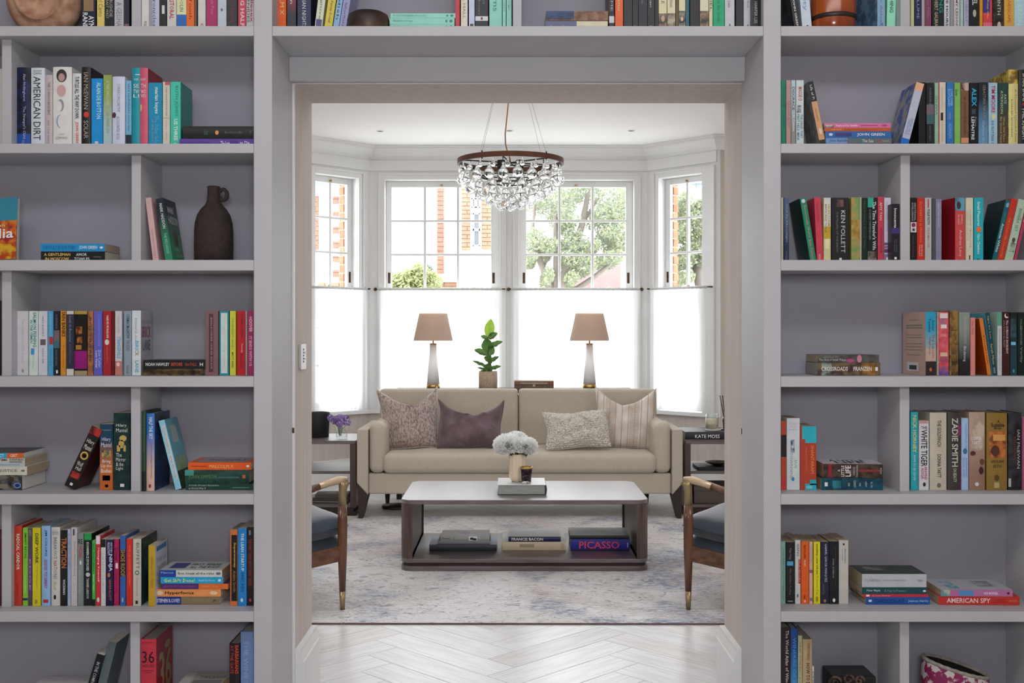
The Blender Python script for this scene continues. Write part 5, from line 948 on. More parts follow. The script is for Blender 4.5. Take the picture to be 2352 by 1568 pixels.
# dark carved box behind tan book
t = thing('carved_box','dark carved box with a scrolled front on the lowest shelf','box',(PX(1958,3.44),3.44,ZT[7]+.0005),0)
BX = mat('black_lacquer_wood','231f1f',.4,noise=.2,scale=6)
MB().box(-.062,.075,0,.12,0,.130).build('body', BX, t, bevel=.004)
CV = mat('carved_brown_relief','5c4638',.6,col2='1c1412',scale=60,bump=.5,lo=.45,hi=.55)
mb = MB()
for (x,z,r0,tn) in ((-.058,.112,.022,2.2),(-.015,.122,.017,2.0),(.02,.118,.016,1.8),(-.05,.08,.016,1.6)):
    mb.tube([(x+r0*(1-k/22)*math.cos(k*.5*tn/2),-.008+.0002*k,z+r0*(1-k/22)*math.sin(k*.5*tn/2)) for k in range(20)],.005,7)
mb.build('scroll_carving', CV, t, smooth=True)

# ---------------------------------------------------------------- living room
RZ = .008
# rug
def rugmat():
    m = bpy.data.materials.new('distressed_rug'); m.use_nodes = True; N = m.node_tree.nodes; L = m.node_tree.links; b = N['Principled BSDF']; b.inputs['Roughness'].default_value = .95; b.inputs['Sheen Weight'].default_value = .2
    tc = N.new('ShaderNodeTexCoord')
    def noise(scale, st=(1,1,1), det=4, rough=.6, dist=0):
        mp = N.new('ShaderNodeMapping'); mp.inputs['Scale'].default_value = st; L.new(tc.outputs['Object'], mp.inputs[0])
        n = N.new('ShaderNodeTexNoise'); n.inputs['Scale'].default_value = scale; n.inputs['Detail'].default_value = det; n.inputs['Roughness'].default_value = rough; n.inputs['Distortion'].default_value = dist
        L.new(mp.outputs[0], n.inputs['Vector']); return n.outputs['Fac']
    def ramp(x,a,bv):
        r = N.new('ShaderNodeMapRange'); r.inputs['From Min'].default_value = a; r.inputs['From Max'].default_value = bv; L.new(x, r.inputs[0]); return r.outputs[0]
    def mul(x,y):
        q = N.new('ShaderNodeMath'); q.operation = 'MULTIPLY'; L.new(x,q.inputs[0])
        if isinstance(y,(int,float)): q.inputs[1].default_value = y
        else: L.new(y,q.inputs[1])
        return q.outputs[0]
    def mix(f,a,c):
        x = N.new('ShaderNodeMix'); x.data_type = 'RGBA'; L.new(f, x.inputs['Factor'])
        if isinstance(a,str): x.inputs['A'].default_value = hx(a)
        else: L.new(a,x.inputs['A'])
        x.inputs['B'].default_value = hx(c); return x.outputs['Result']
    base = mix(ramp(noise(1.3,det=2),.4,.6),'dcdadb','cdc7c3')
    c = mix(mul(ramp(noise(26,(1,4,1),8,.8),.48,.60),.34), base, '8f8d92')
    c = mix(mul(ramp(noise(26,(4,1,1),8,.8),.50,.62),.30), c, 'a3a0a2')
    def voro(sc,lo,hi,st=(1,1,1)):
        mp = N.new('ShaderNodeMapping'); mp.inputs['Scale'].default_value = st; L.new(tc.outputs['Object'], mp.inputs[0])
        nn = N.new('ShaderNodeTexNoise'); nn.inputs['Scale'].default_value = sc*1.6; L.new(mp.outputs[0], nn.inputs['Vector'])
        ad = N.new('ShaderNodeVectorMath'); ad.operation = 'MULTIPLY_ADD'; ad.inputs[1].default_value = (.16,.16,0); L.new(nn.outputs['Color'], ad.inputs[0]); L.new(mp.outputs[0], ad.inputs[2])
        v_ = N.new('ShaderNodeTexVoronoi'); v_.inputs['Scale'].default_value = sc; v_.inputs['Randomness'].default_value = .8; L.new(ad.outputs[0], v_.inputs['Vector'])
        a_ = ramp(v_.outputs['Distance'],lo-.03,lo); b_ = ramp(v_.outputs['Distance'],hi+.03,hi); return mul(a_,b_)
    vm = ramp(noise(5,det=7,rough=.75),.47,.54)
    c = mix(mul(mul(voro(8,.30,.35,(1,1.2,1)),vm),.5), c, '746e6c')
    c = mix(mul(mul(voro(8,.0,.12,(1,1.2,1)),ramp(noise(30,det=6,rough=.8),.42,.52)),.8), c, '69666c')
    c = mix(mul(mul(voro(13,.10,.20,(1,1.5,1)),ramp(noise(4,det=5),.5,.56)),.75), c, '7b7678')
    def isoline(sc,wd,dist,st=(1,1,1)):
        iso = noise(sc,st,det=1.5,dist=dist); d1 = N.new('ShaderNodeMath'); d1.operation = 'SUBTRACT'; d1.inputs[1].default_value = .5; L.new(iso,d1.inputs[0])
        d2 = N.new('ShaderNodeMath'); d2.operation = 'ABSOLUTE'; L.new(d1.outputs[0],d2.inputs[0]); return ramp(d2.outputs[0],wd,0)
    brk = ramp(noise(6,det=7,rough=.7),.49,.56)
    c = mix(mul(mul(isoline(4.2,.016,2.2),brk),.85), c, '6c6664')
    c = mix(mul(mul(isoline(9,.02,1.2,(1,1.3,1)),ramp(noise(2.1,det=3),.5,.58)),.6), c, '8a8280')
    spots = ramp(noise(24,(1,1.8,1),6,.75),.57,.63)
    c = mix(mul(mul(spots,ramp(noise(3.1,det=3),.40,.54)),1.0), c, '6f6c72')
    blue = mul(ramp(noise(1.8,det=2),.50,.60), ramp(noise(20,(1,2.4,1),8,.85),.44,.55))
    c = mix(mul(blue,.95), c, '5f6d8b')
    brown = mul(ramp(noise(1.4,(1,1.5,1),1),.50,.62), ramp(noise(13,(1,4,1),8,.85),.44,.56))
    c = mix(mul(brown,.6), c, '877870')
    L.new(c, b.inputs['Base Color'])
    bp = N.new('ShaderNodeBump'); bp.inputs['Strength'].default_value = .4; bp.inputs['Distance'].default_value = .003
    L.new(noise(180,det=3), bp.inputs['Height']); L.new(bp.outputs[0], b.inputs['Normal']); return m
rug = thing('rug','large distressed pale grey and blue patterned rug under the coffee table','rug',(.05,6.15,0),R(-.18))
MB().box(-2.0,2.0,-1.395,1.395,0.0005,RZ).build('pile', rugmat(), rug, bevel=.002)
mb = MB()
for y in (-1.402,1.395): mb.box(-2.0,2.0,y,y+.007,0.0005,RZ-.001)
mb.build('bound_edge', mat('rug_binding','6c5a58',.9,noise=.2,scale=40), rug)

# coffee table
WAL = mat('dark_stained_oak','64575a',.4,noise=.2,scale=5,col2='504440',stretch=(1.2,14,14),bump=.06,bscale=40,detail=8,coat=1.0)
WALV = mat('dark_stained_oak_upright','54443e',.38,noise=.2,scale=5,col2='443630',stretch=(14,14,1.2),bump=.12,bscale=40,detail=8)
ct = thing('coffee_table','low dark oak coffee table with rounded corners and an open shelf','coffee table',(.0765,6.162,RZ),0)
w, dp = .6615, .3775; r = .065
MB().prism(rrect(-w,w,-dp,dp,r), .355,.378).build('table_top', WAL, ct, bevel=.003, angle=50)
MB().prism(rrect(-w,w,-dp,dp,r), .043,.065).build('shelf', WAL, ct, bevel=.003, angle=50)
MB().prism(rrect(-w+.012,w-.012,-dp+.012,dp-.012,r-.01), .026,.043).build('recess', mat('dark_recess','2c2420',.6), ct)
MB().prism(rrect(-w,w,-dp,dp,r), 0,.026).build('plinth', WAL, ct, bevel=.003, angle=50)
for sg in (-1,1):
    p = [(x,y) for x,y in rrect(-w,w,-dp,dp,r) if x*sg > 0]
    q = [(sg*(w-.05),dp),(sg*(w-.05),-dp)]
    if sg > 0: pts = sorted([a for a in p if a[1] < 0], key=lambda a:(a[1],a[0]))
    arc = sorted(p, key=lambda a: math.atan2(a[1], (a[0]-sg*(w-.2))*sg))
    poly = [(sg*(w-.055),-dp)]+arc+[(sg*(w-.055),dp)]
    MB().prism(poly, .065,.355).build('side_panel', WALV, ct, fix=True)
TZ = RZ+.378; SHZ = RZ+.065
# books on the lower shelf and the top
def tbook(px0,px1,Y,z,th,d,col,desc,spec='',**k):
    book((PX(px1,Y),Y,z+th/2), k.pop('rz',0), 0, True, th, PX(px1,Y)-PX(px0,Y), d, spec, desc, k.pop('group','books under the coffee table'), col=col, **k)
    return z+th+.0005
GS = GAIN; 
z = tbook(986,1141,5.99,SHZ+.0005,.036,.235,'1c2028','large black book lowest in the left pile under the table','#|0-1|0-1|aab6d6|c;#|.1-.9|0-.06|14161c|c',hb=1)  # pale cover tops in these piles lightened to stand in for window glare
z = tbook(1006,1126,6.0,z,.019,.21,'6c6c70','grey book in the middle of the left pile','',hb=1)
tbook(1012,1124,6.0,z,.023,.2,'8c8c88','white covered book topping the left pile under the table','#|.28-.285|0-1|333;Banksy|.04-.2|.35-.75|222|b;#|.58-.75|0-1|c8c8c8;@|.6-.68|.2-.8|222;@|.66-.74|.1-.6|111;#|0-1|0-1|fafafa|c;@|.35-.6|.3-.8|c8c8cc|cu',hb=1)
z = tbook(1154,1300,6.02,SHZ+.0005,.045,.26,'b8a88c','thick beige book beneath the navy one under the table','#|.27-.5|.35-.75|8c8068;#|.92-.97|.1-.9|a8987c;#|0-1|0-1|ece6d4|c',hb=1)
tbook(1168,1288,6.025,z,.028,.25,'1a1840','navy spined book with white cover under the table','FRANCIS BACON|.06-.66|.22-.78|d8d0c0|b;#|0-1|0-1|fafafa|c',hb=1)
z = tbook(1311,1447,6.0,SHZ+.0005,.064,.235,'16207c','thick blue book lettered in red under the table','PICASSO|.14-.82|.2-.82|c83c44|b;#|.95-.97|.3-.7|88a;#|.0-1|0-.12|2c1028',hb=1)
tbook(1310,1445,6.0,z,.020,.245,'17171b','black and grey book topping the right pile under the table','#|0-1|0-1|8c9094|c;EDITION|.2-.45|.4-.55|9c9ca0|cu',hb=1)
# top book, fore edge towards the viewer
bk = thing('book','thick pale book with green spine lying on the coffee table top','book',(PX(1143,5.97),5.97,TZ+.0005),0)
LB_ = PX(1254,5.97)-PX(1143,5.97)
BC = mat('pale_book_cover','d0d0d2',.35); BS = mat('deep_green_cloth','2c3a38',.6)
MB().box(0,LB_,0,.29,0,.003).build('back_cover', BS, bk, bevel=.0008)
MB().box(0,LB_,0,.29,.052,.055).build('front_cover', BC, bk, bevel=.0008)
MB().box(.004,LB_-.006,.005,.286,.003,.052).build('pages', mat('grey_page_edges','a4a6a2',.8,noise=.35,scale=3,stretch=(4,4,220)), bk)
MB().prism([(LB_-.004,0),(LB_+.003,.006),(LB_+.006,.0275),(LB_+.003,.049),(LB_-.004,.055)],0,.29,'y').build('spine', BS, bk, fix=True)
BZ = TZ+.0557
# amber ribbed vase
v = thing('vase','pale amber ribbed glass vase on the coffee table book','vase',(PX(1189,6.10),6.10,BZ),0)
AMB = mat('milky_amber_glass','e2cfb2',.15,noise=.08,scale=5,coat=.5)
def fv(a,bv):
    an = a*2*math.pi; z = bv*.152
    r = (.049 if z > .035 else .032+.017*math.sin((z/.035)*math.pi/2)); r += .0012*math.cos(12*an)
    return (r*math.cos(an), r*math.sin(an), z+.003)
mb = MB().grid(fv,72,24); mb.lathe([(0,.003),(.032,.003)],36)
mb.build('body', AMB, v, smooth=True)
def fv2(a,bv):
    x,y,z = fv(a,max(bv,.1)); k = .9; return (x*k,y*k,z)
mb = MB().grid(fv2,72,10,flip=True); mb.build('inside', AMB, v, smooth=True)
MB().lathe([(.030,0),(.034,.001),(.034,.005),(.030,.007),(0,.007)],30).build('foot', clear_glass('clear_foot',(.95,.93,.9,1),.05), v, smooth=True)
def petals(mb, c, R_, n, up=Vector((0,0,1)), ln=.45, wd=.009, flat=.72, seed=0):
    rd = random.Random(seed); ga = math.pi*(3-5**.5)
    for i in range(n):
        f = (i+.5)/n; th = math.acos(1-f*1.55); ph = i*ga
        dirv = Vector((math.sin(th)*math.cos(ph), math.sin(th)*math.sin(ph), math.cos(th)))
        q = up.to_track_quat('Z','Y'); dirv = q @ dirv; dirv.z *= flat
        base = c+dirv*R_*.35; L_ = R_*(.62+.12*rd.random()); t = dirv.cross(Vector((rd.random()-.5,rd.random()-.5,rd.random()-.5))).normalized()*wd
        upv = t.cross(dirv).normalized(); curl = (Vector((0,0,1))*.25+upv*.12)*R_*.35*rd.random()
        p0 = base; p1 = base+dirv*L_*.55; p2 = base+dirv*L_+curl*.5
        mb.add([p0-t*.5,p0+t*.5,p1+t,p1-t,p1+upv*wd*.5,p2+t*.55,p2-t*.55],[(0,1,2,4),(0,4,3),(4,2,5),(4,5,6),(4,6,3)])
MUM = mat('white_petals','fbfbf5',.6,noise=.04,scale=30); LEAF = mat('dark_green_leaf','2f4a26',.5,noise=.3,scale=20); STEM = mat('green_stem','4c6a34',.6)
_N = MUM.node_tree.nodes; _L = MUM.node_tree.links; _t = _N.new('ShaderNodeBsdfTranslucent'); _t.inputs[0].default_value = (.93,.94,.9,1); _m = _N.new('ShaderNodeMixShader'); _m.inputs[0].default_value = .4
_L.new(_N['Principled BSDF'].outputs[0],_m.inputs[1]); _L.new(_t.outputs[0],_m.inputs[2]); _L.new(_m.outputs[0],_N['Material Output'].inputs[0])
for i,(px,py,Y,rr_,lab,up) in enumerate(((1168,1022,6.08,.078,'left white chrysanthemum bloom in the amber vase',(-.45,-.3,1)),(1207,1024,6.07,.062,'right white chrysanthemum bloom in the amber vase',(.6,-.35,.8)),(1185,1011,6.14,.062,'rear white chrysanthemum bloom in the amber vase',(0,.2,1)))):
    c = local(px,py,Y); fl_ = thing('chrysanthemum', lab, 'flower', c, 0, 'white flowers in the amber vase')
    mb = MB(); petals(mb, Vector((0,0,0)), rr_*1.1, 900, Vector(up).normalized(), seed=i, wd=.0048); mb.build('petals', MUM, fl_)
    e = local(1189,1075,6.10)-c
    MB().tube([Vector((0,0,-.01)), Vector((e.x*.3,e.y*.3,-.04)), Vector((e.x,e.y,e.z))],.003,7).build('stem', STEM, fl_, smooth=True)
    for k in range(3):
        mb = MB(); a0 = -1.6+k*1.1+i*.4; mb.grid(lambda a,bv: Vector((e.x*.3+ (a*.05)*math.cos(a0), e.y*.3+(a*.05)*math.sin(a0)-.01, -.045+.012*math.sin(a*3)-.012*a))+Vector((-math.sin(a0),math.cos(a0),0))*(bv-.5)*.03*math.sin(a*math.pi), 6,2)
        mb.build('leaf', LEAF, fl_, smooth=True)
# candle glass with gold lid
v = thing('votive_candle','dark mosaic votive candle with gold rim beside the vase','candle',(PX(1209,6.03),6.03,BZ),0)
MB().lathe([(0,.0),(.024,0),(.026,.004),(.0265,.016),(0,.016)],30).build('glass_base', clear_glass('clear_base',(.97,.97,.97,1),.02), v, smooth=True)
MB().lathe([(0,.016),(.0265,.016),(.0325,.078),(.0325,.0835),(.030,.0835),(.028,.07),(0,.06)],30).build('mosaic_cup', mat('dark_purple_mosaic','241820',.25,col2='6c5a54',scale=90,lo=.58,hi=.66,metal=.3), v, smooth=True)
MB().lathe([(.0315,.080),(.0345,.083),(.0345,.088),(.032,.092),(.0315,.086)],30).build('gold_rim', mat('gold_leaf','d8aa62',.3,metal=.9,noise=.2,scale=40), v, smooth=True)

# sofa
SOF = mat('oatmeal_linen','b9af9f',.9,noise=.08,scale=130,bump=.35,bscale=260,sheen=.15,detail=2)
DW = mat('espresso_wood','352723',.4,noise=.2,scale=9,stretch=(8,8,1))
sx0, sx1 = PX(819.5,7.42), PX(1568.5,7.42); scx = (sx0+sx1)/2; hw = (sx1-sx0)/2
so = thing('sofa','long oatmeal linen sofa with slim arms facing the coffee table','sofa',(scx,7.42,RZ),0)
s_ = 7.42/FPX
def sx(px,Y=7.42): return PX(px,Y)-scx
def zz_(py,Y=7.42): return PZ(py,Y)-RZ
# base rail
MB().box(-hw+.075,hw-.075,.03,.82,zz_(1136),zz_(1088)).build('base_rail', SOF, so, bevel=.012, seg=3)
# seat cushion (crowned)
def crown(x0,x1,y0,y1,z0,z1,cr,name,m,parent,nu=36,nv=14,r=.03,wr=0):
    cxx,cyy = (x0+x1)/2,(y0+y1)/2; hx_,hy_ = (x1-x0)/2,(y1-y0)/2; mb = MB()
    n1,n2 = nu,nv
    def sup(a,b,top):
        u,v = a*2-1,b*2-1
        ex = 1-abs(u)**10; ey = 1-abs(v)**8
        hz = (z1-z0)/2*(max(0,ex)*max(0,ey))**.25
        c_ = cr*(1-u**4)*(1-v**2)
        x = cxx+hx_*u; y = cyy+hy_*v; w_ = wr*math.sin(x*23)*math.sin(y*9+1)
        return (x,y,(z0+z1)/2+(hz+c_+w_ if top else -hz))
    mb.grid(lambda a,b: sup(a,b,True), n1,n2); mb.grid(lambda a,b: sup(a,b,False), n1,n2, flip=True)
    return mb.build(name,m,parent,smooth=True,weld=True)
def softbox(x0,x1,y0,y1,z0,z1,name,m,parent,r=.03,seg=5,sub=0,label=None):
    o = MB().box(x0,x1,y0,y1,z0,z1).build(name,m,parent,bevel=r,seg=seg,smooth=True,label=label); return o
o = softbox(sx(878),sx(1509),-.005,.72,zz_(1088),zz_(1042),'seat_cushion',SOF,so,r=.045,seg=6)
crown(sx(884),sx(1503),.03,.70,zz_(1052),zz_(1046),.028,'seat_crown',SOF,so,wr=.002)
# backs
for a,bx_ in ((sx(868,7.95),sx(1190.5,7.95)),(sx(1191.5,7.95),sx(1513,7.95))):
    softbox(a+.001,bx_-.001,.62,.78,zz_(1045),.851,'back_cushion',SOF,so,r=.026,seg=7)
softbox(sx(868,7.95),sx(1513,7.95),.70,.84,zz_(1136),.80,'back_frame',SOF,so,r=.02)
for sg in (-1,1):
    e0 = sx(819.5) if sg < 0 else sx(1544); e1 = sx(845) if sg < 0 else sx(1568.5)
    # outer arm: vertical slab with the lower front corner cut back
    yb = .80
    zt = zz_(986); ztb = zt
    xs0, xs1 = e0, e1
    outer = xs0 if sg < 0 else xs1; inner = xs1 if sg < 0 else xs0
    poly = [(outer,zt),(inner,zt),(inner,zz_(1137)),(outer,zz_(1109))]
    MB().prism(poly, 0, yb, 'y').build('arm', SOF, so, bevel=.008, seg=3, fix=True)
    a0,a1 = (sx(846.5),sx(884)) if sg < 0 else (sx(1503),sx(1543))
    softbox(a0,a1,.004,.66,zz_(1088),zz_(970),'arm_pad',SOF,so,r=.05,seg=7)
    # front leg: dark bracket following the cut corner, tapering to the floor
    lx0,lx1 = (sx(820.5),sx(846)) if sg < 0 else (sx(1567.5),sx(1542))
    f0,f1 = (sx(822.5),sx(832)) if sg < 0 else (sx(1566),sx(1556))
    MB().prism([(lx0,zz_(1110)),(lx1,zz_(1137.5)),(f1,0),(f0,0)], .012,.10,'y').build('leg', DW, so, bevel=.003, fix=True)
    rx = sx(862,7.42) if sg < 0 else sx(1516,7.42)
    MB().lathe([(.014,-RZ+.0005),(.028,zz_(1136))],12,M=Matrix.Translation((rx,.74,0)),closed=True).build('leg', DW, so, smooth=False)
SEATZ = RZ+zz_(1044)+.02
# throw cushions
def pillow(name,label,px,py,Y,w,h,th,m,lean=14,rz=0,roll=0,dip=.09,dipx=0,asym=0,piping=None,extra=None,seed=0,scal=.1,back=None):
    t = thing(name,label,'cushion',(PX(px,Y),Y,PZ(py,Y)),0,'throw cushions on the sofa')
    t.rotation_euler = (Matrix.Rotation(R(rz),4,'Z') @ Matrix.Rotation(R(-lean),4,'X') @ Matrix.Rotation(R(roll),4,'Y')).to_euler()
    rd = random.Random(seed); ph = [rd.random()*6 for _ in range(6)]
    def out(u,v):
        x = w/2*u*(1-scal*(1-v*v)**1.0*abs(u)); z = h/2*v*(1-scal*.8*(1-u*u)*abs(v))
        if v > 0 and dip:
            q = max(0,1-abs(u-dipx)/(1+ (dipx if u < dipx else -dipx)))
            z -= dip*(q**.9)*(v**2.2)
        x += .006*math.sin(v*4+ph[0]); z += .004*math.sin(u*5+ph[1])
        return x,z
    def surf(sg):
        def f(a,b):
            u,v = a*2-1,b*2-1; x,z = out(u,v)
            e = max(0,(1-abs(u)**3.2))*max(0,(1-abs(v)**3.2)); k = th/2*e**.55
            cr = .10*th*math.exp(-((u-dipx)/.22)**2)*max(0,v)**1.5*(1 if dip else 0)*2
            k -= cr*(e**.5)
            k += .004*e*(math.sin(u*7+v*3+ph[2])+math.sin(v*9-u*4+ph[3])+.7*math.sin(u*15+ph[4]+v*6))
            k += .010*e*math.exp(-((abs(u-dipx)-abs(v-1)*.55)/.07)**2)*(1 if dip else 0)*(v>-.2)
            return (x, -sg*k if sg > 0 else k, z+h/2)
        return f
    MB().grid(surf(1),44,44).build('front_face', m, t, smooth=True)
    MB().grid(surf(-1),20,20,flip=True).build('back_face', back or m, t, smooth=True)
    pts = []
    for i in range(40): pts.append((-1+2*i/40,-1))
    for i in range(40): pts.append((1,-1+2*i/40))
    for i in range(40): pts.append((1-2*i/40,1))
    for i in range(41): pts.append((-1,1-2*i/40))
    pp = []
    for u,v in pts:
        x,z = out(u,v); pp.append((x,0,z+h/2))
    MB().tube(pp,.004,6).build('piping', piping or m, t, smooth=True)
    if extra: extra(t,surf(1),out)
    return t
P1 = mat('mauve_distressed_velvet','b3a29c',.85,col2='7f6a65',scale=75,detail=14,lo=.42,hi=.62,bump=.2,sheen=.3,stretch=(1.3,1,.7))
P2 = mat('plum_velvet','6d5a5f',.85,col2='594649',scale=9,bump=.35,bscale=130,sheen=.35)
P3 = mat('cream_boucle','d2ccc2',.95,noise=.1,scale=40,bump=.3)
LINC = mat('cream_piping','cfc6bb',.8,noise=.05)
def stripemat():
    m = mat('woven_pink_stripe','d6cfc8',.85,col2='cfc0b6',noise=.1,scale=12)
    N = m.node_tree.nodes; L = m.node_tree.links; b = N['Principled BSDF']
    tc = N.new('ShaderNodeTexCoord'); sp = N.new('ShaderNodeSeparateXYZ'); L.new(tc.outputs['Object'], sp.inputs[0])
    cr = N.new('ShaderNodeValToRGB'); cr.color_ramp.interpolation = 'CONSTANT'
    E = cr.color_ramp.elements; E[0].position = 0; E[0].color = (0,0,0,1); E[1].position = .2; E[1].color = (1,1,1,1)
    for p,v in ((.36,0),(.56,1),(.70,0)):
        e = E.new(p); e.color = (v,v,v,1)
    mr = N.new('ShaderNodeMapRange'); mr.inputs['From Min'].default_value = -.24; mr.inputs['From Max'].default_value = .24
    L.new(sp.outputs['X'], mr.inputs[0]); L.new(mr.outputs[0], cr.inputs[0])
    wv = N.new('ShaderNodeTexWave'); wv.bands_direction = 'Z'; wv.inputs['Scale'].default_value = 32; wv.inputs['Distortion'].default_value = .8; L.new(tc.outputs['Object'], wv.inputs[0])
    r2 = N.new('ShaderNodeValToRGB'); r2.color_ramp.elements[0].position = .35; r2.color_ramp.elements[1].position = .6; L.new(wv.outputs['Fac'], r2.inputs[0])
    mu = N.new('ShaderNodeMath'); mu.operation = 'MULTIPLY'; L.new(cr.outputs[0], mu.inputs[0]); L.new(r2.outputs[0], mu.inputs[1])
    w2 = N.new('ShaderNodeTexWave'); w2.bands_direction = 'X'; w2.inputs['Scale'].default_value = 7; L.new(tc.outputs['Object'], w2.inputs[0])
    r3 = N.new('ShaderNodeValToRGB'); r3.color_ramp.elements[0].position = .93; r3.color_ramp.elements[1].position = .97; L.new(w2.outputs['Fac'], r3.inputs[0])
    mx_ = N.new('ShaderNodeMath'); mx_.operation = 'MAXIMUM'; L.new(mu.outputs[0], mx_.inputs[0]); L.new(r3.outputs[0], mx_.inputs[1])
    ox_ = b.inputs['Base Color'].links[0].from_socket
    mx = N.new('ShaderNodeMix'); mx.data_type = 'RGBA'; L.new(mx_.outputs[0], mx.inputs['Factor']); L.new(ox_, mx.inputs['A']); mx.inputs['B'].default_value = hx('b0a092'); L.new(mx.outputs['Result'], b.inputs['Base Color'])
    return m
P4 = stripemat()
pillow('cushion','mauve mottled velvet cushion at the left end of the sofa',943,1033,7.72,.44,.455,.17,P1,lean=16,rz=4,roll=-3,dip=.155,dipx=.22,piping=LINC,seed=1,back=LINC)
pillow('cushion','plum velvet cushion with a deep V shaped top',1079,1030,7.66,.475,.36,.16,P2,lean=20,rz=-3,roll=0,dip=.17,dipx=.12,seed=2,back=LINC)
pillow('cushion','cream cushion with woven pink stripes at the right end',1432,1033,7.76,.44,.455,.17,P4,lean=14,rz=-5,roll=3,dip=.15,dipx=-.1,seed=3)
def knots(t,surf,out):
    mb = MB(); ico = [(0,0,1),(.894,0,.447),(.276,.851,.447),(-.724,.526,.447),(-.724,-.526,.447),(.276,-.851,.447),(.724,.526,-.447),(-.276,.851,-.447),(-.894,0,-.447),(-.276,-.851,-.447),(.724,-.526,-.447),(0,0,-1)]
    ft = [(0,1,2),(0,2,3),(0,3,4),(0,4,5),(0,5,1),(1,6,2),(2,7,3),(3,8,4),(4,9,5),(5,10,1),(6,7,2),(7,8,3),(8,9,4),(9,10,5),(10,6,1),(6,11,7),(7,11,8),(8,11,9),(9,11,10),(10,11,6)]
    rd = random.Random(5)
    for i in range(34):
        for j in range(21):
            a = (i+.5+.35*(j%2)+rd.uniform(-.22,.22))/34.5; bq = (j+.5+rd.uniform(-.2,.2))/21
            p = Vector(surf(min(1,a),bq)); r_ = .0094*rd.uniform(.75,1.25)
            mb.add([p+Vector((x*r_*1.05,y*r_*.8-.002,z*r_)) for x,y,z in ico], ft)
    o = mb.build('bobble_knit', P3, t, smooth=True); o['kind'] = 'stuff'
pillow('cushion','chunky bobble knit cream cushion in front of the striped one',1331,1029,7.60,.455,.275,.15,P3,lean=24,rz=3,roll=-4,dip=.02,seed=4,extra=knots,scal=.06)

# console behind the sofa with two lamps, plant and patterned box
KZ = .842
co = thing('console_table','slim dark console table behind the sofa back','table',(PX(1180,8.5),8.5,0),0)
MB().box(-.92,.92,-.16,.16,KZ-.03,KZ).build('table_top', DW, co, bevel=.003)
for x in (-.88,.88):
    for y in (-.13,.13): MB().box(x-.02,x+.02,y-.02,y+.02,0,KZ-.03).build('leg', DW, co, bevel=.002)
def thin(m, f, col):
    N = m.node_tree.nodes; L = m.node_tree.links; b = N['Principled BSDF']; tl = N.new('ShaderNodeBsdfTranslucent'); tl.inputs[0].default_value = hx(col); ms = N.new('ShaderNodeMixShader'); ms.inputs[0].default_value = f
    L.new(b.outputs[0],ms.inputs[1]); L.new(tl.outputs[0],ms.inputs[2]); L.new(ms.outputs[0],N['Material Output'].inputs[0]); return m
MARB = mat('white_marble','f4f5f3',.2,col2='b4b8b8',scale=5,detail=10,lo=.5,hi=.75,coat=.4)
SHD = thin(mat('taupe_linen_shade','e2d2c2',.9,noise=.06,scale=120,bump=.2,bscale=220), .5, 'd8bea8')
_b = MARB.node_tree.nodes['Principled BSDF']; _b.inputs['Subsurface Weight'].default_value = .9; _b.inputs['Subsurface Radius'].default_value = (.06,.06,.06); _b.inputs['Subsurface Scale'].default_value = 1
def lamp(px,label,kind):
    Y = 8.47; sc = Y/FPX; t = thing('table_lamp',label,'lamp',(PX(px,Y),Y,KZ+.0005),0,'pair of marble table lamps')
    z = lambda py: PZ(py,Y)-KZ
    MB().lathe([(0,0),(.050,0),(.052,.003),(.052,z(882.5)),(0,z(882.5))],40).build('base', BRASS, t, smooth=True, bevel=.001)
    def cone(a,b): pass
    zb_,zt_ = z(882.5), z(791)
    n = 8 if False else 40
    MB().lathe([(0,zb_),(.0495,zb_),(.0255,zt_),(0,zt_)],n,closed=False).build('column', MARB, t, smooth=True)
    MB().lathe([(.0255,zt_),(.030,zt_+.003),(.030,zt_+.008),(.006,zt_+.010),(.006,zt_+.08)],24).build('neck', BRASS, t, smooth=True)
    b0,t0 = z(781.5), z(719.5)
    def fs(a,bv):
        an = a*2*math.pi; r = .1535+(.1085-.1535)*bv; return (r*math.cos(an), r*math.sin(an), b0+(t0-b0)*bv)
    mb = MB().grid(fs,56,6); mb.grid(lambda a,bv: tuple(Vector(fs(a,bv))*.985+Vector((0,0,.003))), 56,4,flip=True)
    mb.build('lamp_shade', SHD, t, smooth=True)
    mb = MB()
    for an in (0,120,240): mb.tube([(0,0,t0-.02),(.106*math.cos(R(an)),.106*math.sin(R(an)),t0-.012)],.0015,5)
    mb.tube([(0,0,zt_),(0,0,t0-.02)],.003,6); mb.build('shade_carrier', BRASS, t)
    MB().lathe([(0,b0+.05),(.02,b0+.055),(.03,b0+.09),(.022,b0+.125),(0,b0+.13)],18).build('bulb', mat('frosted_bulb','e8e8e4',.4), t, smooth=True)
lamp(995,'marble table lamp behind the left half of the sofa',0)
lamp(1354,'marble table lamp behind the right half of the sofa',1)
t = thing('potted_fig','young fiddle leaf fig in a speckled tan pot behind the sofa','plant',(PX(1121,8.45),8.45,KZ+.0005),0)
hp = PZ(852.5,8.45)-KZ
def fpot(a,bv):
    an = a*2*math.pi; r = .0715/((abs(math.cos(an))**8+abs(math.sin(an))**8)**(1/8)) ; r = min(r,.0715*1.04)
    return (.0715*math.cos(an)*1.0, .0715*math.sin(an), bv*hp)
mb = MB().lathe([(0,0),(.066,0),(.0715,.006),(.0725,hp*.5),(.0715,hp-.004),(.069,hp),(.064,hp-.004),(.063,hp-.02)],40)
POTM = mat('speckled_tan_stone','b9a38c',.85,noise=.25,scale=90,bump=.4)
mb.build('pot', POTM, t, smooth=True)
MB().lathe([(0,hp-.02),(.064,hp-.018)],24).build('soil', mat('dark_soil','2c2018',1,bump=.5), t)
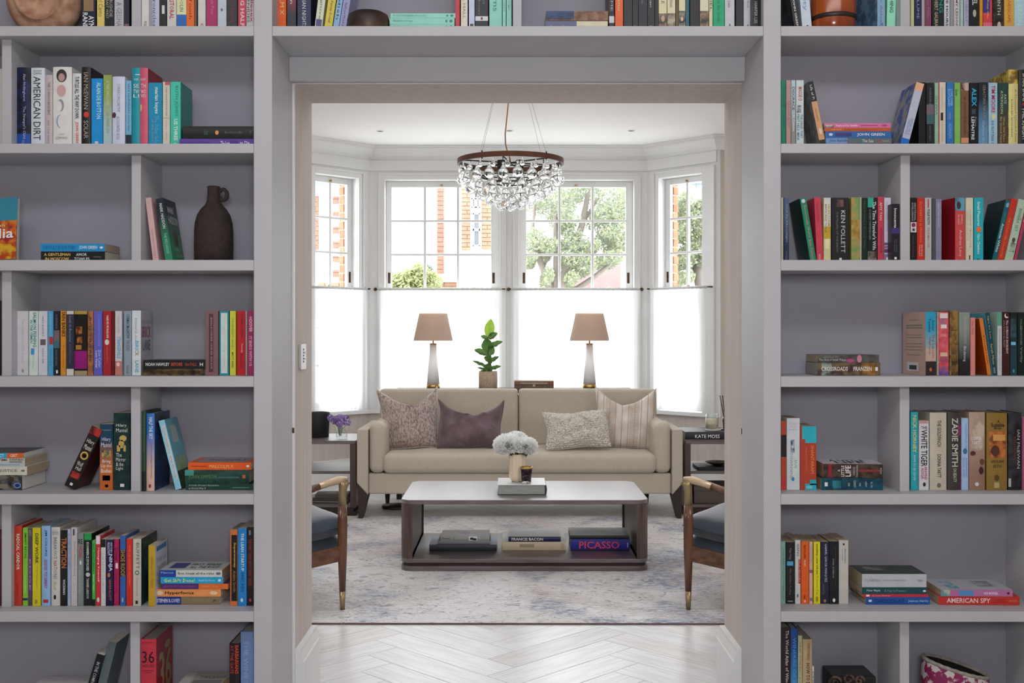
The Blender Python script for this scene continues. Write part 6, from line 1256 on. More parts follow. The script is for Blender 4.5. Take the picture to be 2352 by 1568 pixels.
MB().tube([(0,0,hp-.02),(.004,0,hp+.1),(-.002,0,hp+.22),(.0,0,hp+.27)],[.005,.0045,.004,.003],8).build('stem', mat('brown_stem','5c4a30',.8), t, smooth=True)
def leafm(name,col,col2):
    m = mat(name,col,.4,col2=col2,noise=.2,scale=10); b = m.node_tree.nodes['Principled BSDF']; b.inputs['Transmission Weight'].default_value = 0
    N = m.node_tree.nodes; L = m.node_tree.links; tl = N.new('ShaderNodeBsdfTranslucent'); tl.inputs[0].default_value = hx(col,1.3); ms = N.new('ShaderNodeMixShader'); ms.inputs[0].default_value = .35
    L.new(b.outputs[0],ms.inputs[1]); L.new(tl.outputs[0],ms.inputs[2]); L.new(ms.outputs[0],N['Material Output'].inputs[0]); return m
LG = leafm('fig_leaf','4f7038','3c5a2c'); LY = leafm('bright_young_leaf','88a83c','749430')
def leaf(parent,base,tip,wid,m,fold=.25,droop=0,up=(0,-1,.3)):
    base,tip = Vector(base),Vector(tip); d = tip-base; L_ = d.length; d.normalize(); side = d.cross(Vector(up)).normalized(); nn = side.cross(d)
    def f(a,bv):
        wd = wid*(math.sin(math.pi*a**.8)**.75 if 0 < a < 1 else 0)*(.85+.25*a); v = bv*2-1
        return base+d*L_*a+side*wd*v*.5+nn*(abs(v)*fold*wd-.06*L_*math.sin(a*math.pi)+.008*math.sin(a*20)*abs(v)*wd*8)+Vector((0,0,-droop*a*a))
    o = MB().grid(f,12,6).build('leaf', m, parent, smooth=True)
    MB().tube([base+d*L_*a+nn*(-.06*L_*math.sin(a*math.pi)-.001)+Vector((0,0,-droop*a*a)) for a in (0,.25,.5,.75,.97)],[.0016,.0014,.0012,.0009,.0005],5).build('midrib', mat('leaf_rib','a8b878',.6), o)
def lp(px,py,y=0): return Vector((PX(px,8.45)-PX(1121,8.45), y, PZ(py,8.45)-KZ))
for (b0,t0,wid,m,fo,dr,up) in (
   (lp(1121,775),lp(1128,732,-.01),.082,LY,.12,0,(0,-1,.1)),(lp(1122,778),lp(1143,765,-.03),.06,LG,.3,0,(.3,-.8,.6)),(lp(1121,780),lp(1104,771,.02),.045,LG,.3,0,(-.2,-.6,.8)),
   (lp(1121,806),lp(1117,776,-.06),.095,LG,.2,0,(0,-1,.2)),(lp(1122,800),lp(1155,784,-.02),.06,LG,.35,0,(.3,-.7,.8)),(lp(1121,815),lp(1089,803,-.02),.06,LG,.3,-.0,(-.2,-.8,.6)),
   (lp(1121,832),lp(1128,815,-.07),.08,LG,.3,0,(0,-1,.4)),(lp(1122,833),lp(1146,819,-.02),.045,LG,.3,0,(.2,-.7,.7)),(lp(1120,843),lp(1085,828,.0),.05,LG,.2,0,(0,-.5,.9)),
   (lp(1121,851),lp(1128,834,-.06),.085,LG,.35,0,(0,-1,.4)),(lp(1122,850),lp(1151,841,-.01),.05,LG,.3,0,(.1,-.6,.8)),(lp(1120,851),lp(1096,844,-.01),.035,LG,.3,0,(0,-.5,.9)),(lp(1119,852),lp(1103,851,-.05),.03,LG,.3,0,(0,-.3,1)),
   (lp(1121,815),lp(1133,794,.03),.07,LG,.3,0,(.3,.8,.4))): leaf(t,b0,t0,wid,m,fo,dr,up)
t = thing('patterned_box','small brown box with red inlaid ends behind the sofa','box',(PX(1226.5,8.42),8.42,KZ+.0005),0)
hb_ = PZ(875,8.42)-KZ; wb = .153
MB().box(-wb,wb,0,.16,0,hb_*.5-.0008).build('body', mat('inlaid_brown_wood','6c5646',.5,noise=.3,scale=30), t, bevel=.002)
MB().box(-wb,wb,0,.16,hb_*.5,hb_).build('lid', mat('inlaid_brown_wood','6c5646',.5,noise=.3,scale=30), t, bevel=.002)
for sg in (-1,1): MB().box(sg*(wb-.042),sg*(wb-.012),-.001,0,hb_*.58,hb_*.86).build('red_inlay', mat('red_inlay','8c4c3c',.6), t)
mb = MB()
for k in range(26): mb.box(-.105+k*.0082,-.105+k*.0082+.0055,-.0012,0,hb_*.62,hb_*.82)
mb.build('bead_inlay', mat('pale_inlay','b0a288',.6), t); MB().box(-.010,.010,-.003,0,hb_*.3,hb_*.56).build('clasp', mat('pale_inlay','b0a288',.6), t)
# unidentified dark round object, modelled as a plain disc, seen below the sofa
t = thing('dark_disc','dark round disc just visible beneath the sofa','lamp',(PX(913,7.95),7.95,.0005),0)
MB().lathe([(0,0),(.11,0),(.115,.006),(.112,.02),(.0,.03)],36).build('disc', DW, t, smooth=True)

# side tables
def side_table(label,x0,x1,yf,yb,mir):
    t = thing('side_table',label,'side table',((x0+x1)/2,yf,0),0,'dark side tables beside the sofa'); w_ = (x1-x0)/2; d = yb-yf; Z = .525
    MB().prism(rrect(-w_,w_,0,d,.012,3), Z-.024,Z).build('table_top', WAL, t, bevel=.002, angle=50)
    MB().box(-w_+.002,w_-.002,.01,d-.01,.292,.312).build('shelf', WAL, t, bevel=.002)
    MB().box(-w_+.002,w_-.002,.01,d-.01,.058,.078).build('shelf', WAL, t, bevel=.002)
    MB().box(-w_,w_,.0,d,.0005,.03).build('plinth', DW, t, bevel=.002); MB().box(-w_+.02,w_-.02,.02,d-.02,.03,.058).build('recess', DW, t)
    for sg in (-1,1):
        a,b = (-w_,-w_+.042) if sg < 0 else (w_-.042,w_)
        MB().box(a,b,.0,d,.058,Z-.024).build('side_panel' , WALV, t, bevel=.002)
    return t
ta = side_table('dark wooden side table left of the sofa',-1.63,-1.075,7.58,8.12,1)
tb_ = side_table('dark wooden side table right of the sofa',1.215,1.77,7.58,8.12,0)
TT = .5255
t = thing('plant_pot','black cylindrical pot on the left side table','pot',(PX(733,7.86),7.86,TT),0)
pz = PZ(946,7.86)-TT
MB().lathe([(0,0),(.066,0),(.070,.004),(.0765,pz-.004),(.0765,pz),(.073,pz),(.071,pz-.01),(.066,pz-.06),(0,pz-.06)],40).build('body', mat('matt_black_ceramic','26242a',.5,noise=.1), t, smooth=True, fix=True)
g1 = thing('glass_tumbler','clear ribbed glass tumbler on the left side table','glass',(PX(785,7.72),7.72,TT),0)
MB().lathe([(0,.0),(.036,0),(.039,.003),(.043,.082),(.0405,.082),(.037,.012),(0,.012)],32).build('glass_body', glass_pane_mat('tumbler_glass'), g1, smooth=True)
LIL = mat('lilac_petals','ab94cc',.7,col2='8a70b4',scale=30); 
rd = random.Random(9)
for i in range(7):
    a = i*2.4; rr2 = .0 if i == 0 else .052; cxp = Vector((rr2*math.cos(a)*1.25, rr2*math.sin(a)*.7, .128+.022*math.cos(i*1.7)))
    lab = ['central','right front','left rear','rear','left front','right rear','right outer'][i]
    f_ = thing('lilac_flower', f'{lab} lilac blossom of the posy in the glass tumbler','flower',(PX(781,7.72)+cxp.x,7.72+cxp.y,TT+cxp.z),0,'lilac flowers in the glass tumbler')
    mb = MB()
    for k in range(26):
        dv = Vector((rd.uniform(-1,1),rd.uniform(-1,1),rd.uniform(-.6,1))).normalized()*.022; q = dv.to_track_quat('Z','Y'); s5 = rd.uniform(.008,.013)
        for j in range(5):
            aa = j*2*math.pi/5; e1 = q @ Vector((math.cos(aa)*s5,math.sin(aa)*s5,.003)); e2 = q @ Vector((math.cos(aa+.6)*s5*.8,math.sin(aa+.6)*s5*.8,.001)); e3 = q @ Vector((math.cos(aa-.6)*s5*.8,math.sin(aa-.6)*s5*.8,.001))
            mb.add([dv,dv+e3,dv+e1,dv+e2],[(0,1,2),(0,2,3)])
    mb.build('petals', LIL, f_)
    MB().tube([(0,0,-.01),(-cxp.x*.7,-cxp.y*.7,-.045),(-cxp.x*.9+.002,-cxp.y*.9,-cxp.z+.02)],.0016,5).build('stem', STEM, f_)
    mb = MB(); mb.grid(lambda a_,b_: (cxp.x*.3+.02*a_*(1 if i%2 else -1), (b_-.5)*.016*math.sin(a_*3.1), -.03-.02*a_),4,2); mb.build('leaf', LEAF, f_)
book((PX(797,7.7),7.66,.0785+.018),R(-4),0,True,.032,.24,.17,'#|0-1|.12-.2|aaa','dark grey notebook on the bottom shelf of the left side table','notebooks on the left side table',col='3c3634',page='e2ddd2')
book((PX(800,7.7),7.68,.0785+.018+.016+.013),R(3),0,True,.024,.23,.165,'#|.35-.6|.35-.65|777|c','brown notebook lying on the dark grey notebook','notebooks on the left side table',col='4c403a',page='e2ddd2')
# right table items
kb = book((PX(1690,7.60),7.60,TT+.030),0,0,True,.058,PX(1690,7.6)-PX(1573,7.6),.36,'KATE MOSS|.2-.68|.25-.68|e0dcd8|;#|0-1|.0-.06|8c8078;#|0-1|0-1|1c191c|c','large black coffee table book on the right side table','books on the right side table',hb=True,col='17141a',page='a8a39a')
KB = TT+.0595
t = thing('coaster','pale round coaster under the white candle','coaster',(PX(1638,7.72),7.72,KB),0); MB().lathe([(0,0),(.054,0),(.056,.004),(.054,.008),(0,.008)],36).build('disc', mat('pale_stone','d4cec8',.5), t, smooth=True)
t = thing('candle','white candle in a clear glass on the right side table','candle',(PX(1635,7.72),7.72,KB+.0085),0)
MB().lathe([(.0,.0),(.044,0),(.046,.003),(.046,.107),(.0435,.107),(.0435,.006),(0,.006)],36).build('glass_jar', glass_pane_mat('candle_glass'), t, smooth=True)
MB().lathe([(0,.0065),(.0428,.0065),(.0428,.075),(.0,.073)],36).build('wax', mat('ivory_wax','e8dcc4',.5,noise=.05), t, smooth=True)
MB().tube([(0,0,.073),(0,0,.083)],.0012,5).build('wick', mat('black_wick','222',.9), t)
t = thing('reed_diffuser','dark reed diffuser bottle with black sticks near the right jamb','diffuser',(PX(1667,7.76),7.76,KB),0)
MB().lathe([(0,0),(.042,0),(.044,.006),(.03,.010),(.026,.012),(.0265,.075),(.022,.086),(.011,.092),(.011,.104),(.009,.104),(.009,.09),(0,.085)],28).build('bottle', mat('dark_plum_glass','2c2024',.12,coat=.5), t, smooth=True)
for (dx_,dy_) in ((-.045,0),(-.036,.01),(-.026,-.01),(-.02,.005),(.03,0)): MB().tube([(0,0,.02),(dx_,dy_,.245)],.0019,6).build('reed', mat('black_reed','1c1715',.7), t)
t = thing('tray','black tray on the middle shelf of the right side table','tray',(PX(1655,7.75),7.75,.3125),0); MB().prism(rrect(-.18,.18,-.11,.13,.01,3),0,.022).build('body', mat('black_lacquer_tray','1c1b1e',.35,noise=.1), t, bevel=.003, angle=50)
t = thing('bowl','shallow dark bowl on the black tray','bowl',(PX(1648,7.75),7.75,.335),0); MB().lathe([(0,0),(.03,0),(.06,.010),(.088,.024),(.085,.026),(.05,.014),(0,.008)],36).build('body', mat('dark_bronze_bowl','3a302a',.35,metal=.4), t, smooth=True, fix=True)
t = thing('storage_box','low brown box on the bottom shelf of the right side table','box',(1.45,7.64,.0785),0); MB().box(-.16,.2,0,.3,0,.11).build('body', mat('taupe_box','5c514a',.7), t, bevel=.004); MB().box(-.163,.203,-.003,.303,.085,.122).build('lid', mat('taupe_box','5c514a',.7), t, bevel=.004)

# armchairs
DBR = mat('aged_brass','a08c68',.38,metal=.75,noise=.1,scale=30)
VEL = mat('slate_blue_velvet','2c3948',.7,col2='1f2a36',scale=7,sheen=.5,bump=.2,bscale=60)
WD = mat('warm_walnut','6a452e',.35,noise=.2,scale=5,col2='4e3121',stretch=(9,9,1),coat=.2)
WH = mat('warm_walnut_rail','6a452e',.35,noise=.2,scale=5,col2='4e3121',stretch=(1,9,9),coat=.2)
def armchair(label, x, y, mir, rot):
    """local frame: origin at front outer foot, +x towards the back of the chair, +y across the seat; mirrored with mir"""
    t = thing('armchair',label,'armchair',(x,y,RZ),0,'walnut armchairs facing the sofa')
    S = Matrix.Diagonal((mir,1,1,1)); Rt = Matrix.Rotation(R(rot),4,'Z')
    # chair frame: u = backwards (away from front leg), v = across to the other arm
    A = S @ Matrix.Rotation(R(rot),4,'Z')
    def T(mb): mb.v = [tuple(A @ Vector(p)) for p in mb.v]; return mb
    def bld(mb,*a,**k): return T(mb).build(*a,**k,fix=True)
    Wc, Dc_ = .64, .60
    for v in (0,Wc):
        # front leg with brass foot and brass top bracket
        rsv = 1
        bld(MB().tube([(0,v,.085),(0,v,.26),(0,v,.41),(0,v,.48)],[.0145,.021,.023,.019],14),'leg',WD,t,smooth=True)
        bld(MB().tube([(0,v,.0),(0,v,.085)],[.011,.0147],14),'brass_foot',DBR,t,smooth=True)
        bld(MB().tube([(0,v,.479),(.0,v,.535),(-.004,v,.566),(-.012,v,.588)],[.0195,.0175,.021,.027],14),'brass_bracket',DBR,t,smooth=True)
        bld(MB().tube([(-.022,v,.594),(.02,v,.593),(.06,v,.585),(.11,v,.572)],[.012,.019,.017,.0165],12),'brass_arm_cap',mat('pale_brushed_brass','c0a98c',.42,metal=.45,noise=.08,scale=30),t,smooth=True)
        bld(MB().tube([(.11,v,.572),(.17,v,.554),(.26,v,.536),(.38,v,.528),(.5,v,.54),(.62,v,.6)],[.0165,.018,.019,.019,.019,.017],12),'armrest',WH,t,smooth=True)
        bld(MB().tube([(.55,v,.0),(.585,v,.25),(.62,v,.6),(.68,v,.84)],[.014,.021,.022,.015],12),'leg',WD,t,smooth=True)
        bld(MB().prism([(0,.225),(.585,.155),(.585,.215),(0,.295)],v-.012,v+.012,'y'),'side_rail',WH,t,bevel=.003)
    bld(MB().box(-.012,.012,0,Wc,.24,.295),'front_rail',WH,t,bevel=.003)
    bld(MB().box(.575,.60,0,Wc,.16,.22),'back_rail',WH,t,bevel=.003)
    for zc in (.62,.70,.78): bld(MB().box(.61+(zc-.6)*.28,.63+(zc-.6)*.28,.01,Wc-.01,zc,zc+.035),'back_slat',WH,t,bevel=.003)
    def cush(x0,x1,y0,y1,z0,z1,sl,name,lab=None):
        mb = MB(); cxx,cyy = (x0+x1)/2,(y0+y1)/2
        def f(top):
            def g(a,b):
                u,v = a*2-1,b*2-1; e = (max(0,1-abs(u)**7)*max(0,1-abs(v)**7))**.4
                hz = (z1-z0)/2*e+(.018*(1-u*u)*(1-v*v) if top else 0)+(.002*math.sin(u*9+v*4) if top else 0)
                xx = cxx+(x1-x0)/2*u*(1-.02*(1-e)); yy = cyy+(y1-y0)/2*v
                return (xx,yy,(z0+z1)/2+(hz if top else -hz)-sl*(xx-x0))
            return g
        mb.grid(f(True),26,26); mb.grid(f(False),26,26,flip=True); bld(mb,name,VEL,t,smooth=True,weld=True)
    cush(-.03,.56,.025,Wc-.025,.215,.345,.12,'seat_deck'); cush(-.045,.56,.018,Wc-.018,.325,.432,.13,'seat_cushion')
    mb = MB(); 
    def fb(s): 
        def g(a,b):
            u,v = a*2-1,b*2-1; e = (max(0,1-abs(u)**7)*max(0,1-abs(v)**7))**.4
            return (.53+.20*b*.55+s*.055*e, Wc/2+(Wc/2-.03)*u, .40+.42*b)
        return g
    mb.grid(fb(-1),20,20); mb.grid(fb(1),20,20,flip=True); bld(mb,'back_cushion',VEL,t,smooth=True,weld=True)
    return t
# left chair: back lies to the left and slightly towards the camera
armchair('walnut armchair with slate blue velvet seat at left, brass tipped legs', PX(786.5,4.98), 4.98, -1, -30)
armchair('walnut armchair with slate blue velvet seat at right, brass tipped legs', PX(1581,4.98), 4.98, 1, -30)

# chandelier
cz = PZ(372,6.2); cxm_, cym_ = PX(1172.5,6.2), 6.2
chd = thing('chandelier','round bronze chandelier hung with tiers of clear glass drops','chandelier',(cxm_,cym_,cz),0)
RB = mat('bronze_ring','5c3a2c',.45,metal=.6,noise=.15,scale=12)
RR_ = .303
mb = MB()
prf = [(RR_,-.014),(RR_,.014),(RR_-.012,.014),(RR_-.012,-.014),(RR_,-.014)]
mb.lathe(prf,72); mb.build('ring', RB, chd, smooth=False, fix=True)
DKM = mat('blackened_steel','1f1c1b',.5,metal=.5)
for k in range(3): MB().tube([((RR_-.01)*math.cos(R(60*k+20)),(RR_-.01)*math.sin(R(60*k+20)),-.004),(-(RR_-.01)*math.cos(R(60*k+20)),-(RR_-.01)*math.sin(R(60*k+20)),-.004)],.004,6).build('spoke', DKM, chd)
for r_,z_ in ((.24,-.055),(.17,-.085),(.10,-.12)):
    MB().lathe([(r_,-.003+z_),(r_,.003+z_),(r_-.006,.003+z_),(r_-.006,-.003+z_),(r_,-.003+z_)],48).build('inner_ring', DKM, chd)
mb = MB()
for k in range(6):
    a = R(60*k+20); mb.tube([(.24*math.cos(a),.24*math.sin(a),0),(.24*math.cos(a),.24*math.sin(a),-.055),(.17*math.cos(a),.17*math.sin(a),-.085),(.10*math.cos(a),.10*math.sin(a),-.12)],.0025,5)
mb.build('cage', DKM, chd)
for k in range(4):
    a = R(90*k+45); MB().lathe([(0,-.05),(.022,-.05),(.022,.002),(0,.002)],14,M=Matrix.Translation((.075*math.cos(a),.075*math.sin(a),0))).build('lamp_holder', DKM, chd, smooth=False)
    MB().lathe([(0,-.105),(.018,-.095),(.024,-.07),(.014,-.05)],12,M=Matrix.Translation((.075*math.cos(a),.075*math.sin(a),0))).build('bulb', mat('smoky_bulb','8c8580',.15), chd, smooth=True)
CG = clear_glass('blown_glass',(.93,.94,.94,1)); CG.node_tree.nodes['Principled BSDF'].inputs['IOR'].default_value = 1.4
def dropmesh(R_, neck):
    mb = MB(); n = 20; prof = [(0,-R_)]+[(R_*math.sin(R(a)),-R_*math.cos(R(a))) for a in range(12,140,11)]
    prof += [(R_*.45,R_*1.0),(R_*.30,R_*1.4),(R_*.2,R_*1.4+neck*.5),(R_*.2,R_*1.4+neck),(R_*.32,R_*1.5+neck),(R_*.1,R_*1.7+neck),(0,R_*1.72+neck)]
    mb.lathe(prof,n); me = bpy.data.meshes.new('glass_drop'); me.from_pydata([tuple(v) for v in mb.v],[],mb.f)
    b = bmesh.new(); b.from_mesh(me); bmesh.ops.remove_doubles(b,verts=b.verts,dist=1e-5); bmesh.ops.recalc_face_normals(b,faces=b.faces); b.to_mesh(me); b.free()
    me.shade_smooth(); me.materials.append(CG); return me
D1, D2, D3 = dropmesh(.0290,.012), dropmesh(.0262,.008), dropmesh(.0150,.006)
nd = 0
for (rad,z_,n,me,off) in ((.280,-.100,22,D1,0),(.232,-.150,17,D1,.5),(.283,-.052,22,D3,.3),(.178,-.190,14,D2,.2),(.122,-.222,10,D2,.6),(.060,-.246,5,D2,.1),(0.0,-.256,1,D2,0)):
    for k in range(n):
        a = 2*math.pi*(k+off)/n; inst(me,'glass_drop',chd,Matrix.Translation((rad*math.cos(a),rad*math.sin(a),z_+.004*math.sin(k*2.3)))); nd += 1
ch = CZ-cz
for k,(a0) in enumerate((48,132,238,312)):
    a = R(a0); MB().tube([(RR_*.97*math.cos(a),RR_*.97*math.sin(a),.012),(.05*math.cos(a),.05*math.sin(a),ch)],.0008,4).build('suspension_wire', DKM, chd)
    MB().tube([(RR_*.97*math.cos(a),RR_*.97*math.sin(a),-.02),(RR_*.97*math.cos(a),RR_*.97*math.sin(a),.024)],.004,8).build('wire_stud', DKM, chd)
MB().tube([(0,0,0),(-.006,0,.03),(-.018,0,.06),(-.028,0,.10),(-.03,0,.16),(-.022,0,.24),(-.012,0,.34),(0,0,ch)],.0035,8).build('flex_cord', mat('copper_cord','8c5c34',.5,metal=.5), chd, smooth=True)
MB().lathe([(.06,ch-.025),(.06,ch),(0,ch)],24).build('ceiling_rose', RB, chd)

# ---------------------------------------------------------------- outside
GZ = -.55
o = struct(MB().box(-40,40,10.0,60,GZ-.1,GZ).build('ground_outside', mat('pale_pavement','b8b6b0',.9,noise=.08,scale=2)))
REN = mat('white_render','e8e8e6',.9,noise=.02,scale=2); BR2 = mat('pale_red_brick','7a5446',.9,noise=.15,scale=12); SLT = mat('grey_slate','7c828c',.7,noise=.1,scale=6)
BR3 = mat('orange_buff_brick','866450',.9,noise=.15,scale=12)
MORT2 = mat('outside_mortar','746860',.9)
def bwall(parent,px0,px1,py0,py1,Y,m,name='brickwork',bl=.225,hh=.075,pr=.03,nx=None):
    mb = MB(); x0,x1 = PX(px0,Y),PX(px1,Y); z0,z1 = PZ(py1,Y),PZ(py0,Y); r = 0; z = z0; rd = random.Random(2)
    while z < z1-.01:
        x = x0-(bl/2 if r%2 else 0)
        while x < x1-.01:
            a,b = max(x,x0),min(x+bl-.012,x1)
            if b-a > .02: mb.box(a,b,Y-pr-rd.random()*.006,Y,z,min(z+hh-.012,z1))
            x += bl
        z += hh; r += 1
    o = mb.build(name, m, parent); o['kind'] = 'stuff'
    MB().box(x0,x1,Y-pr+.012,Y,z0,z1).build('mortar', MORT2, parent)
def lt(parent):   # make children keep world coordinates under an offset empty
    for c in parent.children: c.location = -parent.location
Yh = 20.0
h = thing('house','white rendered house with brick piers seen through the left window','house',(PX(1080,Yh),Yh,GZ),0)
MB().box(PX(985,Yh),PX(1168,Yh),Yh,Yh+6,GZ,8.5).build('wall', REN, h)
bwall(h,1060,1080,300,576,Yh,BR3); bwall(h,1106,1140,300,573,Yh,BR3)
MB().box(PX(1048,Yh),PX(1160,Yh),Yh-.12,Yh,PZ(588,Yh),PZ(577,Yh)).build('string_course', REN, h)
def window_out(parent,px0,px1,py0,py1,Y,cols,rows):
    f = MB(); x0,x1,z0,z1 = PX(px0,Y),PX(px1,Y),PZ(py1,Y),PZ(py0,Y); w_ = .05
    for i in range(cols+1): xx = x0+(x1-x0)*i/cols; f.box(xx-w_/2,xx+w_/2,Y-.05,Y,z0,z1)
    for j in range(rows+1): zz = z0+(z1-z0)*j/rows; f.box(x0,x1,Y-.05,Y,zz-w_/2,zz+w_/2)
    o = f.build('window_frame', REN, parent); 
    for i in range(cols):
        for j in range(rows): MB().box(x0+(x1-x0)*i/cols,x0+(x1-x0)*(i+1)/cols,Y-.02,Y-.01,z0+(z1-z0)*j/rows,z0+(z1-z0)*(j+1)/rows).build('pane', mat('grey_window_glass','4c5258',.3), o)
window_out(h,1083,1103,455,478,Yh,2,1); window_out(h,1086,1103,490,566,Yh,1,2)
MB().box(PX(1080,Yh),PX(1106,Yh),Yh-.1,Yh,PZ(487,Yh),PZ(479,Yh)).build('lintel', REN, h)
lt(h)
h = thing('brick_pier','tall pale brick pier seen through the left window','wall',(PX(1011,18.0),18,GZ),0)
MB().box(PX(1004,18),PX(1020,18),18.0,18.4,PZ(630,18),6.5).build('core', MORT, h); bwall(h,1004,1020,300,628,18.0,BR2); MB().box(PX(1004,18),PX(1020,18),18.0,18.4,GZ,PZ(630,18)).build('pier_foot', MORT, h); lt(h)
h = thing('garden_wall','low brick garden wall with white coping seen through the left window','wall',(PX(1020,16.5),16.5,GZ),0)
MB().box(PX(1004,16.5),PX(1050,16.5),16.5,16.8,GZ,PZ(648,16.5)).build('core', MORT, h); bwall(h,1004,1049,648,668,16.5,BR3)
MB().box(PX(996,16.5),PX(1056,16.5),16.4,16.9,PZ(648,16.5),PZ(636,16.5)).build('coping', REN, h)
MB().prism([(PX(984,16.5),PZ(668,16.5)),(PX(1004,16.5),PZ(668,16.5)),(PX(1004,16.5),PZ(645,16.5)),(PX(998,16.5),PZ(643,16.5))],16.45,16.6,'y').build('timber_gable', mat('weathered_boards','8c8088',.9,noise=.3,scale=4,stretch=(1,1,30)), h); lt(h)
Yl = 17.0
h = thing('house','white house with brick quoins seen through the angled left window','house',(PX(740,Yl),Yl,GZ),0)
MB().box(PX(560,Yl),PX(800,Yl),Yl,Yl+5,GZ,PZ(425,Yl)).build('wall', REN, h); bwall(h,660,732,450,574,Yl,BR2)
for k,(a,b) in enumerate(((452,468),(487,496),(521,536),(555,570),(588,602),(620,636))): bwall(h,765,779,a,b,Yl,BR2,name='quoin')
bwall(h,731,790,649,668,Yl,BR3); MB().box(PX(560,Yl),PX(810,Yl),Yl-.3,Yl,PZ(425,Yl),PZ(419,Yl)).build('gutter', SLT, h); lt(h)
Yr = 21.0
h = thing('house','white house with slate eaves seen behind the trees at right','house',(PX(1560,Yr),Yr,GZ),0)
MB().box(PX(1455,Yr),PX(1760,Yr),Yr,Yr+2.4,GZ,PZ(425,Yr)).build('wall', REN, h); MB().box(PX(1440,Yr),PX(1780,Yr),Yr-.35,Yr,PZ(425,Yr),PZ(415,Yr)).build('gutter', SLT, h)
MB().tube([Vector((PX(1601,Yr),Yr-.15,PZ(424,Yr))),Vector((PX(1601,Yr),Yr-.15,PZ(432,Yr))),Vector((PX(1611,Yr),Yr-.12,PZ(446,Yr))),Vector((PX(1611,Yr),Yr-.12,GZ))],.055,8).build('downpipe', SLT, h); lt(h)
h = thing('house','low white building with pink tiled gable roof at right','house',(PX(1330,24),24,GZ),0)
MB().box(PX(1200,24),PX(1460,24),24,26,GZ,PZ(664,24)).build('wall', REN, h)
MB().box(PX(1180,26.2),PX(1395,26.2),26.2,31,GZ,PZ(590,26)).build('rear_wall', REN, h)
TL = mat('pink_clay_tile','55413e',.8,noise=.15,scale=5,objrand=.08)
y0r,y1r = 23.7,26.0; za,zb2 = PZ(664,23.7),PZ(585,26.0)
tile = bpy.data.meshes.new('roof_tile'); q = MB()
q.grid(lambda a,b: (a*.34, b*.42, .05+.05*math.cos(a*2*math.pi)+.05*(1-b)),6,2); q.grid(lambda a,b: (a*.34, 0, -.06+b*(.16+.05*math.cos(a*2*math.pi))),6,1)
tile.from_pydata(q.v,[],q.f); tile.materials.append(TL)
sl = math.atan2(zb2-za,y1r-y0r); nrow = 7; L_ = math.hypot(zb2-za,y1r-y0r)
xa,xb = PX(1300,23.7),PX(1475,23.7)
for r_ in range(nrow):
    f = r_/nrow; x = xa+f*(xb-xa)*.42; xe = xb-f*.0
    while x < xe:
        inst(tile,'roof_tile',h,Matrix.Translation((x,y0r+f*(y1r-y0r),za+f*(zb2-za)))@Matrix.Rotation(sl,4,'X')); x += .34
MB().add([(xa,y0r,za-.10),(xb,y0r,za-.10),(xb,y1r,zb2-.10),(xa+(xb-xa)*.42,y1r,zb2-.10)],[(0,1,2,3)]).build('roof_deck', TL, h)
lt_keep = [c for c in h.children]
for c in lt_keep: c.matrix_local = Matrix.Translation(-h.location) @ c.matrix_local
# foliage
def foliage(parent,blobs,Y,n,size,m,name='foliage',seed=0,dy=1.2,gap=None):
    rd = random.Random(seed); mb = MB()
    for i in range(n):
        px,py,rx,ry = blobs[rd.randrange(len(blobs))]
        a = rd.random()*6.283; rr = rd.random()**.5
        p = local(px+rx*rr*math.cos(a), py+ry*rr*math.sin(a), Y); p.y += rd.uniform(-dy,dy)
        u = Vector((rd.uniform(-1,1),rd.uniform(-1,1),rd.uniform(-1,1))).normalized(); w_ = u.cross(Vector((rd.uniform(-1,1),rd.uniform(-1,1),rd.uniform(-1,1)))).normalized(); s = size*rd.uniform(.6,1.3)
        mb.add([p-u*s,p+w_*s*.5,p+u*s,p-w_*s*.5],[(0,1,2,3)])
    o = mb.build(name, m, parent); o['kind'] = 'stuff'; return o
LF1 = leafm('sunlit_leaf','757b66','656b58'); LF2 = leafm('yellow_green_leaf','868c62','7c8258'); LF3 = leafm('blue_green_leaf','6c776e','5e6a62')
BARK = mat('pale_bark','6e665f',.9,noise=.2,scale=6,bump=.5)
Yt = 15.5
t = thing('tree','forked street tree filling the right hand sash window','tree',(PX(1275,Yt),Yt,GZ),0)
L3 = lambda px,py,dy=0: Vector((PX(px,Yt),Yt+dy,PZ(py,Yt)))
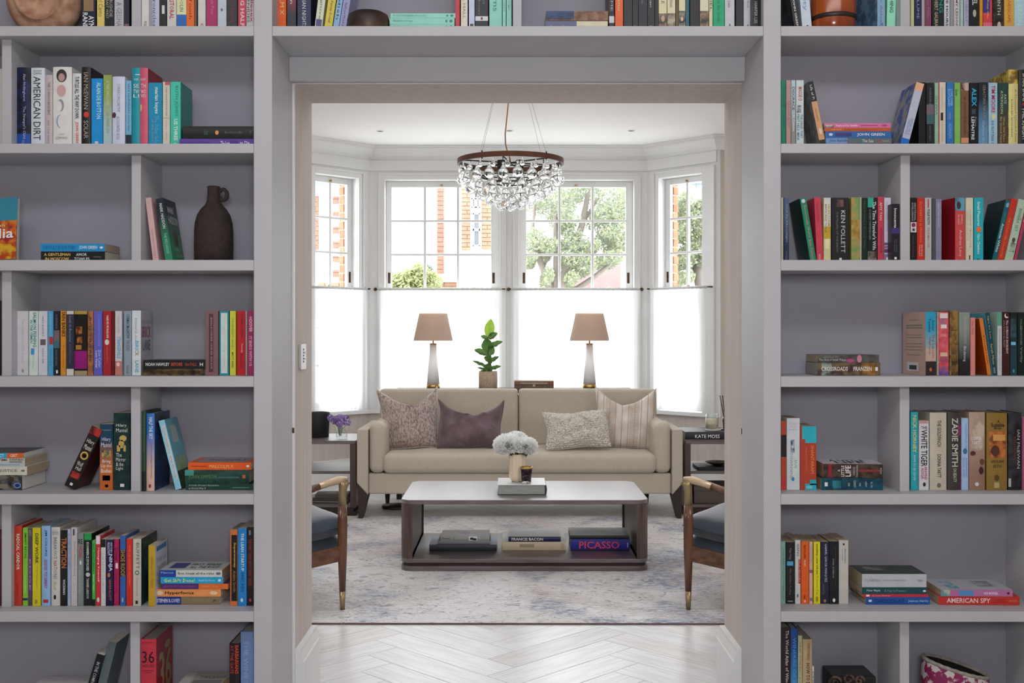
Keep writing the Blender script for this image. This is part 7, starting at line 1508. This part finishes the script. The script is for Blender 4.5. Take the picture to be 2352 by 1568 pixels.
for nm,pts,rs in (('trunk',[L3(1276,940),L3(1274,760),L3(1274,665)],[.17,.15,.13]),
   ('branch',[L3(1272,680),L3(1256,640),L3(1240,598),L3(1226,560),L3(1222,520),L3(1228,470)],[.085,.075,.066,.06,.05,.035]),
   ('branch',[L3(1275,680),L3(1277,630),L3(1277,560),L3(1275,480),L3(1282,420)],[.07,.06,.055,.045,.03]),
   ('branch',[L3(1278,680),L3(1297,630),L3(1318,575),L3(1336,520),L3(1348,460),L3(1354,400)],[.10,.095,.08,.07,.055,.04]),
   ('branch',[L3(1290,680,.2),L3(1330,660,.2),L3(1365,636,.2),L3(1395,612,.2),L3(1432,588,.2)],[.065,.06,.05,.04,.02]),
   ('branch',[L3(1250,610),L3(1262,585),L3(1270,560)],[.03,.02,.015]),
   ('branch',[L3(1340,510),L3(1370,460),L3(1400,430)],[.035,.03,.02]),('branch',[L3(1390,540),L3(1402,500),L3(1404,470)],[.015,.012,.01])):
    MB().tube([p-t.location for p in pts],[x*.72 for x in rs],10).build(nm,BARK,t,smooth=True)
bl1 = [(1225,450,28,26),(1260,460,30,30),(1310,445,34,26),(1290,490,26,20),(1395,460,38,30),(1420,500,30,26),(1380,500,30,20),(1225,560,26,24),(1255,575,20,18),(1310,560,26,24),(1400,545,34,16),(1345,575,26,14),(1390,600,36,14),(1310,600,24,20),(1340,615,22,18),(1305,645,16,16),(1420,565,22,16),(1217,600,14,10),(1255,640,12,20),(1345,430,30,16),(1300,520,22,12),(1440,450,26,40)]
o = foliage(t,bl1,Yt+.35,21000,.024,LF1,seed=1); o.location = -t.location
o = foliage(t,bl1,Yt+.35,4500,.024,LF2,seed=2); o.location = -t.location
o = foliage(t,bl1,Yt+.8,9000,.028,LF3,seed=3); o.location = -t.location
t = thing('tree','leafy green tree seen through the angled right window','tree',(PX(1640,16.5),16.5,GZ),0)
MB().tube([Vector((0,0,0)),Vector((-.1,0,2)),Vector((-.3,.1,3.2))],[.14,.11,.07],10).build('trunk',BARK,t,smooth=True)
bl2 = [(1560,470,14,20),(1575,500,18,24),(1560,540,12,20),(1600,520,26,30),(1600,560,28,30),(1568,600,14,20),(1565,640,12,16),(1640,540,30,50),(1610,600,20,14),(1575,580,16,14),(1595,480,16,10)]
o = foliage(t,bl2,16.5,15000,.026,LF1,seed=4,dy=.8); o.location = -t.location
o = foliage(t,bl2,16.5,3000,.026,LF2,seed=5,dy=.8); o.location = -t.location
t = thing('bush','bright yellow green bush seen low through the left window','bush',(PX(945,15),15,GZ),0)
MB().tube([Vector((0,0,0)),Vector((.05,0,1.0)),Vector((-.05,.1,2.0))],[.07,.06,.04],8).build('stem',BARK,t,smooth=True)
o = foliage(t,[(920,650,18,20),(945,642,22,22),(970,630,18,20),(985,650,20,22),(960,655,30,16),(900,668,14,14),(1000,645,10,16),(940,690,50,30)],15.0,15000,.03,LF2,seed=6,dy=.7); o.location = -t.location
o = foliage(t,[(985,618,8,8),(990,630,10,8)],15.4,700,.03,LF3,seed=7,dy=.3); o.location = -t.location
